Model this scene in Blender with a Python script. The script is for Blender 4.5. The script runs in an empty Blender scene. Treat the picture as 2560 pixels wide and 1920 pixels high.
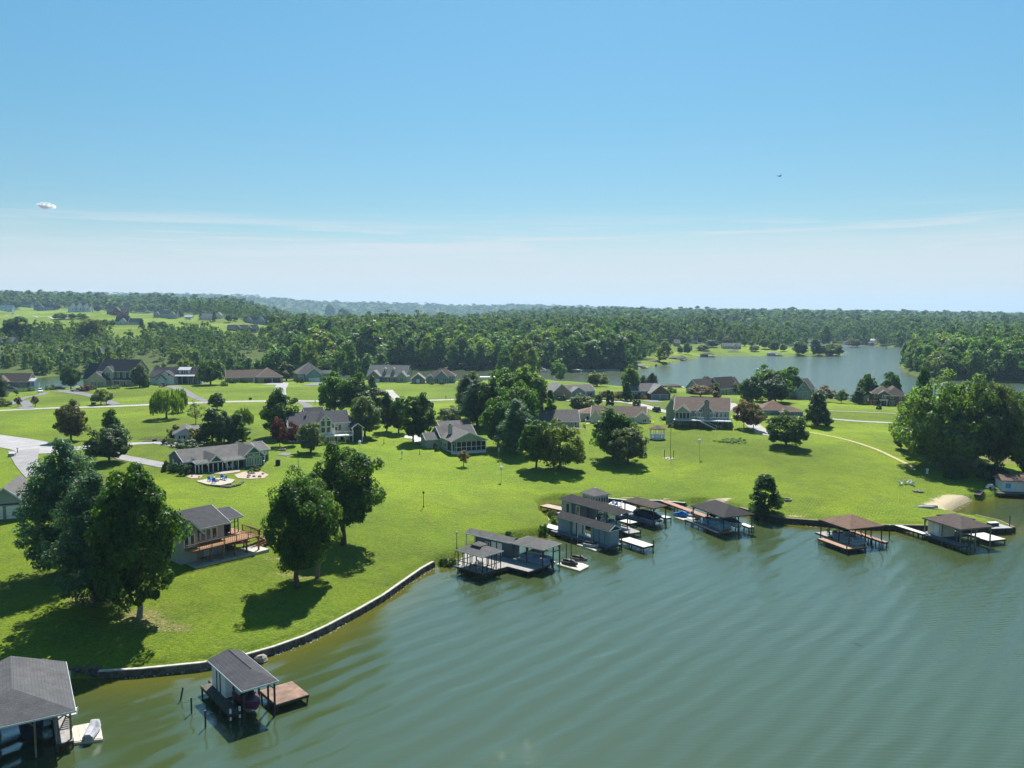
import bpy, bmesh, math, random
import numpy as np
from mathutils import Vector, Matrix

SC = bpy.context.scene
COL = SC.collection
R = math.radians
# ------------------------------------------------------------------ camera
FPX, H = 2080.0, 40.0
PIT = math.atan(175.0 / FPX); K_ = FPX / 1707.0
cd = bpy.data.cameras.new('camera'); cam = bpy.data.objects.new('camera', cd); COL.objects.link(cam)
cam.location = (0, 0, H); cam.rotation_euler = (R(90) - PIT, 0, 0)
cd.sensor_width = 36.0; cd.lens = 36.0 * FPX / 2560.0; cd.clip_start = 0.5; cd.clip_end = 40000
SC.camera = cam
# ------------------------------------------------------------------ light
SUN_EL, SUN_AZ = 51.0, 6.0          # azimuth measured from +Y towards +X
sd_ = bpy.data.lights.new('sun', 'SUN'); sun = bpy.data.objects.new('sun', sd_); COL.objects.link(sun)
sd_.energy = 5.0; sd_.angle = R(0.5); sd_.color = (1.0, 0.955, 0.88)
_d = Vector((math.sin(R(SUN_AZ)) * math.cos(R(SUN_EL)), math.cos(R(SUN_AZ)) * math.cos(R(SUN_EL)), math.sin(R(SUN_EL))))
sun.rotation_euler = _d.to_track_quat('Z', 'Y').to_euler(); sun.location = (0, 100, 300)
W = bpy.data.worlds.new("World"); SC.world = W; W.use_nodes = True
nt = W.node_tree; N = nt.nodes; L = nt.links; N.clear()
def nd(t, **k):
    n = N.new(t)
    for a, b in k.items():
        if isinstance(b, (int, float, tuple)) and a in n.inputs: n.inputs[a].default_value = b
        else: setattr(n, a, b)
    return n
out = nd('ShaderNodeOutputWorld'); bg = nd('ShaderNodeBackground'); bg.inputs[1].default_value = 0.09
sky = nd('ShaderNodeTexSky', sky_type='NISHITA', sun_disc=False, sun_elevation=R(SUN_EL), sun_rotation=R(SUN_AZ))
sky.air_density = 1.0; sky.dust_density = 0.25; sky.ozone_density = 2.6; sky.altitude = 200
tc = nd('ShaderNodeTexCoord'); sx = nd('ShaderNodeSeparateXYZ'); L.new(tc.outputs['Generated'], sx.inputs[0])
mp = nd('ShaderNodeMapping'); mp.inputs['Scale'].default_value = (1.6, 1.6, 30); L.new(tc.outputs['Generated'], mp.inputs[0])
n1 = nd('ShaderNodeTexNoise'); n1.inputs['Scale'].default_value = 1.7; n1.inputs['Detail'].default_value = 7; n1.inputs['Roughness'].default_value = .6
L.new(mp.outputs[0], n1.inputs['Vector'])
# cirrus veil: edge elevation wobbles with the noise
ad = nd('ShaderNodeMath', operation='MULTIPLY_ADD'); L.new(n1.outputs[0], ad.inputs[0]); ad.inputs[1].default_value = -0.07; L.new(sx.outputs[2], ad.inputs[2])
rm = nd('ShaderNodeMapRange', interpolation_type='SMOOTHSTEP'); L.new(ad.outputs[0], rm.inputs[0])
rm.inputs[1].default_value = 0.085; rm.inputs[2].default_value = 0.01; rm.inputs[3].default_value = 0; rm.inputs[4].default_value = 0.86
hs = nd('ShaderNodeHueSaturation'); hs.inputs['Hue'].default_value = 0.478; hs.inputs['Saturation'].default_value = 1.24; hs.inputs['Value'].default_value = .70
gm = nd('ShaderNodeMapRange', interpolation_type='SMOOTHSTEP'); L.new(sx.outputs[2], gm.inputs[0]); gm.inputs[1].default_value = 0; gm.inputs[2].default_value = .42; gm.inputs[3].default_value = .70; gm.inputs[4].default_value = 1.0
gs = nd('ShaderNodeVectorMath', operation='SCALE'); L.new(sky.outputs[0], gs.inputs[0]); L.new(gm.outputs[0], gs.inputs['Scale']); L.new(gs.outputs[0], hs.inputs['Color'])
mx = nd('ShaderNodeMixRGB'); n2 = nd('ShaderNodeTexNoise'); n2.inputs['Scale'].default_value = 3.1; n2.inputs['Detail'].default_value = 8; n2.inputs['Roughness'].default_value = .62; n2.inputs['Distortion'].default_value = .4
mp2 = nd('ShaderNodeMapping'); mp2.inputs['Scale'].default_value = (1.0, 1.0, 26); mp2.inputs['Rotation'].default_value = (0, R(1.2), 0); L.new(tc.outputs['Generated'], mp2.inputs[0]); L.new(mp2.outputs[0], n2.inputs['Vector'])
st_ = nd('ShaderNodeMapRange'); L.new(n2.outputs[0], st_.inputs[0]); st_.inputs[1].default_value = .44; st_.inputs[2].default_value = .60; st_.inputs[3].default_value = 0; st_.inputs[4].default_value = .9
bd = nd('ShaderNodeMapRange', interpolation_type='SMOOTHSTEP'); L.new(sx.outputs[2], bd.inputs[0]); bd.inputs[1].default_value = .125; bd.inputs[2].default_value = .085; bd.inputs[3].default_value = 0; bd.inputs[4].default_value = 1
mm_ = nd('ShaderNodeMath', operation='MULTIPLY'); L.new(st_.outputs[0], mm_.inputs[0]); L.new(bd.outputs[0], mm_.inputs[1])
mmx = nd('ShaderNodeMath', operation='MAXIMUM'); L.new(mm_.outputs[0], mmx.inputs[0]); L.new(rm.outputs[0], mmx.inputs[1])
L.new(mmx.outputs[0], mx.inputs[0]); L.new(hs.outputs[0], mx.inputs[1]); mx.inputs[2].default_value = (4.15, 4.6, 4.9, 1)
L.new(mx.outputs[0], bg.inputs[0]); L.new(bg.outputs[0], out.inputs[0])
SC.view_settings.view_transform = 'Standard'; SC.view_settings.look = 'None'; SC.view_settings.exposure = 0.9; SC.view_settings.gamma = 1
SC.cycles.use_denoising = True; SC.cycles.max_bounces = 7; SC.cycles.diffuse_bounces = 2; SC.cycles.glossy_bounces = 3
SC.cycles.transmission_bounces = 3; SC.cycles.volume_bounces = 0; SC.cycles.transparent_max_bounces = 6
SC.cycles.use_adaptive_sampling = True; SC.cycles.adaptive_threshold = 0.015; SC.cycles.caustics_reflective = False; SC.cycles.caustics_refractive = False
rng = np.random.default_rng(7); random.seed(7)
# ------------------------------------------------------------------ helpers: projection
CP, SP = math.cos(PIT), math.sin(PIT)
def un(u, v, z=0.0):
    dx = (u - 1280) / FPX; s = (v - 960) / FPX
    t = (z - H) / (-SP - s * CP)
    return (dx * t, (CP - s * SP) * t)
def sstep(x, a=0.0, b=1.0):
    t = np.clip((x - a) / (b - a), 0, 1); return t * t * (3 - 2 * t)
# ------------------------------------------------------------------ materials
MATS = {}
def mat(name, col, rough=.85, spec=.3, metal=0., var=.0, vscale=1.0, var2=0., bump=0., bscale=10., trans=0., island=0., stripes=None, objvar=0.):
    """procedural material: base colour with noise variation, optional bump / translucency / stripes"""
    if name in MATS: return MATS[name]
    m = bpy.data.materials.new(name); m.use_nodes = True; MATS[name] = m
    t = m.node_tree; n = t.nodes; l = t.links; b = n['Principled BSDF']
    b.inputs['Roughness'].default_value = rough; b.inputs['Metallic'].default_value = metal
    b.inputs['Specular IOR Level'].default_value = spec
    rgb = n.new('ShaderNodeRGB'); rgb.outputs[0].default_value = (*col, 1); c = rgb.outputs[0]
    tcx = n.new('ShaderNodeTexCoord')
    fac = None
    def mul(a, bb):
        x = n.new('ShaderNodeMath'); x.operation = 'MULTIPLY'; l.new(a, x.inputs[0]); l.new(bb, x.inputs[1]); return x.outputs[0]
    def rng_(src, lo, hi, a=0.3, bb=0.7):
        x = n.new('ShaderNodeMapRange'); l.new(src, x.inputs[0]); x.inputs[1].default_value = a; x.inputs[2].default_value = bb
        x.inputs[3].default_value = lo; x.inputs[4].default_value = hi; return x.outputs[0]
    if var:
        z = n.new('ShaderNodeTexNoise'); z.inputs['Scale'].default_value = vscale; z.inputs['Detail'].default_value = 4; l.new(tcx.outputs['Object'], z.inputs[0])
        fac = rng_(z.outputs[0], 1 - var, 1 + var)
    if var2:
        z = n.new('ShaderNodeTexNoise'); z.inputs['Scale'].default_value = vscale * 9; z.inputs['Detail'].default_value = 2; l.new(tcx.outputs['Object'], z.inputs[0])
        f2 = rng_(z.outputs[0], 1 - var2, 1 + var2); fac = mul(fac, f2) if fac else f2
    if island:
        g = n.new('ShaderNodeNewGeometry'); f2 = rng_(g.outputs['Random Per Island'], 1 - island, 1 + island, 0, 1); fac = mul(fac, f2) if fac else f2
    if objvar:
        g = n.new('ShaderNodeObjectInfo'); f2 = rng_(g.outputs['Random'], 1 - objvar, 1 + objvar, 0, 1); fac = mul(fac, f2) if fac else f2
    if stripes:
        ax, per, amt, wd = stripes     # thin dark lines every per metres along an axis (shingle courses, siding, boards)
        s = n.new('ShaderNodeSeparateXYZ'); l.new(tcx.outputs['Object'], s.inputs[0])
        q = n.new('ShaderNodeMath'); q.operation = 'DIVIDE'; l.new(s.outputs[ax], q.inputs[0]); q.inputs[1].default_value = per
        fr = n.new('ShaderNodeMath'); fr.operation = 'FRACT'; l.new(q.outputs[0], fr.inputs[0])
        gt = n.new('ShaderNodeMath'); gt.operation = 'GREATER_THAN'; l.new(fr.outputs[0], gt.inputs[0]); gt.inputs[1].default_value = wd
        f2 = rng_(gt.outputs[0], 1 - amt, 1, 0, 1); fac = mul(fac, f2) if fac else f2
    if fac is not None:
        v = n.new('ShaderNodeVectorMath'); v.operation = 'SCALE'; l.new(c, v.inputs[0]); l.new(fac, v.inputs['Scale']); c = v.outputs[0]
    l.new(c, b.inputs['Base Color'])
    if bump:
        z = n.new('ShaderNodeTexNoise'); z.inputs['Scale'].default_value = bscale; z.inputs['Detail'].default_value = 3; l.new(tcx.outputs['Object'], z.inputs[0])
        bp = n.new('ShaderNodeBump'); bp.inputs['Distance'].default_value = bump; l.new(z.outputs[0], bp.inputs['Height']); l.new(bp.outputs[0], b.inputs['Normal'])
    if trans:
        tr = n.new('ShaderNodeBsdfTranslucent'); v = n.new('ShaderNodeVectorMath'); v.operation = 'MULTIPLY'; l.new(c, v.inputs[0]); v.inputs[1].default_value = (1.5, 1.65, .55); l.new(v.outputs[0], tr.inputs[0])
        ms = n.new('ShaderNodeMixShader'); ms.inputs[0].default_value = trans; l.new(b.outputs[0], ms.inputs[1]); l.new(tr.outputs[0], ms.inputs[2])
        l.new(ms.outputs[0], n['Material Output'].inputs[0])
    return m
# ------------------------------------------------------------------ helpers: objects
def tag(o, label=None, cat=None, group=None, kind=None):
    if label: o['label'] = label
    if cat: o['category'] = cat
    if group: o['group'] = group
    if kind: o['kind'] = kind
    return o
def empty(name, loc, rz=0., label=None, cat=None, group=None):
    o = bpy.data.objects.new(name, None); COL.objects.link(o); o.location = loc; o.rotation_euler = (0, 0, rz); o.empty_display_size = .5
    return tag(o, label, cat, group)
def link(name, me, m, parent=None, loc=None):
    o = bpy.data.objects.new(name, me); COL.objects.link(o)
    if m is not None and not me.materials: me.materials.append(m)
    if parent: o.parent = parent
    if loc is not None: o.location = loc
    return o
def npmesh(name, V, Fq, smooth=False):
    """fast mesh from an (n,3) array and an (m,4) or (m,3) face array"""
    me = bpy.data.meshes.new(name); V = np.asarray(V, np.float32); Fq = np.asarray(Fq, np.int32); k = Fq.shape[1]
    me.vertices.add(len(V)); me.vertices.foreach_set('co', V.ravel())
    me.loops.add(Fq.size); me.loops.foreach_set('vertex_index', Fq.ravel())
    me.polygons.add(len(Fq)); me.polygons.foreach_set('loop_start', np.arange(0, Fq.size, k, dtype=np.int32))
    me.polygons.foreach_set('loop_total', np.full(len(Fq), k, np.int32))
    if smooth: me.polygons.foreach_set('use_smooth', np.ones(len(Fq), bool))
    me.update(calc_edges=True); return me
class MB:
    """collects boxes, prisms and tubes; build() links them as ONE mesh object"""
    def __init__(s): s.v = []; s.f = []
    def add(s, vs, fs):
        b = len(s.v); s.v += [tuple(p) for p in vs]; s.f += [tuple(i + b for i in f) for f in fs]; return s
    def box(s, x0, x1, y0, y1, z0, z1):
        x0, x1 = sorted((x0, x1)); y0, y1 = sorted((y0, y1)); z0, z1 = sorted((z0, z1))
        return s.add([(x0,y0,z0),(x1,y0,z0),(x1,y1,z0),(x0,y1,z0),(x0,y0,z1),(x1,y0,z1),(x1,y1,z1),(x0,y1,z1)],
                     [(0,3,2,1),(4,5,6,7),(0,1,5,4),(1,2,6,5),(2,3,7,6),(3,0,4,7)])
    def prism(s, prof, axis, a0, a1):
        """extrude a 2D profile [(p,z)] along x (profile in y,z) or y (profile in x,z)"""
        n = len(prof)
        mk = (lambda a, p: (a, p[0], p[1])) if axis == 'x' else (lambda a, p: (p[0], a, p[1]))
        vs = [mk(a0, p) for p in prof] + [mk(a1, p) for p in prof]
        fs = [tuple(range(n))[::-1], tuple(range(n, 2 * n))] + [(i, (i + 1) % n, n + (i + 1) % n, n + i) for i in range(n)]
        return s.add(vs, fs)
    def poly(s, pts, z0, z1):
        """vertical prism of a plan polygon"""
        n = len(pts)
        return s.add([(p[0], p[1], z0) for p in pts] + [(p[0], p[1], z1) for p in pts],
                     [tuple(range(n))[::-1], tuple(range(n, 2 * n))] + [(i, (i + 1) % n, n + (i + 1) % n, n + i) for i in range(n)])
    def bar(s, p, q, w, h=None, up=(0, 0, 1)):
        h = h or w; p = Vector(p); q = Vector(q); d = (q - p).normalized(); a = d.cross(Vector(up))
        if a.length < 1e-3: a = Vector((1, 0, 0))
        a = a.normalized() * w / 2; b = a.cross(d).normalized() * h / 2
        c = [(-1, -1), (1, -1), (1, 1), (-1, 1)]
        return s.add([p + a * i + b * j for i, j in c] + [q + a * i + b * j for i, j in c],
                     [(3, 2, 1, 0), (4, 5, 6, 7), (0, 1, 5, 4), (1, 2, 6, 5), (2, 3, 7, 6), (3, 0, 4, 7)])
    def tube(s, pts, rad, n=7):
        """tapered tube through points with a radius each"""
        rings = []; P = [Vector(p) for p in pts]
        for i, p in enumerate(P):
            d = (P[min(i + 1, len(P) - 1)] - P[max(i - 1, 0)]).normalized()
            a = d.cross(Vector((0, 1, 0.01))).normalized() if abs(d.y) < .9 else d.cross(Vector((1, 0, 0))).normalized()
            b = a.cross(d); r = rad[i] if hasattr(rad, '__len__') else rad
            rings.append([p + (a * math.cos(6.2832 * k / n) + b * math.sin(6.2832 * k / n)) * r for k in range(n)])
        vs = [q for r_ in rings for q in r_]; fs = []
        for i in range(len(P) - 1):
            for k in range(n): fs.append((i * n + k, i * n + (k + 1) % n, (i + 1) * n + (k + 1) % n, (i + 1) * n + k))
        fs.append(tuple(range(n))[::-1]); fs.append(tuple(range((len(P) - 1) * n, len(P) * n)))
        return s.add(vs, fs)
    def lathe(s, prof, cx=0, cy=0, n=14):
        """[(r,z)] turned round a vertical axis"""
        vs = [(cx + r * math.cos(6.2832 * k / n), cy + r * math.sin(6.2832 * k / n), z) for r, z in prof for k in range(n)]
        fs = [(i * n + k, i * n + (k + 1) % n, (i + 1) * n + (k + 1) % n, (i + 1) * n + k) for i in range(len(prof) - 1) for k in range(n)]
        fs.append(tuple(range(n))[::-1]); fs.append(tuple(range((len(prof) - 1) * n, len(prof) * n)))
        return s.add(vs, fs)
    def loft(s, secs):
        """closed sections of equal count, joined and capped"""
        n = len(secs[0]); vs = [p for c in secs for p in c]
        fs = [(i * n + k, i * n + (k + 1) % n, (i + 1) * n + (k + 1) % n, (i + 1) * n + k) for i in range(len(secs) - 1) for k in range(n)]
        fs.append(tuple(range(n))[::-1]); fs.append(tuple(range((len(secs) - 1) * n, len(secs) * n)))
        return s.add(vs, fs)
    def build(s, name, m, parent=None, smooth=False, loc=None):
        me = bpy.data.meshes.new(name); me.from_pydata(s.v, [], s.f)
        bm = bmesh.new(); bm.from_mesh(me); bmesh.ops.recalc_face_normals(bm, faces=bm.faces); bm.to_mesh(me); bm.free()
        if smooth: me.polygons.foreach_set('use_smooth', [True] * len(me.polygons))
        me.update(); return link(name, me, m, parent, loc)
def copy_tree(o, parent=None, loc=None, rz=None, label=None, group=None, scale=None):
    c = o.copy(); COL.objects.link(c)
    if parent: c.parent = parent
    if loc is not None: c.location = loc
    if rz is not None: c.rotation_euler.z = rz
    if scale is not None: c.scale = scale if hasattr(scale, '__len__') else (scale,) * 3
    if label: c['label'] = label
    if group: c['group'] = group
    for ch in [x for x in KIDS.get(o.name, [])]: 
        k = ch.copy(); COL.objects.link(k); k.parent = c
        for g in KIDS.get(ch.name, []):
            q = g.copy(); COL.objects.link(q); q.parent = k
    return c
KIDS = {}
def remember(o):
    KIDS[o.name] = list(o.children)
    for c in o.children: KIDS[c.name] = list(c.children)
    return o
# ------------------------------------------------------------------ shoreline (water edge, unprojected on the lake surface z=0)
def up(L_, z=0.): return [un(a, b, z) for a, b in L_]
front_px = [(0,1706),(100,1702),(190,1699),(250,1697),(350,1691),(440,1682),(500,1676),(600,1659),(684,1635),(762,1607),(818,1581),(900,1537),(960,1502),(1010,1466),(1055,1434),(1085,1417),
    (1112,1405),(1140,1396),(1190,1372),(1260,1352),(1330,1340),(1372,1338),(1385,1326),(1378,1300),(1350,1278),(1345,1262),(1380,1250),(1440,1250),(1500,1254),(1560,1260),(1650,1262),(1714,1268),(1729,1258),(1800,1263),
    (1847,1280),(1880,1290),(1920,1301),(1960,1308),(2041,1314),(2130,1322),(2221,1326),(2310,1327),(2400,1330),(2470,1333),(2536,1331),(2500,1314),(2440,1299),(2400,1292),(2371,1284),(2395,1268),(2423,1255),(2465,1246),(2500,1241),(2560,1238),(2620,1232)]
front = [(-260, 48), (-120, 79)] + up(front_px) + [(170, 180), (420, 210), (420, -260), (-260, -260)]
back_px = [(-60,990),(60,985),(130,977),(190,972),(300,960),(440,950),(560,947),(700,948),(800,951),(950,955),(1100,958),(1250,956),(1330,948),(1380,953),(1480,962),(1560,970),(1700,974),(1850,971),(1920,978),(1990,990),(2080,1003),(2160,1006),(2260,1000),(2400,1003),(2560,1008)]
back_far = [(2620,958),(2560,957),(2500,955),(2354,949),(2290,940),(2258,928),(2252,912),(2270,885),(2400,877),(2800,876),(2800,866),(2400,868),(2273,870),(2238,868),(2180,864),(2105,859),(1920,853),(1800,849),(1690,845),(1700,852),(1800,860),(1950,868),(2080,872),(2112,880),
    (2100,889),(2030,891),(1978,890),(1920,889),(1812,889),(1755,890),(1731,896),(1700,903),(1665,911),(1600,922),(1540,925),(1465,926),(1338,924),(1291,916),(1248,925),(1160,924),(1000,925),(837,924),(700,925),(640,926),(400,932),(150,938),(66,947),(0,946),(-60,944)]
back = [(-420, 415)] + up(back_px) + [(420, 420), (600, 512), (430, 500)] + up(back_far) + [(-420, 512)]
POLYS = [np.array(front), np.array(back)]
def sdist(x, y):
    """signed distance to the nearest shore: positive on land"""
    x = np.asarray(x, float).ravel(); y = np.asarray(y, float).ravel(); dm = np.full(x.shape, 1e9); ins = np.zeros(x.shape, bool)
    for P_ in POLYS:
        A = P_; B = np.roll(P_, -1, axis=0); odd = np.zeros(x.shape, bool)
        for (ax, ay), (bx, by) in zip(A, B):
            ex, ey = bx - ax, by - ay; t = np.clip(((x - ax) * ex + (y - ay) * ey) / (ex * ex + ey * ey + 1e-9), 0, 1)
            dm = np.minimum(dm, (x - ax - t * ex) ** 2 + (y - ay - t * ey) ** 2)
            if ay != by: odd ^= ((ay > y) != (by > y)) & (x < (bx - ax) * (y - ay) / (by - ay) + ax)
        ins |= odd
    d = np.sqrt(dm); return np.where(ins, -d, d)
def height(x, y, s=None):
    x = np.asarray(x, float); y = np.asarray(y, float); shp = x.shape
    if s is None: s = sdist(x, y).reshape(shp)
    y = y / K_; a = x / np.maximum(y, 1)
    z = np.where(s < 1.2, -1.3 + 2.35 * sstep(s, -0.9, 1.1), 1.05)
    z = z + 5.6 * (1 - np.exp(-np.maximum(s - 1.2, 0) / 55.0))
    far = sstep(y, 380, 520)
    lf = sstep(-a, 0.27, 0.42)
    hl = np.interp(y, [430, 600, 700, 850, 1000, 1300, 1700, 2600, 4000], [0, 12, 18, 25, 31, 38, 66, 60, 50])
    hl = hl * np.where(y > 1150, np.interp(-a, [.3, .45, .65, .8], [.72, .86, 1.04, 1.08]), 1.0)
    hr = np.interp(y, [600, 1100, 2000, 3200], [0, 6, 29, 22]) * np.interp(a, [-.1, 0, .15, .4, .6, .8], [.5, 1.0, 1.08, .92, .7, .3])
    rt = sstep(a, -0.12, 0.05)
    hf = np.exp(-((y - 4600) / 900.) ** 2) * np.interp(a, [-.8, -.35, -.2, 0, .2, .8], [112, 105, 92, 62, 30, 10])
    hm = np.interp(y, [480, 700, 1200], [0, 5, 3]) * (1 - lf) * (1 - rt)
    hills = (hl * lf + hr * rt + hm) * far + hf
    z = z + hills * sstep(s, 5, 90)
    und = .35 * np.sin(x / 31. + y / 47.) + .3 * np.sin(x / 19. - y / 23. + 1.)
    return z + und * sstep(s, 10, 40) * np.where(y > 800, 6, 1)
def axis_(lo, hi, st, g0, g1, e0, e1):
    c = list(np.arange(lo, hi + .01, st)); d = st
    while c[-1] < e1: d *= g1; c.append(c[-1] + d)
    d = st
    while c[0] > e0: d *= g0; c.insert(0, c[0] - d)
    return np.array(c)
GX = axis_(-135, 165, 1.1, 1.045, 1.045, -6500, 6500); GY = axis_(58, 366, 1.25, 1.12, 1.022, -300, 9200)
XX, YY = np.meshgrid(GX, GY); SS = sdist(XX, YY).reshape(XX.shape); ZZ = height(XX, YY, SS)
def gz(x, y):
    """ground height read off the terrain grid"""
    i = int(np.clip(np.searchsorted(GX, x) - 1, 0, len(GX) - 2)); j = int(np.clip(np.searchsorted(GY, y) - 1, 0, len(GY) - 2))
    fx = (x - GX[i]) / (GX[i + 1] - GX[i]); fy = (y - GY[j]) / (GY[j + 1] - GY[j])
    return float((ZZ[j, i] * (1 - fx) + ZZ[j, i + 1] * fx) * (1 - fy) + (ZZ[j + 1, i] * (1 - fx) + ZZ[j + 1, i + 1] * fx) * fy)
def at(u, v, dz=0.):
    """where the view line through photo pixel (u,v) meets the ground"""
    dx = (u - 1280) / FPX; s = (v - 960) / FPX; D = (dx, CP - s * SP, -SP - s * CP)
    t, step = 50., 1.0; prev = t
    while t < 8600:
        g = max(gz(D[0] * t, D[1] * t), 0.)
        if H + D[2] * t <= g: break
        prev = t; t += step; step = max(1., t * .012)
    lo, hi = prev, t
    for _ in range(16):
        m_ = (lo + hi) / 2
        if H + D[2] * m_ <= max(gz(D[0] * m_, D[1] * m_), 0.): hi = m_
        else: lo = m_
    return Vector((D[0] * hi, D[1] * hi, max(gz(D[0] * hi, D[1] * hi), 0.) + dz))
def mpp(p): return (p[1] * CP - (p[2] - H) * SP) / FPX        # metres per photo pixel at a point
# ------------------------------------------------------------------ terrain
def pip(px, py, poly):
    odd = np.zeros(px.shape, bool); P_ = np.array(poly); Q = np.roll(P_, -1, axis=0)
    for (ax, ay), (bx, by) in zip(P_, Q):
        if ay != by: odd ^= ((ay > py) != (by > py)) & (px < (bx - ax) * (py - ay) / (by - ay) + ax)
    return odd
def proj(x, y, z):
    zz = z - H; d = np.maximum(y * CP - zz * SP, 1.); return 1280 + FPX * x / d, 960 - FPX * (y * SP + zz * CP) / d
PU, PV = proj(XX, YY, ZZ)
def blob(cx, cy, rx, ry, ang=0.):
    c, s = math.cos(ang), math.sin(ang); u = (XX - cx) * c + (YY - cy) * s; v = -(XX - cx) * s + (YY - cy) * c
    return np.clip(1.6 - np.sqrt((u / rx) ** 2 + (v / ry) ** 2) * 1.2, 0, 1)
sand = np.zeros_like(XX); dirt = np.zeros_like(XX)
for (u, v, rx, ry) in [(2372,1274,5,3.2),(2390,1265,5,3.4),(2410,1256,5,3),(1960,1303,6,.8),(1375,1270,2,1.5),(1385,1305,1.2,4),(1640,1258,4,1.0),(1570,1258,5,1.4),(1790,1258,4,1.0)]:
    p = at(u, v); sand = np.maximum(sand, blob(p.x, p.y, rx, ry))
for (u, v, rx, ry) in [(250,1500,9,4),(390,1560,5,3),(430,1570,6,2.5),(350,1540,6,5),(2500,1150,12,9),(2530,1190,10,6),(2345,1165,4,2.5),(1130,1400,3,2),(745,1440,7,2.5),(720,1400,8,2)]:
    p = at(u, v); dirt = np.maximum(dirt, blob(p.x, p.y, rx * .7, ry * .7) * .45)
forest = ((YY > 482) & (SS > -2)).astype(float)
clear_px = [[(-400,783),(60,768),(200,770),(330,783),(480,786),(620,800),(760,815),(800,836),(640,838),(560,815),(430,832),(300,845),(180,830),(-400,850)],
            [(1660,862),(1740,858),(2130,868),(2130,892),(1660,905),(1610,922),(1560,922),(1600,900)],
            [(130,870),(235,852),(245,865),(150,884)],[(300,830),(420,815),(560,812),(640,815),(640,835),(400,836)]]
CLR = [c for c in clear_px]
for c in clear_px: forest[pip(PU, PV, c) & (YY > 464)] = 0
nv = len(GX); nh = len(GY)
idx = np.arange(nv * nh).reshape(nh, nv)
Fq = np.stack([idx[:-1, :-1], idx[:-1, 1:], idx[1:, 1:], idx[1:, :-1]], -1).reshape(-1, 4)
me = npmesh('ground', np.stack([XX, YY, ZZ], -1).reshape(-1, 3), Fq, True)
ca = me.color_attributes.new('mask', 'FLOAT_COLOR', 'POINT')
ca.data.foreach_set('color', np.stack([sand, dirt, forest, np.ones_like(sand)], -1).astype(np.float32).ravel())

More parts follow.
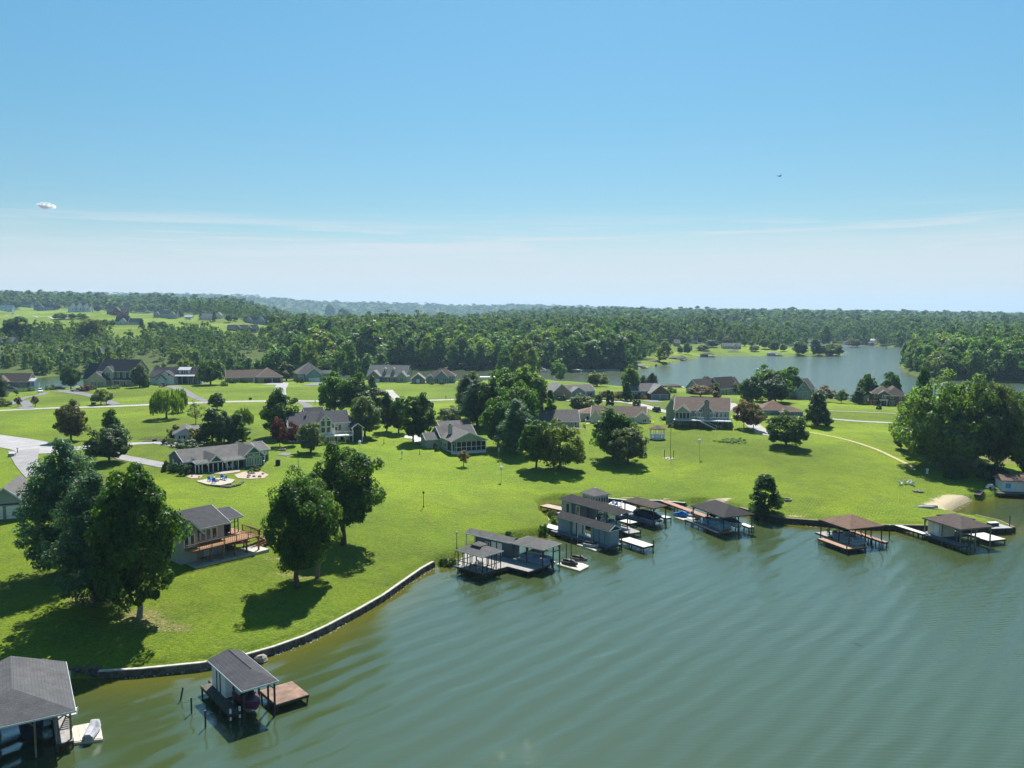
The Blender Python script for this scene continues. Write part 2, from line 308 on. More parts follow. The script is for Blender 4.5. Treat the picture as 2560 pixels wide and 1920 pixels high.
def nodes(m):
    t = m.node_tree; return t.nodes, t.links
def grass_material(name, use_mask=True):
    m = bpy.data.materials.new(name); m.use_nodes = True; n, l = nodes(m); b = n['Principled BSDF']; b.inputs['Roughness'].default_value = .95; b.inputs['Specular IOR Level'].default_value = .12
    tcx = n.new('ShaderNodeTexCoord'); 
    def noise(sc, det=4, scale=(1, 1, 1), rough=.55, rot=0.):
        mm = n.new('ShaderNodeMapping'); mm.inputs['Scale'].default_value = scale; mm.inputs['Rotation'].default_value = (0, 0, rot); l.new(tcx.outputs['Object'], mm.inputs[0])
        z = n.new('ShaderNodeTexNoise'); z.inputs['Scale'].default_value = sc; z.inputs['Detail'].default_value = det; z.inputs['Roughness'].default_value = rough; l.new(mm.outputs[0], z.inputs[0]); return z.outputs[0]
    def ramp(src, a, b_, lo=0., hi=1.):
        x = n.new('ShaderNodeMapRange'); l.new(src, x.inputs[0]); x.inputs[1].default_value = a; x.inputs[2].default_value = b_; x.inputs[3].default_value = lo; x.inputs[4].default_value = hi; return x.outputs[0]
    def mix(f, a, b_, mode='MIX'):
        x = n.new('ShaderNodeMixRGB'); x.blend_type = mode
        for i, s in enumerate((f, a, b_)):
            if isinstance(s, (tuple, float, int)): x.inputs[i].default_value = s if not isinstance(s, tuple) or len(s) == 4 else (*s, 1)
            else: l.new(s, x.inputs[i])
        return x.outputs[0]
    big = noise(.022, 5, rough=.6); mid = noise(.13, 5, (1, 1, 1), .65); streak = noise(.55, 4, (1, 3.2, 1), .7, .5); fine = noise(2.6, 3, (1, 1.6, 1), .75, .4); tiny = noise(11, 2, rough=.8)
    c = mix(ramp(big, .36, .64), (.086, .155, .008), (.155, .225, .008))
    c = mix(ramp(mid, .42, .60, 0, .7), c, (.085, .138, .012))
    c = mix(ramp(streak, .45, .70, 0, .6), c, (.20, .215, .03))
    c = mix(ramp(fine, .3, .7), c, c)
    f1 = n.new('ShaderNodeVectorMath'); f1.operation = 'SCALE'; l.new(c, f1.inputs[0]); l.new(ramp(fine, .3, .7, .52, 1.48), f1.inputs['Scale'])
    f2 = n.new('ShaderNodeVectorMath'); f2.operation = 'SCALE'; l.new(f1.outputs[0], f2.inputs[0]); l.new(ramp(tiny, .25, .75, .5, 1.5), f2.inputs['Scale']); c = f2.outputs[0]
    lot = noise(.011, 2, (1, 1.3, 1), .5, .35); f3 = n.new('ShaderNodeVectorMath'); f3.operation = 'SCALE'; l.new(c, f3.inputs[0]); l.new(ramp(lot, .42, .58, .78, 1.16), f3.inputs['Scale']); c = f3.outputs[0]
    mw_ = n.new('ShaderNodeMapping'); mw_.inputs['Rotation'].default_value = (0, 0, .55); l.new(tcx.outputs['Object'], mw_.inputs[0]); wv = n.new('ShaderNodeTexWave'); wv.inputs['Scale'].default_value = .55; wv.inputs['Distortion'].default_value = 3.5; wv.inputs['Detail'].default_value = 2; wv.inputs['Detail Scale'].default_value = .08; l.new(mw_.outputs[0], wv.inputs[0])
    wa = n.new('ShaderNodeMath'); wa.operation = 'MULTIPLY'; l.new(ramp(wv.outputs['Fac'], .1, .9, -.12, .12), wa.inputs[0]); l.new(ramp(mid, .45, .62, 0, 1), wa.inputs[1]); wb = n.new('ShaderNodeMath'); wb.operation = 'ADD'; l.new(wa.outputs[0], wb.inputs[0]); wb.inputs[1].default_value = 1.0
    f4 = n.new('ShaderNodeVectorMath'); f4.operation = 'SCALE'; l.new(c, f4.inputs[0]); l.new(wb.outputs[0], f4.inputs['Scale']); c = f4.outputs[0]
    if use_mask:
        at_ = n.new('ShaderNodeAttribute'); at_.attribute_name = 'mask'; s = n.new('ShaderNodeSeparateColor'); l.new(at_.outputs['Color'], s.inputs[0])
        def edge(o):
            x = n.new('ShaderNodeMath'); x.operation = 'ADD'; l.new(o, x.inputs[0]); l.new(ramp(fine, .25, .75, -.3, .3), x.inputs[1]); return ramp(x.outputs[0], .35, .6)
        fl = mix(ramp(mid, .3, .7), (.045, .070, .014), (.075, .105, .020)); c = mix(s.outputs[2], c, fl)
        c = mix(edge(s.outputs[1]), c, mix(ramp(fine, .3, .7), (.17, .125, .065), (.30, .235, .13)))
        c = mix(edge(s.outputs[0]), c, mix(ramp(fine, .3, .7), (.38, .31, .2), (.55, .47, .33)))
    l.new(c, b.inputs['Base Color'])
    ad_ = n.new('ShaderNodeMath'); ad_.operation = 'ADD'; l.new(fine, ad_.inputs[0]); l.new(tiny, ad_.inputs[1])
    bp = n.new('ShaderNodeBump'); bp.inputs['Distance'].default_value = .22; bp.inputs['Strength'].default_value = .5; l.new(ad_.outputs[0], bp.inputs['Height']); l.new(bp.outputs[0], b.inputs['Normal'])
    MATS[name] = m; return m
GRASS = grass_material('lawn_ground'); GRASS2 = grass_material('lawn_edge', False)
ground = link('ground', me, GRASS); tag(ground, kind='structure')
# ------------------------------------------------------------------ water
wx = np.concatenate([GX[::2], GX[-1:]]) if (len(GX) % 2 == 0) else GX[::2]; wy = np.array([-300, -200, -100, -50, -20, 0, 20, 40., 52.] + list(GY[(GY > 58)][::2]) + [9200.])
WX, WY = np.meshgrid(wx, wy); WS = -sdist(WX, WY).reshape(WX.shape)
ii = np.arange(WX.size).reshape(WX.shape); Fw = np.stack([ii[:-1, :-1], ii[:-1, 1:], ii[1:, 1:], ii[1:, :-1]], -1).reshape(-1, 4)
mw = npmesh('water', np.stack([WX, WY, np.zeros_like(WX)], -1).reshape(-1, 3), Fw, True)
cw = mw.color_attributes.new('depth', 'FLOAT_COLOR', 'POINT')
dep = np.clip(1 - WS / 9.0, 0, 1) ** 1.5; dep[WS < 0] = 1
calm = sstep(-WX, 18, 32) * 0 + sstep(-(WX + .0) , 6, 22)
cw.data.foreach_set('color', np.stack([dep, calm, sstep(WY, 207, 317), np.ones_like(dep)], -1).astype(np.float32).ravel())  # third channel is a far-water mask, not depth; it lifts the reflection there
WM = bpy.data.materials.new('lake_water'); WM.use_nodes = True; n, l = nodes(WM); b = n['Principled BSDF']
b.inputs['Roughness'].default_value = .05; b.inputs['IOR'].default_value = 1.9; b.inputs['Specular IOR Level'].default_value = .5
def mth(op, *a):
    x = n.new('ShaderNodeMath'); x.operation = op
    for i, s in enumerate(a):
        if isinstance(s, (int, float)): x.inputs[i].default_value = s
        else: l.new(s, x.inputs[i])
    return x.outputs[0]
tcx = n.new('ShaderNodeTexCoord'); sp = n.new('ShaderNodeSeparateXYZ'); l.new(tcx.outputs['Object'], sp.inputs[0]); X, Y = sp.outputs[0], sp.outputs[1]
def wnoise(sc, det, scale=(1, 1, 1), rot=0.):
    mm = n.new('ShaderNodeMapping'); mm.inputs['Rotation'].default_value = (0, 0, rot); mm.inputs['Scale'].default_value = scale; l.new(tcx.outputs['Object'], mm.inputs[0])
    z = n.new('ShaderNodeTexNoise'); z.inputs['Scale'].default_value = sc; z.inputs['Detail'].default_value = det; l.new(mm.outputs[0], z.inputs[0]); return z.outputs[0]
big = wnoise(.03, 2); md = wnoise(.11, 2)
def train(kx, ky, lam, wob, amp):
    k = 6.2832 / lam; ph = mth('ADD', mth('MULTIPLY', X, kx * k), mth('MULTIPLY', Y, ky * k)); ph = mth('ADD', ph, mth('MULTIPLY', md, wob)); return mth('MULTIPLY', mth('SINE', ph), amp)
swell = train(.77, -.64, 3.4, 5., .066)
swell = mth('MULTIPLY', swell, mth('ADD', mth('MULTIPLY', big, 1.6), -.2))
swell2 = mth('MULTIPLY', train(.66, -.75, 1.4, 10., .008), md)
cross = mth('MULTIPLY', train(.10, 1.0, .62, 8., .0032), mth('MAXIMUM', mth('MULTIPLY_ADD', X, .03, .1), .12))
ch = wnoise(2.4, 3, (.55, 1.7, 1), .75); chop = mth('MULTIPLY', ch, .013); ch2 = wnoise(7, 2, (.6, 1.5, 1), .6); chop2 = mth('MULTIPLY', ch2, .011)
att = n.new('ShaderNodeAttribute'); att.attribute_name = 'depth'; sc_ = n.new('ShaderNodeSeparateColor'); l.new(att.outputs['Color'], sc_.inputs[0])
hgt = mth('ADD', mth('ADD', mth('ADD', swell, swell2), cross), mth('ADD', chop, chop2))
hgt = mth('MULTIPLY', hgt, mth('SUBTRACT', 1.0, mth('MULTIPLY', sc_.outputs[0], .35)))
hgt = mth('ADD', hgt, mth('MULTIPLY', mth('MULTIPLY', ch, .03), sc_.outputs[2])); l.new(mth('MULTIPLY_ADD', sc_.outputs[2], .10, .04), b.inputs['Roughness']); l.new(mth('MULTIPLY_ADD', sc_.outputs[2], 1.3, 1.95), b.inputs['IOR'])  # far-water gloss raised by a distance mask, painting in a brighter sky reflection
bp = n.new('ShaderNodeBump'); bp.inputs['Distance'].default_value = 1.0; bp.inputs['Strength'].default_value = 1.0; l.new(hgt, bp.inputs['Height']); l.new(bp.outputs[0], b.inputs['Normal'])
mxw = n.new('ShaderNodeMixRGB'); l.new(sc_.outputs[0], mxw.inputs[0]); mxw.inputs[1].default_value = (.046, .070, .026, 1); mxw.inputs[2].default_value = (.092, .092, .010, 1)
l.new(mxw.outputs[0], b.inputs['Base Color'])
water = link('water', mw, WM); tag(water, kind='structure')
# ------------------------------------------------------------------ trees
def leafmat(name, col, trans=.55, var=.32, isl=.38, objvar=.16, rough=.5):
    return mat(name, tuple(c * 1.42 for c in col), rough=rough, spec=.28, var=var, vscale=.55, island=isl, trans=trans, objvar=objvar)
LD = leafmat('leaf_dark', (.040, .084, .015)); LM = leafmat('leaf_mid', (.052, .104, .019)); LY = leafmat('leaf_yellow', (.085, .115, .018)); LL = leafmat('leaf_light', (.080, .125, .036))
LB = leafmat('needle_blue', (.046, .100, .052), trans=.36); LP = leafmat('leaf_plum', (.060, .028, .028)); LR = leafmat('leaf_rose', (.085, .024, .036)); LA = leafmat('leaf_autumn', (.072, .074, .022))
LS = leafmat('leaf_sage', (.075, .10, .045)); LK = leafmat('leaf_deep', (.028, .062, .017), trans=.36); LW = leafmat('willow_leaf', (.085, .13, .025), trans=.5); LPK = leafmat('leaf_pink', (.105, .075, .045))
FD = leafmat('wood_dark', (.046, .098, .028), isl=.45); FM = leafmat('wood_mid', (.070, .130, .030), isl=.45); FY = leafmat('wood_yellow', (.105, .145, .020), isl=.4)
BARK = mat('bark', (.11, .085, .065), var=.35, vscale=6, bump=.05, bscale=14); BARKG = mat('bark_grey', (.19, .17, .15), var=.3, vscale=5, bump=.04, bscale=12)

def quads(C, Rr, per, size, g, up_=.25, flat=1., narrow=.6, outb=0., drop=0.):
    """leaf quads round puff centres C with radii Rr; returns vertices and faces"""
    n = len(C) * per; c = np.repeat(C, per, 0); r = np.repeat(Rr, per)[:, None]
    d = g.normal(size=(n, 3)); d /= np.linalg.norm(d, axis=1)[:, None] + 1e-9
    if outb:
        o = c - np.array([0, 0, C[:, 2].mean()]); o /= np.linalg.norm(o, axis=1)[:, None] + 1e-9; d = d + o * outb; d /= np.linalg.norm(d, axis=1)[:, None] + 1e-9
    p = c + d * r * (g.uniform(.45, 1.05, (n, 1)) ** .6) * np.array([1, 1, flat])
    nn = d + g.normal(size=(n, 3)) * .45 + np.array([0, 0, up_]); nn /= np.linalg.norm(nn, axis=1)[:, None] + 1e-9
    a = np.cross(nn, g.normal(size=(n, 3)))
    if drop: a = a * (1 - drop) + np.array([0, 0, -1.]) * drop * np.linalg.norm(a, axis=1)[:, None]
    a /= np.linalg.norm(a, axis=1)[:, None] + 1e-9; b_ = np.cross(nn, a); b_ /= np.linalg.norm(b_, axis=1)[:, None] + 1e-9
    s = size * g.uniform(.65, 1.35, (n, 1)); V = np.stack([p - a * s, p + b_ * s * narrow, p + a * s, p - b_ * s * narrow], 1).reshape(-1, 3)
    return V, np.arange(n * 4).reshape(-1, 4)
def envelope(kind, n, g):
    """puff centres inside a unit crown: x,y in -1..1, z in 0..1"""
    out_ = []
    ph = g.uniform(0, 6.28, 6); 
    while len(out_) < n:
        d = g.normal(size=3); d /= np.linalg.norm(d); rr = g.uniform(.25, 1) ** .42
        th = math.atan2(d[1], d[0]); lob = 1 + .13 * math.sin(3 * th + ph[0] + 2 * d[2]) + .10 * math.sin(5 * th + ph[1] - 3 * d[2]) + .07 * math.sin(7 * d[2] + ph[2] + th)
        x, y, z = d * rr * lob
        if kind == 'round': q = (x * .86, y * .86, .46 + z * .46 * (1 if z > 0 else .9))
        elif kind == 'dome':
            q = (x * .88, y * .88, .30 + z * (.62 if z > 0 else .26))
        elif kind == 'oval': q = (x * .82 * (1 - .22 * max(z, 0)), y * .82 * (1 - .22 * max(z, 0)), .47 + z * .48)
        elif kind == 'tall': q = (x * .8 * (1.08 - .35 * z), y * .8 * (1.08 - .35 * z), .46 + z * .47)
        elif kind == 'cone':
            zz = g.uniform(.03, .97); w = (1 - zz) ** .62 * .86 * (.75 if zz < .08 else 1); q = (math.cos(th) * rr * w * lob, math.sin(th) * rr * w * lob, zz)
        elif kind == 'column':
            zz = g.uniform(.04, .95); w = min(1, (1.02 - zz) * 3.2) ** .6 * .8; q = (math.cos(th) * rr * w, math.sin(th) * rr * w, zz)
        out_.append(q)
    return np.array(out_)
TM = {}
def tree_mesh(key, kind, w, h, zb, npf, per, leaf, pr, seed, trunk_r, up_=.25, narrow=.6, flat=.85, limbs=8, lean=0., low=False):
    """crown mesh and trunk mesh of a tree h tall and w wide, crown starting at zb"""
    if key in TM: return TM[key]
    g = np.random.default_rng(seed)
    if kind == 'pine':
        C, Rr = [], []; nt = 17
        for i in range(nt):
            z = zb + (h - zb) * (i / nt) ** .92; w0 = w / 2 * (1 - (i / nt) ** 1.7) ** .8 * (.72 + .28 * min(1, i / 3.)) 
            for k in range(9 if i < nt - 3 else 4):
                th = g.uniform(0, 6.28); ln = max(.5, w0 * g.uniform(.62, 1.08))
                m = max(2, int(ln / (pr * 1.0)))
                for j in range(m):
                    f = (j + 1) / m; C.append((math.cos(th) * ln * f + g.normal() * .22 * pr, math.sin(th) * ln * f + g.normal() * .22 * pr, z + ln * .16 * f + g.normal() * .2 * pr)); Rr.append(pr * g.uniform(.75, 1.15) * (1.15 - .25 * f))
        C = np.array(C); Rr = np.array(Rr)
    elif kind == 'willow':
        C, Rr = [], []
        for i in range(npf):
            th = g.uniform(0, 6.28); r_ = w / 2 * g.uniform(.25, 1) ** .6; top = zb + (h - zb) * (1 - .55 * (r_ / (w / 2)) ** 2) * g.uniform(.86, 1.)
            ln = g.uniform(.45, .95) * (top - h * .1); m = int(ln / (pr * .55)) + 2
            for j in range(m): C.append((math.cos(th) * r_ * (1 + .05 * j / m), math.sin(th) * r_ * (1 + .05 * j / m), top - ln * j / m)); Rr.append(pr * .42)
        C = np.array(C); Rr = np.array(Rr)
    else:
        E_ = envelope(kind, npf, g); C = E_ * np.array([w / 2, w / 2, h - zb]) + np.array([0, 0, zb]); Rr = pr * g.uniform(.65, 1.3, npf)
    C[:, 0] += lean * C[:, 2]
    V, Fq_ = quads(C, Rr, per, leaf, g, up_, flat, narrow, outb=.55 if kind not in ('willow', 'pine') else 0., drop=.75 if kind == 'willow' else 0.)
    cm = npmesh('crown', V, Fq_)
    tb = MB(); top = zb + (h - zb) * .62; k = 5 if low else 8
    tb.tube([(0, 0, -.6), (0.02 * h, 0, zb * .5), (lean * zb, .01 * h, zb + .1 * h), (lean * top, 0, top)], [trunk_r * 1.45, trunk_r, trunk_r * .8, trunk_r * .22], k)
    far_ = C[np.argsort(-np.hypot(C[:, 0], C[:, 1]))][: max(limbs * 5, 1)]
    for i in range(limbs):
        e = far_[int(g.integers(len(far_)))]; z0 = min(zb * .85 + (e[2] - zb * .85) * .3, top * .9); z0 = max(z0, zb * .75)
        mid = (e[0] * .5 + lean * z0, e[1] * .5, z0 + (e[2] - z0) * .62); tb.tube([(lean * z0, 0, z0), mid, tuple(e)], [trunk_r * .42, trunk_r * .26, trunk_r * .07], 5)
    me_ = bpy.data.meshes.new('trunk'); me_.from_pydata(tb.v, [], tb.f); me_.polygons.foreach_set('use_smooth', [True] * len(me_.polygons)); me_.update()
    TM[key] = (cm, me_, w, h); return TM[key]
def slot(o, m):
    if not o.data.materials: o.data.materials.append(None)
    o.material_slots[0].link = 'OBJECT'; o.material_slots[0].material = m
def top_h(p, v):
    s = (v - 960) / FPX; t = p[1] / (CP - s * SP); return H + (-SP - s * CP) * t - p[2]
def tree(name, key, u, vb, vt, wpx, leaf, label, cat='tree', group=None, bark=None, sink=0., P=None, hh=None, ww=None, single=False):
    """a tree rooted at photo pixel (u,vb), its top at row vt and crown wpx photo pixels wide"""
    p = at(u, vb) if P is None else Vector(P); p.z -= sink
    cm, tm, w, h = TM[key]; hm = top_h(p, vt) if hh is None else hh; wm = wpx * mpp((p.x, p.y, p.z + hm / 2)) if ww is None else ww
    if single:
        o = bpy.data.objects.new(name, cm); COL.objects.link(o); slot(o, leaf); o.location = p
        o.scale = (wm / w, wm / w, hm / h); o.rotation_euler.z = random.uniform(0, 6.28); return tag(o, label, cat, group)
    e = empty(name, p, random.uniform(0, 6.28), label, cat, group); e.scale = (wm / w, wm / w, hm / h)
    c = bpy.data.objects.new('crown', cm); COL.objects.link(c); c.parent = e; slot(c, leaf)
    t = bpy.data.objects.new('trunk', tm); COL.objects.link(t); t.parent = e; slot(t, bark or BARK)
    return e
# prototypes: near ones are finely leaved
tree_mesh('maple0', 'oval', 11, 15, 3.0, 150, 190, .19, 1.25, 11, .38)
tree_mesh('maple1', 'tall', 10, 15, 3.4, 140, 190, .19, 1.2, 12, .36)
tree_mesh('maple2', 'round', 12, 14, 2.6, 150, 190, .20, 1.3, 13, .40)
tree_mesh('maple3', 'tall', 11, 15, 1.8, 175, 180, .20, 1.25, 15, .36)
for k in range(3): tree_mesh('broad%d' % k, ['dome', 'round', 'oval'][k], 14, 14, 1.3, 190, 120, .25, 1.35, 16 + k, .42)
tree_mesh('bigpine', 'pine', 14, 17, 1.2, 0, 62, .30, 1.2, 14, .42, up_=.9, narrow=.34, flat=.7, limbs=14)
for k in range(4): tree_mesh('med%d' % k, ['round', 'oval', 'dome', 'tall'][k], 8.5, 10, [1.5, 1.6, 1.2, 1.7][k], 125, 75, .25, 1.05, 20 + k, .26)
for k in range(3): tree_mesh('pear%d' % k, 'oval', 6.5, 10, 1.3, 105, 85, .22, .85, 30 + k, .22)
tree_mesh('open', 'dome', 8, 9, 1.8, 46, 34, .2, .8, 35, .16, limbs=26)
for k in range(2): tree_mesh('cone%d' % k, 'cone', 6, 9, .35, 80, 90, .22, .85, 40 + k, .22, up_=.1)
for k in range(2): tree_mesh('pine%d' % k, 'pine', 9, 13, 1.2, 0, 42, .36, .95, 45 + k, .28, up_=.8, narrow=.2, limbs=8)
tree_mesh('column', 'column', 2.2, 5.5, .1, 60, 70, .16, .45, 50, .12, up_=.4, limbs=2)
tree_mesh('willow', 'willow', 9, 9, 2.0, 110, 12, .34, .9, 51, .26, narrow=.2, limbs=12)
for k in range(2): tree_mesh('myrtle%d' % k, 'dome', 6, 6, 1.3, 60, 75, .20, .72, 55 + k, .12, limbs=14)
for k in range(2): tree_mesh('bush%d' % k, 'dome', 2.6, 1.7, .05, 34, 60, .12, .38, 60 + k, .05, limbs=3)
tree_mesh('pruned', 'round', 2.6, 3.6, 1.0, 34, 60, .12, .42, 63, .08, limbs=6)
for k in range(7): tree_mesh('wild%d' % k, ['tall', 'oval', 'round', 'tall', 'cone', 'oval', 'round'][k], [9, 10, 11, 8, 8, 9, 12][k], [19, 17, 15, 21, 17, 20, 14][k], [1.6, 1.2, 1.2, 2.0, .8, 1.5, 1.][k], 62, 30, .62, 1.75, 70 + k, .3, limbs=4, low=True)
# ------------------------------------------------------------------ woods: the nearest 290 trees one by one, the rest as one mass
def jitter_points(y0, y1, sp0, g, a0=-.9, a1=.8):
    pts = []; y = y0
    while y < y1:
        yk = y / K_
        sp = sp0 * (1 if yk < 640 else 1.22) * max(1, yk / 900) ** 1.15; xs = np.arange(a0 * y, a1 * y, sp)
        pts.append(np.stack([xs + g.uniform(-.45, .45, len(xs)) * sp, y + g.uniform(-.45, .45, len(xs)) * sp], 1)); y += sp * .92
    return np.concatenate(pts)
gw = np.random.default_rng(99)
PW = jitter_points(486, 7500, 9.8, gw)
sW = sdist(PW[:, 0], PW[:, 1]); zW = np.array([gz(*q) for q in PW]); uW, vW = proj(PW[:, 0], PW[:, 1], zW)
keep = (sW > 2.5) & ((PW[:, 1] > 1700) | (sW < 230) | (PW[:, 1] < 930) | (gw.random(len(PW)) < .8))
for c in clear_px: keep &= ~pip(uW, vW, c)
# glades between the trees on the far slope
gl = np.sin(PW[:, 0] / 23.) * np.sin(PW[:, 1] / 31. + PW[:, 0] / 57.); keep &= ~((uW < 720) & (gl > .45) & (PW[:, 1] < 930))
# hedge-like belts only where the photo shows trees between the hill houses
PW, sW, zW, uW, vW = PW[keep], sW[keep], zW[keep], uW[keep], vW[keep]
score = PW[:, 1] + 2.2 * np.minimum(sW, 150) + np.where((uW < -30) | (uW > 2590), 9000, 0)
order = np.argsort(score); ones = order[:290]; rest = order[290:]
def hill_size(i):
    return 1.2 if 680 < uW[i] < 1800 else (1.05 if uW[i] >= 1800 else .6)
LM_ = {'L': [(60, 'at the frame edge behind the brown ranch'), (150, 'behind the creek docks of the brown ranch'), (235, 'behind the two-storey tan house'), (320, 'between the tan and white creek houses'), (400, 'behind the white dormer house'), (480, 'above the metal dormer of the white house'), (560, 'behind the big dome shaped tree'), (640, 'behind the long brick ranch'), (9999, 'behind the brick ranch garages')],
 'M': [(760, 'behind the blue hip-roofed house'), (830, 'before the pale-roofed creek boathouse'), (900, 'between the creek boathouse and the dormer house'), (980, 'behind the house with two dormers'), (1060, 'above the brown-roofed creek boathouse'), (1130, 'behind the blue gabled house'), (1210, 'above the small white creek boathouse'), (1290, 'behind the white-roofed pier'), (1370, 'above the red canopied boat'), (1450, 'above the moored white boats'), (1530, 'above the longest white dock'), (1600, 'by the little lawn at the creek mouth'), (9999, 'above the slate boathouses of the open lake')],
 'R': [(2290, 'at the bare tip of the wooded point'), (2340, 'near the tip of the wooded point'), (2390, 'on the wooded point behind the cove oaks'), (2440, 'in the middle of the wooded point'), (2490, 'toward the root of the wooded point'), (9999, 'where the frame cuts the wooded point')]}
SHP = ['tall tapering', 'oval', 'round headed', 'slender tall', 'cone shaped', 'big oval', 'squat round']; CLR_ = ['dark green', 'yellow green', 'mid green']
grp = {'L': 'trees of the wood behind the creek houses', 'M': 'trees of the wood along the far creek bank', 'R': 'trees of the wooded lake point'}
for i in ones:
    z = 'R' if uW[i] > 1800 else ('L' if uW[i] < 700 else 'M')
    k = int(gw.choice(7, p=[.2, .2, .15, .15, .1, .1, .1])); ml = int(gw.choice(3, p=[.42, .2, .38] if z != 'L' else [.36, .3, .34])); s = hill_size(i) * gw.uniform(.8, 1.2) * (.85 if sW[i] < 8 else 1)
    cm, tm, w, h = TM['wild%d' % k]
    tree('woodland_tree', 'wild%d' % k, 0, 0, 0, 0, [FD, FY, FM][ml], '%s %s %stree %s' % (SHP[k], CLR_[ml], 'shore ' if sW[i] < 14 else ('inner ' if sW[i] > 40 else ''), next(t_ for u_, t_ in LM_[z] if uW[i] < u_)), 'tree', grp[z], P=(PW[i, 0], PW[i, 1], zW[i] - .2), hh=h * s, ww=w * s * gw.uniform(.95, 1.2), single=True)
def mass(name, ids, per, npf, leafs, m, seed, sc=1.):
    g = np.random.default_rng(seed); Vs, Fs, b0 = [], [], 0; protos = []
    for k in range(6):
        w, h = [9, 10, 12, 8, 9, 11][k], [18, 16, 14, 20, 17, 15][k]; C = envelope(['tall', 'oval', 'round', 'tall', 'cone', 'oval'][k], npf, g) * np.array([w / 2, w / 2, h - 1.]) + np.array([0, 0, 1.]); C = C[C[:, 2] > h * .3] if npf < 14 else C
        protos.append(quads(C, np.full(len(C), w * .19), per, leafs, g, .3, .8, .75, outb=.9)[0])
    for i in ids:
        V = protos[int(g.integers(6))]; a = g.uniform(0, 6.28); c_, s_ = math.cos(a), math.sin(a); s = sc * g.choice([.7, .9, 1.05, 1.3]) * g.uniform(.9, 1.15) * (hill_size(i) if PW[i, 1] < 1200 else 1)
        if PW[i, 1] > 1100: sx_ = max(1, PW[i, 1] / 1100) ** .9
        else: sx_ = 1
        Q = np.stack([(V[:, 0] * c_ - V[:, 1] * s_) * s * sx_ + PW[i, 0], (V[:, 0] * s_ + V[:, 1] * c_) * s * sx_ + PW[i, 1], V[:, 2] * s + zW[i]], 1); Vs.append(Q)
    V = np.concatenate(Vs); me_ = npmesh(name, V, np.arange(len(V)).reshape(-1, 4)); return me_
FST = mat('far_wood_leaf', (.058, .118, .034), rough=.8, spec=.2, var=.5, vscale=.07, island=.4, trans=.35)
_n = FST.node_tree.nodes; _l = FST.node_tree.links; _z = _n.new('ShaderNodeTexNoise'); _z.inputs['Scale'].default_value = .055; _z.inputs['Detail'].default_value = 3; _t = _n.new('ShaderNodeTexCoord'); _l.new(_t.outputs['Object'], _z.inputs[0])
_r = _n.new('ShaderNodeValToRGB'); _r.color_ramp.elements[0].position = .38; _r.color_ramp.elements[0].color = (.052, .112, .046, 1); _r.color_ramp.elements[1].position = .64; _r.color_ramp.elements[1].color = (.115, .170, .030, 1); _l.new(_z.outputs[0], _r.inputs[0])
_v = next(q for q in _n if q.type == 'VECT_MATH' and q.operation == 'SCALE'); _l.new(_r.outputs[0], _v.inputs[0])
near_r = [i for i in rest if PW[i, 1] < 1400 and abs(PW[i, 0] / PW[i, 1]) < .88]; far_r = [i for i in rest if PW[i, 1] >= 1400 and abs(PW[i, 0] / PW[i, 1]) < .88]
fo = link('forest', mass('forest', near_r, 7, 22, 1.05, FST, 5), FST); tag(fo, kind='stuff')
fo2 = link('distant_forest', mass('distant_forest', far_r, 4, 11, 2.4, FST, 6), FST); tag(fo2, kind='stuff')
print('woods', len(ones), len(near_r), len(far_r))
# ------------------------------------------------------------------ shared paints
WHITE = mat('white_paint', (.72, .73, .72), rough=.55, var=.08, vscale=2.); CREAM = mat('cream_paint', (.66, .62, .50), rough=.7, var=.08, vscale=2)
TRIMB = mat('pale_trim', (.52, .58, .60), rough=.6, var=.08); BLACK = mat('black_paint', (.02, .02, .022), rough=.5); DKWOOD = mat('dark_timber', (.055, .045, .036), rough=.85, var=.35, vscale=3)
WOOD = mat('brown_timber', (.25, .125, .055), rough=.75, var=.3, vscale=3, stripes=(0, .28, .25, .12)); GREYDECK = mat('grey_deck', (.26, .25, .24), rough=.85, var=.22, vscale=2.2, var2=.12)
REDDECK = mat('red_brown_deck', (.30, .155, .11), rough=.8, var=.3, vscale=1.5, var2=.15); PALEDECK = mat('pale_deck', (.50, .50, .47), rough=.8, var=.15, vscale=2); TANP = mat('tan_plastic', (.55, .49, .38), rough=.6, var=.1)
GLASS = mat('dark_glass', (.018, .024, .03), rough=.08, spec=.9); GLASSB = mat('bright_glass', (.10, .15, .15), rough=.08, spec=.9, var=.4, vscale=1); SCREEN = mat('insect_screen', (.022, .026, .03), rough=.5, spec=.3)
SIDB = mat('blue_siding', (.20, .27, .31), rough=.7, var=.1, stripes=(2, .2, .22, .16)); SIDDB = mat('slate_siding', (.075, .115, .135), rough=.7, var=.12, stripes=(2, .2, .25, .16)); SIDG = mat('grey_siding', (.30, .34, .36), rough=.7, var=.08, stripes=(2, .2, .2, .16))
SIDW = mat('white_siding', (.66, .68, .68), rough=.65, var=.05, stripes=(2, .2, .16, .14)); SIDS = mat('sage_siding', (.33, .36, .30), rough=.7, var=.08, stripes=(2, .2, .2, .16)); SIDT = mat('tan_siding', (.42, .37, .28), rough=.7, var=.1, stripes=(2, .2, .2, .16)); SIDC = mat('cream_siding', (.60, .57, .48), rough=.7, var=.06, stripes=(2, .2, .15, .16))
BRICKR = mat('red_brick', (.21, .10, .075), rough=.9, var=.2, var2=.2, vscale=3, stripes=(2, .14, .25, .15)); BRICKT = mat('tan_brick', (.30, .225, .16), rough=.9, var=.18, var2=.2, vscale=3, stripes=(2, .14, .25, .15)); BRICKG = mat('grey_stone', (.22, .21, .20), rough=.9, var=.3, var2=.35, vscale=2)
def roofm(name, c): return mat(name, c, rough=.92, spec=.15, var=.16, vscale=.9, var2=.22, stripes=(2, .1, .22, .2), bump=.02, bscale=12)
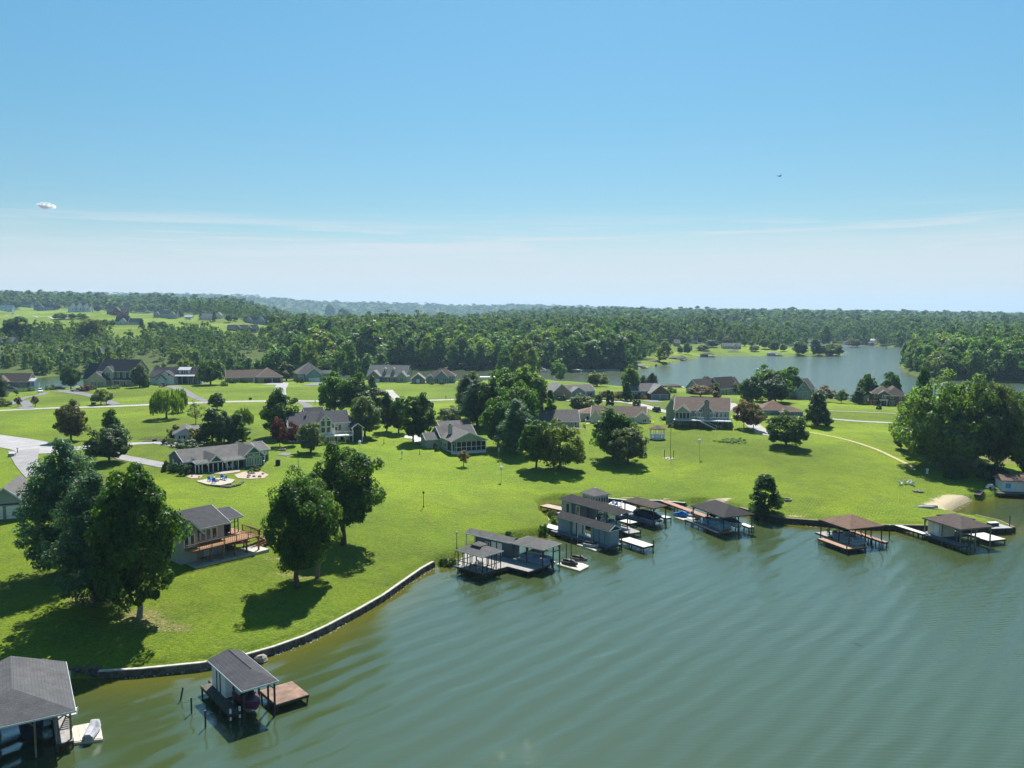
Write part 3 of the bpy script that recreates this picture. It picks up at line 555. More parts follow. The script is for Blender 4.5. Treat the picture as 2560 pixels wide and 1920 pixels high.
RCH = roofm('charcoal_shingle', (.060, .062, .070)); RGR = roofm('grey_shingle', (.125, .12, .118)); RBR = roofm('brown_shingle', (.125, .094, .078)); RDK = roofm('dark_shingle', (.042, .040, .042)); RLG = roofm('pale_shingle', (.21, .205, .20)); RRD = roofm('rust_shingle', (.165, .108, .084)); RME = mat('metal_roof', (.50, .52, .54), rough=.4, var=.1)
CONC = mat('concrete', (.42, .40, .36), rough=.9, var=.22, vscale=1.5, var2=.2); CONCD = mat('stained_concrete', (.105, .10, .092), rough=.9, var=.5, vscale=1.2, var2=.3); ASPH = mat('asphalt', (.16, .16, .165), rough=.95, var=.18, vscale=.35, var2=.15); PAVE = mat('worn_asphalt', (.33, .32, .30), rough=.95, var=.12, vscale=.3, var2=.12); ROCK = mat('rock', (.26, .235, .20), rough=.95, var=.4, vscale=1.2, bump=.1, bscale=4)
BLUEP = mat('blue_plastic', (.02, .17, .50), rough=.5); BLUEC = mat('blue_cover', (.015, .16, .50), rough=.65, var=.15); METAL = mat('galvanised', (.42, .43, .44), rough=.4, metal=.6); NAVY = mat('navy_cover', (.015, .022, .05), rough=.6, var=.2); SEATM = mat('boat_seat', (.55, .52, .48), rough=.6); PURP = mat('plum_hull', (.10, .03, .06), rough=.4); GREENP = mat('green_plastic', (.04, .25, .15), rough=.5); HULLB = mat('blue_hull', (.10, .20, .32), rough=.25, spec=.7); RED = mat('red_paint', (.38, .03, .03), rough=.5)
GREYJ = mat('grey_hull', (.32, .33, .36), rough=.35); BLKR = mat('black_rubber', (.02, .02, .022), rough=.6)
# ------------------------------------------------------------------ shore walls
def offs(P_, d):
    """mitred offset of an open polyline; positive d is to the left"""
    P_ = [Vector((p[0], p[1])) for p in P_]; o = []
    for i, p in enumerate(P_):
        a = (P_[i] - P_[i - 1]).normalized() if i else (P_[1] - P_[0]).normalized(); b_ = (P_[i + 1] - P_[i]).normalized() if i < len(P_) - 1 else a
        n_ = Vector((-(a.y + b_.y), a.x + b_.x)).normalized(); k = 1 / max(.5, n_.dot(Vector((-a.y, a.x)))); o.append(p + n_ * d * k)
    return o
def resample(P_, st):
    o = [Vector(P_[0][:2])]; 
    for a, b_ in zip(P_[:-1], P_[1:]):
        a = Vector(a[:2]); b_ = Vector(b_[:2]); m = max(1, int(round((b_ - a).length / st)))
        o += [a + (b_ - a) * (k + 1) / m for k in range(m)]
    return o
def ribbon(mb, A, B, za, zb, t=None):
    """strip between two offset polylines (tops), closed down to z=t when given"""
    n_ = len(A); za = za if hasattr(za, '__len__') else [za] * n_; zb = zb if hasattr(zb, '__len__') else [zb] * n_
    if t is None: return mb.add([(p.x, p.y, z) for p, z in zip(A, za)] + [(p.x, p.y, z) for p, z in zip(B, zb)], [(i, i + 1, n_ + i + 1, n_ + i) for i in range(n_ - 1)])
    return mb.loft([[(a.x, a.y, t), (a.x, a.y, z1), (b_.x, b_.y, z2), (b_.x, b_.y, t)] for a, b_, z1, z2 in zip(A, B, za, zb)])
def shore_wall(px, top, m_, capm, name, label, pile=1.9, th=.28, pm=None, fill=1.9, step=1.6):
    P_ = resample(up(px), step); mid = P_[len(P_) // 2]; q = offs(P_, .8)[len(P_) // 2]; q2 = offs(P_, -.8)[len(P_) // 2]
    sgn = 1 if sdist(q.x, q.y)[0] > sdist(q2.x, q2.y)[0] else -1
    e = empty(name, (mid.x, mid.y, 0), 0, label, 'retaining wall'); o = Vector((mid.x, mid.y)); Q = [p - o for p in P_]
    w = MB(); ribbon(w, offs(Q, 0.0), offs(Q, sgn * th), top - .12, top - .12, -1.2); w.build('wall_panel', m_, e)
    c = MB(); ribbon(c, offs(Q, -sgn * .06), offs(Q, sgn * (th + .08)), top, top, top - .118); c.build('wall_cap', capm, e)
    R_ = resample(P_, pile); 
    for p in offs(R_, -sgn * .08)[::1]:
        s = MB().tube([(p.x - o.x, p.y - o.y, -1.), (p.x - o.x, p.y - o.y, top - .16)], .11, 6); s.build('pile', pm or m_, e)
    A = offs(P_, sgn * (th + .05)); B = offs(P_, sgn * (th + fill)); f = MB(); ribbon(f, A, B, top - .1, [max(gz(p.x, p.y), top - .3) + .05 for p in B])
    tag(f.build('grass_verge', GRASS2), kind='structure'); return e
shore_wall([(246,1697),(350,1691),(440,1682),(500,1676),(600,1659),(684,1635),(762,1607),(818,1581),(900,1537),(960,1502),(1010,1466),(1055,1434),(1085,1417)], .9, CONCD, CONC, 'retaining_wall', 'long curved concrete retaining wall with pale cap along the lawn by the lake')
shore_wall([(1500,1254),(1560,1260),(1650,1262),(1712,1268)], .95, DKWOOD, PALEDECK, 'timber_bulkhead', 'dark timber bulkhead behind the glazed gazebo and red brown walkway', 1.6)
shore_wall([(1847,1280),(1880,1290),(1920,1301),(1960,1308),(2041,1314),(2130,1322),(2221,1326),(2310,1327),(2400,1330),(2470,1333),(2536,1331),(2500,1314),(2440,1299)], 1.05, DKWOOD, mat('weathered_cap', (.20, .16, .12), var=.3), 'timber_bulkhead', 'long weathered timber bulkhead from the lone cedar round the lawn point', 1.8, fill=1.2)
# rock wall and rubble near the big boathouse
g = MB(); rr = random.Random(3)
def stone(mb, x, y, z, r, rr):
    secs = []
    for k, (f, h_) in enumerate([(.55, -.7), (1, -.2), (.95, .35), (.5, .75)]):
        secs.append([(x + r * f * math.cos(6.28 * j / 7) * rr.uniform(.8, 1.2), y + r * f * math.sin(6.28 * j / 7) * rr.uniform(.8, 1.2), z + r * h_ * rr.uniform(.8, 1.1)) for j in range(7)])
    mb.loft(secs)
for i in range(52):
    u = 168 + i * 1.55; p = un(u, 1698 - rr.uniform(0, 3), .0); z_ = rr.choice([.15, .5, .85])
    stone(g, p[0], p[1] + .5 + z_ * .25, z_, rr.uniform(.22, .4), rr)
tag(g.build('rock_wall', mat('dark_rock', (.10, .085, .075), var=.4, vscale=2)), 'dark dry-laid rock wall in shade beside the big grey boathouse', 'rock wall')
g = MB()
for (a, b_), n_ in [(((684,1637),(818,1583)), 90), (((818,1583),(1085,1419)), 240), (((300,1697),(600,1661)), 80), (((1100,1412),(1140,1399)), 40), (((1372,1340),(1386,1324)), 60), (((2371,1286),(2423,1257)), 60), (((1880,1292),(2040,1318)), 70)]:
    for k in range(n_):
        t = rr.random(); p = un(a[0] + (b_[0] - a[0]) * t, a[1] + (b_[1] - a[1]) * t, 0); j = sdist(p[0], p[1])[0]
        stone(g, p[0] + rr.gauss(.15, .3), p[1] - rr.uniform(-.1, .55), rr.uniform(-.08, .03), rr.uniform(.05, .15), rr)
tag(g.build('shore_stones', mat('pale_stone', (.33, .28, .22), var=.4, vscale=3)), kind='stuff')
b_ = MB(); p = un(652, 1654, 0); stone(b_, 0, 0, .25, .75, rr); tag(b_.build('boulder', ROCK, loc=(p[0], p[1], 0)), 'large rounded boulder in the shallows behind the plum boat', 'boulder')
# ------------------------------------------------------------------ roads and drives
def road(name, px, w, m_, dz=.07, st=3.):
    P_ = [at(u, v) for u, v in px]; w = w if hasattr(w, '__len__') else [w] * len(P_)
    C = []; Wd = []
    n_ = len(P_)
    for i in range(n_ - 1):           # Catmull-Rom through the points
        p0, p1, p2, p3 = P_[max(i - 1, 0)], P_[i], P_[i + 1], P_[min(i + 2, n_ - 1)]; m = max(2, int((p2 - p1).length / st))
        for k in range(m + (i == n_ - 2)):
            t = k / m; q = .5 * ((2 * p1) + (p2 - p0) * t + (2 * p0 - 5 * p1 + 4 * p2 - p3) * t * t + (3 * p1 - p0 - 3 * p2 + p3) * t ** 3); C.append(Vector((q.x, q.y))); Wd.append(w[i] + (w[i + 1] - w[i]) * t)
    K = 4; rows = []; o = offs(C, 1.)
    for c, q, ww in zip(C, o, Wd):
        d = q - c; row = []
        for j in range(K + 1):
            p = c + d * ww * (j / K - .5); row.append((p.x, p.y, max(gz(p.x, p.y), gz(p.x + .5, p.y), gz(p.x - .5, p.y), gz(p.x, p.y + .5), gz(p.x, p.y - .5)) + dz))
        rows.append(row)
    mb = MB(); mb.add([p for r_ in rows for p in r_], [(i * (K + 1) + j, i * (K + 1) + j + 1, (i + 1) * (K + 1) + j + 1, (i + 1) * (K + 1) + j) for i in range(len(rows) - 1) for j in range(K)])
    return tag(mb.build(name, m_), kind='structure')
road('road', [(-120,1031),(0,1027),(120,1021),(260,1017),(400,1011),(560,1005),(700,1003),(830,1003),(960,1002),(1070,1001),(1150,999),(1300,997),(1420,998)], 5.2, PAVE)
road('road', [(1380,1000),(1450,1002),(1530,1003),(1590,1010),(1640,1024),(1690,1034)], 4.2, PAVE, .1)
road('driveway', [(20,1013),(60,995),(100,988),(60,1008),(30,1024)][:3] + [(112,982)], 3.6, ASPH, .085)
road('driveway', [(52,1018),(72,1022),(60,1002)], 3.4, ASPH, .088)
road('driveway', [(150,977),(190,982),(235,992),(290,1012)], [9, 6, 4, 4], ASPH, .085)
road('driveway', [(425,965),(455,975),(480,990),(520,1006)], [7, 4.5, 3.6, 3.6], ASPH, .085)
road('driveway', [(672,962),(705,958),(700,975),(704,1001)], [7, 6, 5, 4.5], mat('pale_asphalt', (.27, .27, .28), var=.12, vscale=.4), .085)
road('driveway', [(775,964),(810,957)], 8, ASPH, .085)
road('driveway', [(745,1004),(770,1016),(760,1030)], 3.4, ASPH, .092)
road('driveway', [(972,975),(985,990),(1004,1004)], 3.4, PAVE, .085)
road('driveway', [(1010,1093),(1045,1094),(1070,1102),(1045,1107)], [4, 6, 7, 5], mat('pale_asphalt2', (.40, .40, .41), var=.1), .08)
road('driveway', [(1615,1004),(1650,1003)], 9, ASPH, .09)
road('driveway', [(1822,1008),(1850,1030),(1880,1060),(1915,1085),(1960,1090)], 4.5, PAVE, .085)
road('path', [(2010,1079),(2100,1096),(2180,1120),(2240,1147),(2285,1169)], 1.1, mat('straw_path', (.36, .33, .15), var=.3, vscale=2), .07, 1.5)
road('road', [(2050,1045),(2140,1053),(2240,1058),(2400,1066)], 2.6, PAVE, .07)
road('driveway', [(2060,1027),(2150,1030),(2240,1034)], 1.6, PAVE, .07)
road('road', [(-80,1090),(0,1103),(60,1112),(120,1128),(170,1124),(240,1116),(330,1110),(400,1106)], [11, 12, 11, 8, 6.5, 5, 4.2, 4.2], mat('lane_asphalt', (.30, .295, .30), var=.15, vscale=.4, var2=.1), .085)
road('driveway', [(60,1125),(64,1150),(72,1170),(92,1192)], [7, 5, 4, 4], mat('lane_asphalt2', (.24, .235, .24), var=.15, vscale=.4, var2=.1), .1)
road('driveway', [(400,1106),(440,1112),(475,1115)], 5, MATS['lane_asphalt2'], .105)
road('driveway', [(285,1140),(350,1152),(420,1166)], 4, MATS['lane_asphalt2'], .08)
road('driveway', [(700,1135),(725,1137)], 3.5, ASPH, .08)
for px, w_ in [([(-60,792),(30,788),(90,792),(170,799)], 3), ([(495,817),(540,812),(600,814)], 3), ([(140,878),(180,868),(225,858)], 4)]: road('driveway', px, w_, PAVE, .3, 8)
# ------------------------------------------------------------------ local frames
class Fr:
    """a thing's own axes: origin at photo point N, x towards R, y on L's side"""
    def __init__(s, Npx, Rpx, Lpx, z, name, label, cat, group=None, base=0.):
        n_ = Vector(un(*Npx, z)); r = Vector(un(*Rpx, z)); l_ = Vector(un(*Lpx, z))
        ly = (l_ - n_); rx = (r - n_)
        aL, aR = math.atan2(ly.y, ly.x), math.atan2(rx.y, rx.x); df = (aL - aR + math.pi) % (2 * math.pi) - math.pi; sg = 1 if df > 0 else -1
        err = (df - sg * math.pi / 2) / 2 if abs(abs(df) - math.pi / 2) < .6 else 0; xa_ = aR + err if ly.length < 3 * rx.length else aL - sg * math.pi / 2
        if ly.length < .34 * rx.length: xa_ = aR
        xv = Vector((math.cos(xa_), math.sin(xa_))) * sg; rx = xv * sg * rx.length; yv = Vector((-xv.y, xv.x)); ly = yv * ly.length
        W_, L_ = rx.dot(xv), ly.dot(yv)
        if W_ < 0: n_ = n_ + xv * W_; W_ = -W_
        if L_ < 0: n_ = n_ + yv * L_; L_ = -L_
        s.o, s.xv, s.yv, s.W, s.Ln = n_, xv, yv, W_, L_
        s.e = empty(name, (n_.x, n_.y, base), math.atan2(xv.y, xv.x), label, cat, group)
        s.base = base
    def l(s, u, v, z):
        p = Vector(un(u, v, z)) - s.o; return (p.dot(s.xv), p.dot(s.yv))
def hip(mb, x0, x1, y0, y1, z, rise, axis='y', h0=True, h1=True, th=.16, run=None, cf=.5):
    """roof solid: eave rectangle, ridge along an axis, hipped or gabled at each end"""
    run = run if run is not None else ((x1 - x0) if axis == 'y' else (y1 - y0)) / 2
    if axis == 'y':
        c = x0 + (x1 - x0) * cf; a, b_ = y0 + (run if h0 else 0), y1 - (run if h1 else 0)
        if a > b_: a = b_ = (y0 + y1) / 2
        rg = [(c, a, z + th + rise), (c, b_, z + th + rise)]
    else:
        c = (y0 + y1) / 2; a, b_ = x0 + (run if h0 else 0), x1 - (run if h1 else 0)
        if a > b_: a = b_ = (x0 + x1) / 2
        rg = [(a, c, z + th + rise), (b_, c, z + th + rise)]
    vs = [(x0, y0, z), (x1, y0, z), (x1, y1, z), (x0, y1, z), (x0, y0, z + th), (x1, y0, z + th), (x1, y1, z + th), (x0, y1, z + th)] + rg
    fs = [(3, 2, 1, 0), (0, 1, 5, 4), (1, 2, 6, 5), (2, 3, 7, 6), (3, 0, 4, 7)]
    if axis == 'y': fs += [(4, 5, 8), (5, 6, 9, 8), (6, 7, 9), (7, 4, 8, 9)]
    else: fs += [(4, 5, 9, 8), (5, 6, 9), (6, 7, 8, 9), (7, 4, 8)]
    return mb.add(vs, fs)
def edge_trim(e, x0, x1, y0, y1, z, m_, h_=.14, t=.04):
    mb = MB(); 
    mb.box(x0 - t, x1 + t, y0 - t, y0 - .003, z - .03, z + h_); mb.box(x0 - t, x1 + t, y1 + .003, y1 + t, z - .03, z + h_); mb.box(x0 - t, x0 - .003, y0, y1, z - .03, z + h_); mb.box(x1 + .003, x1 + t, y0, y1, z - .03, z + h_)
    return mb.build('fascia', m_, e)
def posts(e, pts, z0, z1, m_, w=.16, name='post'):
    for x, y in pts: MB().box(x - w / 2, x + w / 2, y - w / 2, y + w / 2, z0, z1).build(name, m_, e)
def deck(e, pts, z, m_, th=.22, pile=None, name='deck', pz=-1.1):
    MB().poly(pts, z - th, z).build(name, m_, e)
    s = MB(); k = len(pts); cx = sum(p[0] for p in pts) / k; cy = sum(p[1] for p in pts) / k
    q = [(p[0] + (p[0] - cx) * .012, p[1] + (p[1] - cy) * .012) for p in pts]
    for i in range(k):
        a, b_ = q[i], q[(i + 1) % k]; s.bar((a[0], a[1], z - .16), (b_[0], b_[1], z - .16), .06, .26)
    s.build('rim_joist', DKWOOD, e)
    if pile:
        for i in range(k):
            a = Vector(pts[i]); b_ = Vector(pts[(i + 1) % k]); m = max(1, int((b_ - a).length / pile))
            for j in range(m):
                p = a + (b_ - a) * (j + .02) / m; p = p + (Vector((cx, cy)) - p) * .05
                MB().tube([(p.x, p.y, pz), (p.x, p.y, z - .02)], .10, 6).build('piling', DKWOOD, e)
def room(e, x0, x1, y0, y1, z0, z1, m_, name='storage_wall'): return MB().box(x0, x1, y0, y1, z0, z1).build(name, m_, e)
def win(e, face, x, y, z, w, h_, frame=WHITE, glass=GLASS, name='window', mull=1, d=.05, fw=.08, shut=None):
    """window on a wall: face '-y','+y','-x','+x'; (x,y) the wall point, z the sill"""
    ax = {'-y': (1, 0, 0, -1), '+y': (1, 0, 0, 1), '-x': (0, 1, -1, 0), '+x': (0, 1, 1, 0)}[face]
    def bx(mb, a0, a1, d0, d1, z0, z1):
        p = (x + ax[0] * a0 + ax[2] * d0, y + ax[1] * a0 + ax[3] * d0); q = (x + ax[0] * a1 + ax[2] * d1, y + ax[1] * a1 + ax[3] * d1)
        return mb.box(p[0], q[0], p[1], q[1], z0, z1)
    f = MB(); W_ = w / 2
    bx(f, -W_ - fw, -W_, 0, d, z - fw, z + h_ + fw); bx(f, W_, W_ + fw, 0, d, z - fw, z + h_ + fw); bx(f, -W_, W_, 0, d, z - fw, z); bx(f, -W_, W_, 0, d, z + h_, z + h_ + fw)
    for k in range(1, mull): a = -W_ + w * k / mull; bx(f, a - fw / 3, a + fw / 3, 0, d * .95, z, z + h_)
    f.build('window_frame' if False else name, frame, e)
    fo_ = e.children[-1] if False else COL.objects[-1]
    pn = MB(); bx(pn, -W_, W_, .005, d * .5, z, z + h_); pn.build('pane' if name != 'door' else 'door_leaf', glass, fo_)
    if shut:
        for s_ in (-1, 1): k = MB(); a = s_ * (W_ + fw + .22); bx(k, a - .2, a + .2, 0, d * .8, z - .03, z + h_ + .03); k.build('shutter', shut, fo_)
    return fo_
# ------------------------------------------------------------------ boats
def pontoon_boat(loc, rz, label, rail=TRIMB, canopy=NAVY, deckm=SEATM, group='pontoon boats under boathouse roofs', L_=6.6, cover=False):
    e = empty('pontoon_boat', loc, rz, label, 'boat', group)
    for s in (-1, 1):
        t = MB().tube([(-L_ / 2, s * .85, .22), (-L_ / 2 + .6, s * .85, 0), (L_ / 2 - .9, s * .85, 0), (L_ / 2, s * .85, .28)], [.2, .31, .31, .06], 9); t.build('pontoon', METAL, e, smooth=True)
    MB().box(-L_ / 2 + .1, L_ / 2 - .3, -1.22, 1.22, .3, .40).build('deck', deckm, e)
    f = MB(); y = 1.16
    for s in (-1, 1): f.box(-L_ / 2 + .9, L_ / 2 - 1.3, s * y - .02, s * y + .02, .48, 1.0); f.box(-L_ / 2 + .7, L_ / 2 - .8, s * y - .03, s * y + .03, 1.04, 1.1)
    f.box(L_ / 2 - .84, L_ / 2 - .78, -1.16, 1.16, .48, 1.0); f.box(-L_ / 2 + .62, -L_ / 2 + .68, -1.16, 1.16, .48, 1.0); f.build('side_panel', rail, e)
    if cover: MB().loft([[(x, -1.25, .9), (x, 1.25, .9), (x, .9, z_), (x, 0, z_ + .25), (x, -.9, z_)] for x, z_ in [(-L_ / 2 + .3, 1.0), (-1.4, 1.5), (1.2, 1.55), (L_ / 2 - .5, 1.0)]]).build('cover', canopy, e)
    else:
        st = MB(); 
        for (a, b_, c, d) in [(-L_ / 2 + .75, -L_ / 2 + 1.5, -1.1, 1.1), (L_ / 2 - 2.6, L_ / 2 - 1.0, .55, 1.1), (L_ / 2 - 2.6, L_ / 2 - 1.0, -1.1, -.55)]: st.box(a, b_, c, d, .4, .82); st.box(a, b_, (c if c < 0 and d < 0 else d - .14), (c + .14 if d < 0 else d), .82, 1.12)
        st.build('bench_seat', SEATM, e); cn = MB().box(-.3, .3, -1.0, -.45, .4, 1.15); cn.build('helm', rail, e)
        cp = MB().loft([[(x, -1.15, z_), (x, 0, z_ + .14), (x, 1.15, z_), (x, 1.15, z_ + .05), (x, 0, z_ + .19), (x, -1.15, z_ + .05)] for x, z_ in [(-1.9, 1.86), (-.8, 1.98), (.4, 1.9)]]); cp.build('canopy', canopy, e)
        pl = MB(); 
        for x in (-1.8, .3):
            for s in (-1, 1): pl.bar((x * .4 - .5, s * 1.14, 1.0), (x, s * 1.12, 1.9), .04)
        pl.bar((-1.2, -1.14, 1.0), (-1.2, 1.14, 1.0), .03).bar((-.4, -1.14, 1.0), (-.4, 1.14, 1.0), .03).bar((-1.2, -1.14, 1.0), (-.4, -1.14, 1.0), .03); pl.build('canopy_frame', METAL, e)
    m_ = MB().box(-L_ / 2 - .35, -L_ / 2 + .1, -.2, .2, .55, 1.1).box(-L_ / 2 - .2, -L_ / 2 - .02, -.09, .09, -.35, .55); m_.build('outboard_motor', BLACK, e)
    return e
def hull_boat(loc, rz, label, hull=HULLB, top=WHITE, L_=5.8, Wd=2.1, cover=None, group=None, name='motorboat', cat='boat'):
    e = empty(name, loc, rz, label, cat, group); secs = []
    for x, w, k, s in [(-.5, .9, 0, .78), (-.2, 1, 0, .8), (.15, .97, .02, .84), (.35, .72, .12, .9), (.46, .34, .3, .98), (.5, .04, .62, 1.04)]:
        w = w * Wd / 2; secs.append([(x * L_, 0, -.22 + k), (x * L_, -w * .8, .05 + k * .7), (x * L_, -w, s - .05), (x * L_, -w * .9, s), (x * L_, w * .9, s), (x * L_, w, s - .05), (x * L_, w * .8, .05 + k * .7)])
    MB().loft(secs).build('hull', hull, e, smooth=False)
    if cover: MB().loft([[(x * L_, -w, .8), (x * L_, w, .8), (x * L_, w * .5, h_), (x * L_, 0, h_ + .12), (x * L_, -w * .5, h_)] for x, w, h_ in [(-.48, .92, .95), (-.1, 1.0, 1.3), (.1, 1.0, 1.35), (.34, .7, 1.05), (.47, .2, .98)]]).build('cover', cover, e)
    else:
        MB().box(-.38 * L_, .12 * L_, -Wd * .34, Wd * .34, .795, .82).build('cockpit', SEATM, e); MB().box(-.34 * L_, -.26 * L_, -Wd * .3, Wd * .3, .82, 1.15).box(-.1 * L_, -.02 * L_, .1, .6, .82, 1.2).box(-.1 * L_, -.02 * L_, -.6, -.1, .82, 1.2).build('seat', SEATM, e)
        MB().loft([[(.10 * L_, -Wd * .38, .82), (.10 * L_, Wd * .38, .82), (.10 * L_ - .05, Wd * .38, .84), (.10 * L_ - .05, -Wd * .38, .84)], [(.05 * L_, -Wd * .32, 1.3), (.05 * L_, Wd * .32, 1.3), (.05 * L_ - .05, Wd * .32, 1.31), (.05 * L_ - .05, -Wd * .32, 1.31)]]).build('windshield', GLASS, e)
    MB().box(-.5 * L_ - .4, -.5 * L_ + .02, -.2, .2, .5, 1.2).box(-.5 * L_ - .25, -.5 * L_ - .08, -.08, .08, -.3, .5).build('outboard_motor', BLACK, e)
    return e
def jet_ski(loc, rz, label, hull=GREYJ, top=BLKR, group='jet skis on floating docks', cover=None):
    e = empty('jet_ski', loc, rz, label, 'jet ski', group)
    MB().loft([[(x, 0, k - .05), (x, -w, k + .12), (x, -w * .95, k + s), (x, w * .95, k + s), (x, w, k + .12)] for x, w, k, s in [(-1.5, .48, 0, .4), (-.6, .55, 0, .45), (.4, .52, .02, .52), (1.1, .32, .12, .5), (1.55, .05, .3, .34)]]).build('hull', hull, e)
    if cover: MB().loft([[(x, -w, z0), (x, w, z0), (x, w * .45, z1), (x, -w * .45, z1)] for x, w, z0, z1 in [(-1.5, .5, .3, .62), (-.4, .58, .3, .86), (.3, .58, .35, 1.2), (.8, .46, .4, 1.0), (1.5, .12, .45, .62)]]).build('cover', cover, e)
    else:
        MB().loft([[(x, -w, .4), (x, w, .4), (x, w * .6, h_), (x, -w * .6, h_)] for x, w, h_ in [(-1.3, .22, .72), (-.5, .24, .82), (.1, .2, .74), (.2, .18, .7)]]).build('seat', top, e)
        MB().loft([[(x, -w, .5), (x, w, .5), (x, w * .5, h_), (x, -w * .5, h_)] for x, w, h_ in [(.22, .34, .98), (.6, .4, .86), (1.35, .14, .6)]]).build('bonnet', top, e); MB().bar((.25, -.42, 1.03), (.25, .42, 1.03), .06).build('handlebar', BLKR, e)
    return e
def jet_float(px, z, label, group='floating jet ski docks'):
    P_ = [un(u, v, z) for u, v in px]; c = Vector((sum(p[0] for p in P_) / len(P_), sum(p[1] for p in P_) / len(P_))); e = empty('floating_dock', (c.x, c.y, 0), 0, label, 'floating dock', group)
    Q = [(p[0] - c.x, p[1] - c.y) for p in P_]; MB().poly(Q, -.15, z - .06).build('float_body', TANP, e); MB().poly([(p[0] * .93, p[1] * .93) for p in Q], z - .06, z).build('float_top', TANP, e)
    a, b_ = Vector(Q[0]), Vector(Q[1]); g_ = MB()
    for k in (.3, .6):
        p = a.lerp(b_, k); q = Vector(Q[-1]).lerp(Vector(Q[-2]), k); g_.bar((p.x * .9, p.y * .9, z + .015), (q.x * .9, q.y * .9, z + .015), .1, .035)
    g_.build('roller_track', CONC, e); return c
def chair(loc, rz, label, m_, group):
    e = empty('lawn_chair', loc, rz, label, 'chair', group); MB().box(-.3, .3, -.3, .3, .32, .37).build('seat', m_, e)
    MB().loft([[(x, .24, .37), (x, .3, .37), (x, .52, 1.0), (x, .46, 1.0)] for x in (-.3, .3)]).build('backrest', m_, e)
    for s in (-1, 1): MB().box(s * .34 - .05, s * .34 + .05, -.36, .34, .55, .59).build('armrest', m_, e)
    for sx_ in (-.32, .32):
        for sy in (-.3, .28): MB().box(sx_ - .04, sx_ + .04, sy - .04, sy + .04, 0, .55).build('leg', m_, e)
    return e
def wpt(F_, x, y): p = F_.o + F_.xv * x + F_.yv * y; return (p.x, p.y)
def fang(F_): return math.atan2(F_.yv.y, F_.yv.x)
# ================================================================== boathouse A: big grey hip roof at the photo's lower edge
A = Fr((0,1822), (191,1787), (-40,1700), 3.6, 'boathouse', 'largest grey hip-roofed boathouse, sheltering a dark boat below the shaded bank', 'boathouse')
xr, _ = A.l(191, 1787, 3.6); yb = A.l(137, 1663, 3.6)[1]; xa, ya = A.l(30, 1722, 5.4); x0 = 2 * xa - xr
hip(MB(), x0, xr, 0, yb, 3.6, 1.7, 'y', True, False, run=ya).build('roof', roofm('slate_shingle', (.088, .09, .096)), A.e); edge_trim(A.e, x0, xr, 0, yb, 3.6, TRIMB)
xs = [x0 + .4, xa - 1.6, xa + 1.6, xr - 1.6, xr - .45]
posts(A.e, [(x, y) for x in xs for y in (.5, yb * .5, yb - .5)], -1., 3.6, mat('tan_post', (.22, .18, .13), var=.2), .17)
zz = A.l(175, 1852, .9)
deck(A.e, [(xr - 1.7, .1), (xr - .3, .1), (xr - .3, yb + .6), (xr - 1.7, yb + .6)], .95, GREYDECK, pile=2.5)
deck(A.e, [(x0, .3), (xa - 1.2, .3), (xa - 1.2, yb + .4), (x0, yb + .4)], .95, GREYDECK, pile=2.5)
st = MB()
for k in range(7): st.box(xr - .55, xr + .35, yb * .35 - .3 * k + 1, yb * .35 - .3 * k + 1.22, 1.0 + .22 * k, 1.05 + .22 * k)
for k in (xr - .58, xr + .38): st.bar((k, yb * .35 + 1.2, .9), (k, yb * .35 - .9, 2.5), .05, .2)
st.build('stair', WHITE, A.e)
br = MB()
for x in xs: br.bar((x, .5, 2.9), (x + (.7 if x < xa else -.7), .5, 3.58), .1)
br.build('brace', MATS['tan_post'], A.e)
MB().box(x0 + .3, xa - 1.7, yb - 1.5, yb - .4, .96, 3.2).build('storage_wall', SIDT, A.e)
hull_boat((*wpt(A, xa + 1.4, yb * .52), .5), fang(A), 'dark motorboat with outboard hoisted under the largest grey roof', NAVY, BLACK, cover=NAVY)
c = jet_float([(176,1815),(230,1805),(250,1806),(257,1846),(176,1856)], .3, 'tan floating dock bolted to the largest boathouse, one covered jet ski on it')
jet_ski((*un(233, 1833, .3), .3), R(98), 'jet ski under a silver and black cover on the tan float', GREYJ, cover=mat('silver_cover', (.42, .42, .46), rough=.5, var=.3, vscale=2))
e = empty('marker_post', (*un(176, 1708, 0), 0), 0, 'thin white post at the water edge by the dark rock wall', 'post'); MB().tube([(0, 0, -1), (0, 0, 1.5)], .06, 8).build('post', WHITE, e); MB().lathe([(.09, 1.5), (.09, 1.56), (.02, 1.6)]).build('cap', BLACK, e)
# ================================================================== boathouse B
B = Fr((604,1732), (697,1706), (511,1655), 3.5, 'boathouse', 'slate-roofed boathouse with blue storage wall over the shallows, brown float deck beside it', 'boathouse')
w, y1 = B.W, B.Ln
hip(MB(), 0, w, 0, y1, 3.5, .6, 'y', True, False, run=w * .8, cf=.6).build('roof', RCH, B.e); edge_trim(B.e, 0, w, 0, y1, 3.5, TRIMB)
MB().box(w * .6 - .06, w * .6 + .06, w * .85, y1 - .4, 4.24, 4.31).build('ridge_vent', BLACK, B.e)
room(B.e, .35, 1.9, y1 * .56, y1 - .3, .9, 3.5, SIDW); 
for k in (.70, .8): MB().box(.31, .345, y1 * k, y1 * k + .22, .95, 3.3).build('door_gap', BLACK, B.e)
q = [B.l(u, v, .9) for u, v in ((501,1713),(583,1783),(610,1775),(528,1704))]; xq0, xq1 = q[0][0], q[2][0]; yq0 = q[1][1]
deck(B.e, [(xq0, yq0), (.5, yq0), (.5, y1 + .3), (xq0, y1 + .3)], .9, mat('mossy_deck', (.085, .08, .065), var=.3, vscale=2), pile=2.2)
deck(B.e, [(.5, y1 - .9), (w - .1, y1 - .9), (w - .1, y1 + 1.2), (.5, y1 + 1.2)], .9, MATS['mossy_deck'])
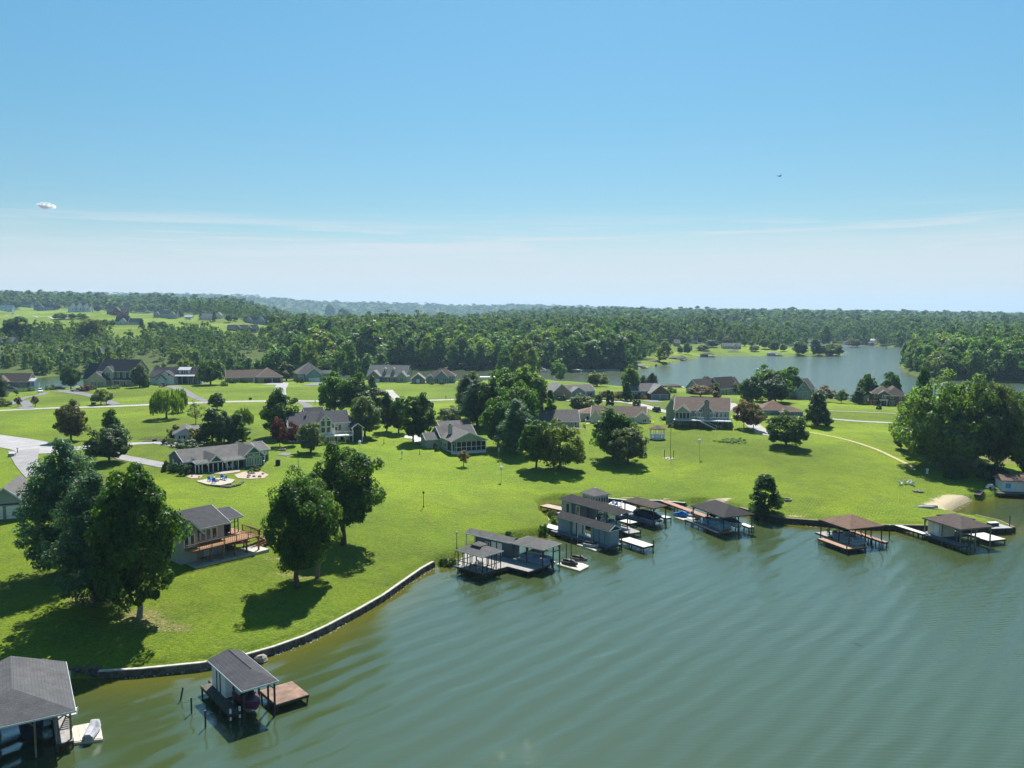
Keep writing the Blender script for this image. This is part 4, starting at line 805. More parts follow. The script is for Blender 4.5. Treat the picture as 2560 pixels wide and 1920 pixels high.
posts(B.e, [(.35, .3), (.35, y1 * .32), (w - .3, .3), (w - .3, y1 * .45), (w - .3, y1 - .3), (w - .3, y1 * .2)], -1., 3.5, DKWOOD, .16)
posts(B.e, [(xq0 + .12, yq0 + .12), (.42, yq0 + .1)], .2, 1.35, WHITE, .17, 'bollard')
br = MB(); br.bar((w - .3, .3, 2.8), (w - 1., .3, 3.48), .1).bar((.35, .3, 2.8), (1., .3, 3.48), .1); br.build('brace', DKWOOD, B.e)
e = empty('swim_deck', (0, 0, 0), 0, 'brown plank swim deck on piles beside the slate-roofed boathouse', 'deck'); e.location = B.e.location; e.rotation_euler = B.e.rotation_euler
q = [B.l(u, v, .9) for u, v in ((661,1755),(772,1736),(725,1704),(664,1712))]; X0, X1, Y0, Y1 = w + .02, q[1][0], min(q[0][1], q[1][1]), q[2][1]
deck(e, [(X0, Y0), (X1, Y0), (X1, Y1), (X0, Y1)], .9, mat('wet_brown_deck', (.21, .135, .10), var=.4, vscale=1., var2=.2, stripes=(0, .2, .3, .12)), pile=2.4)
hull_boat((*wpt(B, w * .52, y1 * .42), .55), fang(B) + math.pi, 'plum and white motorboat hoisted under the slate-roofed boathouse', PURP, WHITE, 5.6, 2.0)
for i, (u, v, hh_, ln) in enumerate([(450,1749,1.3,.25), (479,1783,1.6,0), (514,1819,1.7,0)]):
    e = empty('mooring_pile', (*un(u, v, 0), 0), 0, ['short leaning mooring pile, nearest the shaded bank', 'upright mooring pile between two others in open water', 'mooring pile standing farthest out from the shaded bank'][i], 'mooring pile', 'old mooring piles off the front boathouse')
    MB().tube([(0, 0, -1), (ln * .3, 0, 0), (ln * 1.4, 0, hh_)], .09, 7).build('pole', DKWOOD, e); MB().tube([(ln * 1.4, 0, hh_), (ln * 1.45, 0, hh_ + .05)], .1, 7).build('pole_cap', CONCD, e)
# ================================================================== boathouse C with screened gazebo
C_ = Fr((1358,1377), (1409,1361), (1162,1333), 3.5, 'boathouse', 'long grey-roofed boathouse with dark green walls and white double doors, pontoon boat at its end', 'boathouse')
w, y1 = C_.W, C_.Ln; yj = y1 * .42; ws = min(w, C_.l(1196, 1325, 3.7)[0]); ws = max(2.6, min(ws, w * .75))
hip(MB(), 0, w, 0, yj, 3.5, .85, 'y', True, True, run=w * .5).build('roof', RGR, C_.e); edge_trim(C_.e, 0, w, 0, yj, 3.5, TRIMB)
hip(MB(), .02, ws, yj - .5, y1, 3.42, .55, 'y', False, False).build('long_roof', RGR, C_.e); edge_trim(C_.e, 0, ws, yj + .05, y1, 3.42, TRIMB)
room(C_.e, .45, ws - .3, yj * .95, y1 * .88, .9, 3.42, SIDDB)
win(C_.e, '-x', .45, y1 * .72, 1.9, .8, .8, glass=GLASS, mull=2)
for yy in (.53, .605): MB().box(.38, .44, y1 * yy, y1 * yy + .95, .95, 3.0).build('door', WHITE, C_.e)
MB().box(.41, .44, y1 * .605 - .72, y1 * .605 - .02, .95, 2.95).build('doorway', BLACK, C_.e)
posts(C_.e, [(.2, y1 - .15), (ws - .25, y1 - .15)], .9, 3.42, WHITE, .13); posts(C_.e, [(.2, .25), (.2, yj * .5), (w - .25, .25), (w - .25, yj * .5), (w - .25, yj - .2), (w * .6, .25)], -1., 3.5, DKWOOD, .16)
br = MB(); br.bar((.2, .25, 2.8), (.9, .25, 3.48), .1).bar((w - .25, .25, 2.8), (w - .9, .25, 3.48), .1).bar((w - .25, .2, 2.6), (w * .6, .2, 2.6), .1); br.build('brace', DKWOOD, C_.e)
dk = [C_.l(u, v, .9) for u, v in ((1146,1410),(1206,1425),(1223,1428),(1269,1416),(1321,1429),(1373,1412))]
deck(C_.e, dk + [C_.l(1372, 1405, .9), (w - .5, yj * 1.0), (w - .4, y1), (0.2, y1 + .6)][1:2] + [(.45, yj * .5), (.45, y1)], .9, GREYDECK, pile=2.6)
MB().box(-.1, .45, .2, y1, .6, .88).build('walk_deck', GREYDECK, C_.e)
pontoon_boat((*wpt(C_, w * .48, yj * .5), .55), fang(C_), 'pontoon boat with blue side panels under the grey-roofed boathouse', mat('blue_panel', (.14, .24, .42), rough=.4), mat('tan_canopy', (.33, .30, .25), rough=.7))
Gz = Fr((1206,1395), (1258,1379), (1139,1376), 3.4, 'screened_gazebo', 'screened lake gazebo with two-tier grey hip roof at the corner of a dock', 'gazebo')
w, y1 = Gz.W, Gz.Ln; gr_ = MB(); hip(gr_, 0, w, 0, y1, 3.4, 1.05, 'y' if y1 > w else 'x').build('roof', RGR, Gz.e); edge_trim(Gz.e, 0, w, 0, y1, 3.4, TRIMB)
a, b_ = w * .30, y1 * .32; MB().box(a + .15, w - a - .15, b_ + .15, y1 - b_ - .15, 4.0, 4.4).build('lantern_wall', BLACK, Gz.e); hip(MB(), a, w - a, b_, y1 - b_, 4.4, .45, 'y' if y1 > w else 'x', th=.1).build('lantern_roof', RGR, Gz.e)
pp = [(.3, .3 + (y1 - .6) * k / 4) for k in range(5)] + [(w - .3, .3 + (y1 - .6) * k / 4) for k in range(5)] + [(.3 + (w - .6) * k / 4, .3) for k in (1, 2, 3)] + [(.3 + (w - .6) * k / 4, y1 - .3) for k in (1, 2, 3)]
posts(Gz.e, pp, .9, 3.4, BLACK, .11); rl = MB(); 
for a in ((.3, .3, .3, y1 - .3), (w - .3, .3, w - .3, y1 - .3), (.3, .3, w - .3, .3), (.3, y1 - .3, w - .3, y1 - .3)): rl.bar((a[0], a[1], 1.8), (a[2], a[3], 1.8), .05, .1)
rl.build('rail', BLACK, Gz.e); deck(Gz.e, [(0.1, .1), (w - .1, .1), (w - .1, y1 - .1), (.1, y1 - .1)], .895, GREYDECK, pile=2.)
for i, (x, y) in enumerate([(.3, .35), (.62, .55)]): chair((*wpt(Gz, w * x, y1 * y), .9), i * 2.1, ['pale chair inside the screened lake gazebo near its open corner', 'pale chair inside the screened lake gazebo near the middle'][i], CREAM, 'chairs in the lake gazebo')
def lamp_post(u, v, hh_, label, lampm=CREAM, pm=BLACK, bird=False, grp=None):
    p = at(u, v); e = empty('lamp_post', p, 0, label, 'lamp post', grp); MB().tube([(0, 0, -.3), (0, 0, hh_)], [.07, .045], 8).build('pole', pm, e)
    MB().lathe([(.06, hh_), (.17, hh_ + .08), (.2, hh_ + .38), (.08, hh_ + .5), (.02, hh_ + .56)], n=8).build('lantern', lampm, e); MB().lathe([(.12, -.02), (.12, .25), (.07, .3)], n=8).build('base', pm, e); return e
lamp_post(1142, 1374, 2.6, 'black lamp post on the bank beside the screened lake gazebo')
jet_float([(1391,1409),(1428,1395),(1473,1414),(1449,1426)], .3, 'tan float carrying two black jet skis off the grey-roofed boathouse')
jet_ski((*un(1425, 1411, .35), .3), R(-42), 'black jet ski on the tan float, closer to the boathouse deck', mat('dark_hull', (.05, .045, .05), rough=.35), BLKR); jet_ski((*un(1448, 1401, .35), .3), R(-40), 'black jet ski with raised handlebar, outer one on the tan float', MATS['dark_hull'], BLKR)
for i, (u, v, h_) in enumerate([(1416,1398,2.6), (1428,1396,3.2)]):
    e = empty('mooring_pole', (*un(u, v, 0), 0), 0, ['thinner pole by the two black jet skis', 'taller dark pole by the two black jet skis'][i], 'mooring pole'); MB().tube([(0, 0, -1), (0, 0, h_)], .07, 7).build('pole', DKWOOD, e); MB().tube([(0, 0, h_), (0, 0, h_ + .06)], .085, 7).build('cap', BLACK, e)
# ================================================================== boathouse D: long blue one
D = Fr((1524,1330), (1554,1324), (1390,1292), 3.3, 'boathouse', 'long narrow boathouse with blue siding and charcoal gable roof, paddle board on its deck', 'boathouse')
w, y1 = D.W, D.Ln
hip(MB(), 0, w, 0, y1, 3.3, .75, 'y', False, False).build('roof', RDK, D.e); edge_trim(D.e, 0, w, 0, y1, 3.3, TRIMB, .1)
MB().prism([(.2, 3.3), (w - .2, 3.3), (w / 2, 4.1)], 'y', .05, -.0).build('gable', SIDB, D.e); tr = MB(); tr.bar((-.04, -.06, 3.42), (w / 2, -.06, 4.24), .05, .14).bar((w + .04, -.06, 3.42), (w / 2, -.06, 4.24), .05, .14); tr.build('rake_board', TRIMB, D.e)
room(D.e, .3, w - .3, .2, y1 * .36, .85, 3.3, SIDB); room(D.e, .3, w - .3, y1 * .75, y1 - .2, .85, 3.3, SIDB, 'shed_wall'); MB().box(.9, w - .3, y1 * .62, y1 * .75 - .01, .85, 3.3).build('closet_wall', SIDW, D.e)
for k in (.1, .2, .3): MB().box(.255, .295, y1 * k, y1 * k + .09, .9, 3.28).build('batten', SIDDB, D.e)
posts(D.e, [(.25, y1 * .5), (.25, y1 * .62), (w - .25, y1 * .5), (w + .3, .1)], -.5, 3.3, DKWOOD, .15)
deck(D.e, [(-1., -.3), (w, -.3), (w, y1 + .4), (-1., y1 + .4)], .85, mat('blue_grey_deck', (.12, .15, .175), var=.2, vscale=2), pile=2.6)
bd = MB(); cs = []; 
for k in range(9):
    t = -1 + k / 4; ww = .38 * math.sqrt(max(.03, 1 - t * t)); cs.append([(0, t * 1.55, -ww), (.07, t * 1.55, -ww), (.07, t * 1.55, ww), (0, t * 1.55, ww)])
e = empty('paddle_board', (*wpt(D, .05, y1 * .47), 1.3), D.e.rotation_euler.z, 'pale paddle board leaning by the opening of the blue boathouse', 'paddle board'); bd.loft(cs).build('board', TRIMB, e); MB().box(.07, .1, -1.2, -.9, -.02, .12).build('fin', BLACK, e); e.rotation_euler.y = R(-35)
Pf = Fr((1609,1368), (1635,1362), (1549,1348), 1.1, 'pier', 'white-topped pier on braced posts off the end of the blue boathouse', 'pier')
deck(Pf.e, [(0, 0), (Pf.W, 0), (Pf.W, Pf.Ln), (0, Pf.Ln)], 1.1, PALEDECK, .1, 2.2); br = MB()
for k in range(4): y = Pf.Ln * k / 4; br.bar((0, y, .1), (0, y + Pf.Ln / 4, .9), .07).bar((0, y, .9), (0, y + Pf.Ln / 4, .1), .07)
br.bar((0, 0, .1), (Pf.W, 0, .9), .07).bar((0, 0, .9), (Pf.W, 0, .1), .07).build('cross_brace', GREYDECK, Pf.e); posts(Pf.e, [(Pf.W - .1, .1)], .5, 1.9, DKWOOD, .15, 'bollard')
Pg = Fr((1572,1334), (1595,1327), (1550,1318), .9, 'dock', 'small weathered dock between the blue and charcoal boathouses, with cleats', 'dock'); deck(Pg.e, [(0, 0), (Pg.W, 0), (Pg.W, Pg.Ln + 1), (0, Pg.Ln + 1)], .9, GREYDECK, pile=1.8); posts(Pg.e, [(.1, .1), (Pg.W - .1, .1)], .9, 1.35, BLACK, .16, 'bollard')
jet_float([(1442,1360),(1460,1355),(1503,1371),(1488,1376)], .3, 'tan float with two silver jet skis beside the blue boathouse')
for i, (u, v, lb) in enumerate([(1478, 1366, 'silver and black jet ski, nearer the poles of the tan float'), (1490, 1359, 'white and grey jet ski tucked against the blue boathouse deck')]): jet_ski((*un(u, v, .35), .3), R(-44), lb, [GREYJ, WHITE][i], BLKR)
for i, (u, v) in enumerate([(1444, 1356), (1466, 1356)]):
    e = empty('mooring_pole', (*un(u, v, 0), 0), 0, ['white pole at the shoreward end of the silver jet ski float', 'white pole at the middle of the silver jet ski float'][i], 'mooring pole'); MB().tube([(0, 0, -1), (0, 0, 1.8)], .07, 7).build('pole', WHITE, e); MB().tube([(0, 0, 1.8), (0, 0, 1.86)], .085, 7).build('cap', WHITE, e)
# ================================================================== boathouse E: charcoal
E_ = Fr((1542,1288), (1576,1281), (1397,1248), 3.6, 'boathouse', 'long charcoal hip-roofed boathouse with white-framed door, below the glazed gazebo', 'boathouse')
w, y1 = E_.W, E_.Ln
hip(MB(), 0, w, 0, y1, 3.6, .95, 'y').build('roof', RDK, E_.e); edge_trim(E_.e, 0, w, 0, y1, 3.6, GREYDECK)
room(E_.e, .4, w - .3, y1 * .80, y1 - .4, .9, 3.6, SIDG); room(E_.e, .7, w - .3, y1 * .55, y1 * .80 - .01, .9, 3.6, SIDDB, 'shed_wall')
win(E_.e, '-x', .7, y1 * .70, .95, .85, 2.0, name='door', fw=.14); win(E_.e, '-x', .4, y1 * .86, 1.2, .9, 1.9, glass=BLACK, fw=.04, name='door')
posts(E_.e, [(.3, y * y1) for y in (.03, .18, .34, .5)] + [(w - .3, y * y1) for y in (.03, .2, .4)], -1., 3.6, DKWOOD, .16)
deck(E_.e, [(-.4, y1 * .42), (w, y1 * .42), (w, y1 + .3), (-.4, y1 + .3)], .9, GREYDECK, pile=2.6); deck(E_.e, [(w - .9, .2), (w, .2), (w, y1 * .42 - .01), (w - .9, y1 * .42 - .01)], .9, GREYDECK, name='finger_deck')
hull_boat((*wpt(E_, w * .42, y1 * .2), .75), fang(E_) + math.pi, 'pale blue motorboat hoisted at the open end of the charcoal boathouse', mat('pale_blue_hull', (.22, .38, .45), rough=.3, spec=.7), WHITE, 5.6, 2.0)
Ph = Fr((1575,1309), (1590,1304), (1553,1301), .9, 'dock', 'narrow weathered dock on posts at the open end of the charcoal boathouse', 'dock'); deck(Ph.e, [(0, 0), (Ph.W, 0), (Ph.W, Ph.Ln), (0, Ph.Ln)], .9, PALEDECK, .12, 1.8); posts(Ph.e, [(.1, .1)], -1., 2.6, DKWOOD, .12, 'bollard')
hull_boat((*un(1564, 1297, .3), .2), R(-45), 'small blue and white boat moored between charcoal and brown boathouses', HULLB, WHITE, 4., 1.5)
Pi = Fr((1404,1277), (1422,1272), (1352,1265), 1.0, 'dock', 'tan shore deck beside the shed end of the charcoal boathouse', 'dock'); deck(Pi.e, [(0, 0), (Pi.W, 0), (Pi.W, Pi.Ln), (0, Pi.Ln)], 1.1, mat('tan_deck', (.36, .28, .22), var=.2), pile=2.)
Pj = Fr((1389,1326), (1405,1320), (1372,1318), .9, 'gangway', 'pale gangway from the bank to the shed end of the blue boathouse', 'gangway'); deck(Pj.e, [(0, 0), (Pj.W, 0), (Pj.W, Pj.Ln + 1.5), (0, Pj.Ln + 1.5)], 1.0, PALEDECK, .1, 1.6)
# glazed gazebo, patio, chairs
Q_ = Fr((1488,1243), (1526,1236), (1451,1232), 3.9, 'glazed_gazebo', 'square glazed gazebo with white-framed windows and grey pyramid roof on the bank', 'gazebo')
w, y1 = Q_.W, Q_.Ln
hip(MB(), 0, w, 0, y1, 3.9, 1.1, 'y' if y1 > w else 'x').build('roof', RGR, Q_.e); edge_trim(Q_.e, 0, w, 0, y1, 3.9, CREAM, .1); MB().lathe([(.18, 4.95), (.2, 5.15), (.03, 5.3)], w / 2, y1 / 2, 8).build('finial', WHITE, Q_.e)
room(Q_.e, .4, w - .4, .4, y1 - .4, .8, 3.9, SIDG, 'wall')
k = 4
for i in range(k): win(Q_.e, '-x', .4, .4 + (y1 - .8) * (.12 + i * .18), 1.5, (y1 - .8) * .13, 2.0, fw=.07)
for i in range(5): win(Q_.e, '-y', .4 + (w - .8) * (.1 + i * .2), .4, 1.1, (w - .8) * .16, 2.4, fw=.07)
pt = MB(); P4 = [un(u, v, 1.0) for u, v in ((1519,1262),(1582,1280),(1592,1270),(1570,1262),(1545,1256),(1528,1256))]; e = MB().poly(P4, .3, 1.12).build('patio', mat('pale_concrete', (.55, .54, .52), var=.1)); tag(e, kind='structure')
for i, (u, v, mm, lb) in enumerate([(1531, 1263, WHITE, 'white chair on the pale patio, closest to the glazed gazebo'), (1538, 1266, BLUEP, 'blue chair between two others on the pale patio'), (1549, 1265, WHITE, 'white chair on the pale patio, farthest from the glazed gazebo')]): chair((*un(u, v, 1.12), 1.12), R(200 + 20 * i), lb, mm, 'chairs on the lakeside patio')
# ================================================================== boathouse F
Fb = Fr((1634,1273), (1670,1266), (1557,1253), 3.5, 'boathouse', 'open boathouse with low brown hip roof over a navy covered pontoon boat', 'boathouse')
w, y1 = Fb.W, Fb.Ln
hip(MB(), 0, w, 0, y1, 3.5, .8, 'y').build('roof', RBR if False else roofm('umber_shingle', (.085, .068, .062)), Fb.e); edge_trim(Fb.e, 0, w, 0, y1, 3.5, DKWOOD)
posts(Fb.e, [(.3, .3), (.3, y1 * .5), (.3, y1 - .3), (w - .3, .3), (w - .3, y1 * .5), (w - .3, y1 - .3)], -1., 3.5, DKWOOD, .17); br = MB(); br.bar((.3, .3, 2.9), (.9, .3, 3.48), .1).bar((.3, y1 * .5, 2.9), (.3, y1 * .5 + .6, 3.48), .1).bar((.3, y1 * .5, 2.9), (.3, y1 * .5 - .6, 3.48), .1).build('brace', DKWOOD, Fb.e)
deck(Fb.e, [(-1.1, -.2), (.2, -.2), (.2, y1 + .5), (-1.1, y1 + .5)], .9, MATS['blue_grey_deck'], pile=2.4); deck(Fb.e, [(.2, y1 - 1.2), (w, y1 - 1.2), (w, y1 + .5), (.2, y1 + .5)], .9, MATS['blue_grey_deck'], name='back_deck')
pontoon_boat((*wpt(Fb, w * .5, y1 * .42), .6), fang(Fb) + math.pi, 'pontoon boat under a navy cover beneath the low brown roof', NAVY, NAVY, cover=True)
Pk = Fr((1665,1296), (1675,1293), (1656,1292), .9, 'dock', 'small stub dock beside the low brown boathouse', 'dock'); deck(Pk.e, [(0, 0), (1.4, 0), (1.4, 1.9), (0, 1.9)], .95, PALEDECK, .12, 1.4)
# walkway
Wk = Fr((1757,1291), (1769,1288), (1650,1252), 1.1, 'walkway', 'long red brown boardwalk on posts from the bulkhead to the dark hip-roofed boathouse', 'walkway'); deck(Wk.e, [(0, -.5), (1.5, -.5), (1.5, Wk.Ln), (0, Wk.Ln)], 1.1, REDDECK, .14, 2.6)
# ================================================================== boathouse G
Gb = Fr((1808,1296), (1889,1288), (1723,1266), 3.4, 'boathouse', 'wide dark hip-roofed boathouse at the end of the red brown walkway', 'boathouse')
w, y1 = Gb.W, Gb.Ln
hip(MB(), 0, w, 0, y1, 3.4, 1.45, 'y', run=w * .42).build('roof', RDK, Gb.e); edge_trim(Gb.e, 0, w, 0, y1, 3.4, DKWOOD)
posts(Gb.e, [(x, y) for x in (.35, w * .52, w - .35) for y in (.35, y1 * .5, y1 - .35)], -1., 3.4, DKWOOD, .16); br = MB(); br.bar((.35, y1 - .35, 2.7), (1., y1 - .35, 3.38), .1).bar((.35, y1 - .35, 2.7), (.35, y1 - 1., 3.38), .1).build('brace', DKWOOD, Gb.e)
deck(Gb.e, [(-1.1, -.1), (.25, -.1), (.25, y1 + .3), (-1.1, y1 + .3)], .9, MATS['blue_grey_deck'], pile=2.4)
pontoon_boat((*wpt(Gb, w * .3, y1 * .45), .6), fang(Gb) + math.pi, 'pontoon boat with bright blue panels under the wide dark hip roof', mat('sky_panel', (.16, .34, .48), rough=.4), NAVY)
hull_boat((*wpt(Gb, w * .76, y1 * .45), .6), fang(Gb) + math.pi, 'motorboat under a slate cover, second boat under the wide dark hip roof', WHITE, WHITE, cover=mat('slate_cover', (.06, .11, .17), rough=.6))
Pl = Fr((1872,1319), (1888,1316), (1858,1311), .9, 'dock', 'pale stub dock beside the wide dark hip-roofed boathouse', 'dock'); deck(Pl.e, [(0, 0), (1.2, 0), (1.2, 3), (0, 3)], .95, PALEDECK, .12, 1.5)
jet_float([(1687,1292),(1722,1285),(1752,1291),(1720,1303)], .3, 'tan float beside the red brown walkway, holding a blue covered jet ski')
jet_ski((*un(1703, 1291, .35), .3), R(-35), 'jet ski under a bright blue cover beside the red brown walkway', BLUEC, cover=BLUEC); jet_ski((*un(1726, 1290, .35), .3), R(-35), 'white jet ski between the blue covered one and the boathouse', WHITE, BLKR)
# ================================================================== boathouse H
Hb = Fr((2123,1326), (2217,1318), (2041,1301), 3.4, 'boathouse', 'open boathouse with brown pyramid roof and brown L-shaped front deck', 'boathouse')
w, y1 = Hb.W, Hb.Ln
hip(MB(), 0, w, 0, y1, 3.4, 1.5, 'y', run=w * .5).build('roof', RRD if False else roofm('chestnut_shingle', (.165, .105, .078)), Hb.e); edge_trim(Hb.e, 0, w, 0, y1, 3.4, DKWOOD, .08)
posts(Hb.e, [(x, y) for x in (.3, w * .5, w - .3) for y in (.3, y1 * .36, y1 * .68, y1 - .3)], -1., 3.4, DKWOOD, .15)
d = [Hb.l(u, v, .9) for u, v in ((2044,1346),(2123,1372),(2167,1367),(2109,1359),(2061,1341))]; deck(Hb.e, [(d[0][0], d[1][1]), (d[2][0], d[1][1]), (d[2][0], d[1][1] + 1.4), (.2, d[1][1] + 1.4), (.2, d[0][1]), (d[0][0], d[0][1])], .9, mat('light_brown_deck', (.33, .20, .13), var=.2, vscale=1.5), pile=2.)
posts(Hb.e, [(d[0][0] + .1, d[1][1] + .1), (1.7, d[1][1] + .1)], .2, 1.5, BLACK, .14, 'bollard'); deck(Hb.e, [(.25, y1 * .7), (w * .5, y1 * .7), (w * .5, y1 + 1.0), (.25, y1 + 1.0)], .9, GREYDECK, name='back_deck')
deck(Hb.e, [(w - .8, -.8), (w + .1, -.8), (w + .1, y1 + .6), (w - .8, y1 + .6)], .9, REDDECK, .12, 1.6, 'catwalk')
pontoon_boat((*wpt(Hb, w * .3, y1 * .34), .6), fang(Hb) + math.pi, 'pontoon boat with grey blue panels under the brown pyramid roof', mat('dusk_panel', (.20, .24, .34), rough=.4), NAVY)
for i, (x, y) in enumerate([(.22, .88), (.4, .92)]): chair((*wpt(Hb, w * x, y1 * y), .9), R(40 + 200 * i), ['green chair at the corner of the brown pyramid-roofed boathouse', 'green chair near the middle of the brown pyramid-roofed boathouse'][i], GREENP, 'green chairs under the brown boathouse roof')
e = empty('mooring_pole', (*un(2223, 1348, 0), 0), 0, 'lone dark pole with a white top between two boathouses', 'mooring pole'); MB().tube([(0, 0, -1), (0, 0, 2.5)], .09, 7).build('pole', DKWOOD, e); MB().tube([(0, 0, 2.5), (0, 0, 2.62)], .1, 7).build('cap', WHITE, e)
# ================================================================== boathouse I
Ib = Fr((2402,1326), (2484,1318), (2306,1296), 3.5, 'boathouse', 'umber hip-roofed boathouse on tan braced posts with a white shed under it', 'boathouse')
w, y1 = Ib.W, Ib.Ln
hip(MB(), 0, w, 0, y1, 3.5, 1.25, 'y', run=w * .5).build('roof', MATS['umber_shingle'], Ib.e); edge_trim(Ib.e, 0, w, 0, y1, 3.5, MATS['tan_post'], .08)
hip(MB(), w * .55, w + .9, y1 * .55, y1 + .8, 3.58, .5, 'x', False, True).build('wing_roof', MATS['umber_shingle'], Ib.e)
posts(Ib.e, [(x, y) for x in (.35, w * .5, w - .35) for y in (.35, y1 * .5, y1 - .35)], -1., 3.5, MATS['tan_post'], .18); br = MB()
for x in (.35, w * .5, w - .35):
    s = -1 if x > w * .6 else 1; br.bar((x, .35, 2.8), (x + .65 * s, .35, 3.48), .11).bar((x, y1 - .35, 2.8), (x + .65 * s, y1 - .35, 3.48), .11).bar((x, .35, 2.8), (x, 1., 3.48), .11)
br.build('brace', MATS['tan_post'], Ib.e); room(Ib.e, 1.0, w * .55, y1 * .60, y1 - .4, .9, 3.5, SIDC, 'shed_wall'); win(Ib.e, '-x', 1.0, y1 * .72, .95, .9, 2.0, name='door', glass=WHITE)
deck(Ib.e, [(-.5, -.3), (1.4, -.3), (1.4, y1 * .58), (w, y1 * .58), (w, y1 + .5), (-.5, y1 + .5)], .9, MATS['blue_grey_deck'], pile=1.9)
S_ = Fr((2472,1352), (2514,1347), (2430,1339), .95, 'sun_deck', 'bare pale sun deck on posts beyond the umber-roofed boathouse', 'deck'); deck(S_.e, [(0, 0), (S_.W, 0), (S_.W, S_.Ln + 1), (0, S_.Ln + 1)], .95, PALEDECK, .12, 2.)
Pm = Fr((2304,1334), (2316,1331), (2237,1313), 1.05, 'pier', 'narrow grey pier from the timber bulkhead to the umber-roofed boathouse', 'pier'); deck(Pm.e, [(0, -.3), (1.2, -.3), (1.2, Pm.Ln), (0, Pm.Ln)], 1.05, PALEDECK, .12, 1.8)
Pn = MB().poly([un(u, v, 1.1) for u, v in ((2436,1302),(2478,1303),(2532,1320),(2480,1322))], 1.0, 1.14).build('concrete_pad', mat('grey_pad', (.30, .30, .31), var=.12)); tag(Pn, 'flat grey concrete pad filling the tip of the lawn point', 'pad')
e = empty('storage_box', (*un(2482, 1314, 1.14), 1.14), R(10), 'dark storage box with a pale lid on the concrete point', 'box'); MB().box(-.9, .9, -.45, .45, 0, .55).build('body', NAVY, e); MB().box(-.95, .95, -.5, .5, .55, .63).build('lid', TRIMB, e)
e = empty('mooring_pole', (*un(2524, 1314, 1.1), 0), 0, 'tall dark pole at the tip of the lawn point', 'mooring pole'); MB().tube([(0, 0, -1), (0, 0, 2.9)], .09, 7).build('pole', DKWOOD, e); MB().tube([(0, 0, 2.9), (0, 0, 2.98)], .1, 7).build('cap', BLACK, e)
# ================================================================== boathouse J at the cove
J = Fr((2542,1228), (2600,1243), (2506,1226), 1.0, 'boathouse', 'white-walled boathouse with a blue window at the sandy cove', 'boathouse'); 
J.e.location = (*un(2506, 1228, 1.0), 0); J.e.rotation_euler.z = R(-12); j = J.e
deck(j, [(-1.6, -2.2), (12, -2.2), (12, 5), (-1.6, 5)], 1.0, CONCD, pile=2.5); room(j, 0, 4.5, 0, 4.5, 1.0, 3.3, SIDW, 'wall'); hip(MB(), -.4, 5, -.4, 4.9, 3.3, 1.0, 'x', False, False).build('roof', RRD, j)
win(j, '-y', 1.1, 0, 1.7, 1.1, 1.1, glass=mat('blue_glass', (.05, .30, .55), rough=.3)); posts(j, [(4.8, -1.8), (8, -1.8), (11, -1.8), (11, 4)], 1.0, 3.0, DKWOOD, .14); hip(MB(), 4.4, 11.6, -2.2, 4.6, 3.02, .7, 'x', False, True).build('porch_roof', RGR, j)
hull_boat((*un(2476, 1222, 1.0), .6), R(60), 'small overturned skiff on the bank by the white-walled boathouse', PALEDECK, PALEDECK, 3.4, 1.2, cover=PALEDECK)
Po = Fr((2435,1236), (2445,1239), (2450,1222), 1.1, 'gangplank', 'old grey plank steps going down to the sandy cove', 'gangplank'); deck(Po.e, [(0, 0), (1.2, 0), (1.2, Po.Ln), (0, Po.Ln)], 1.15, DKWOOD, .12, 1.5)
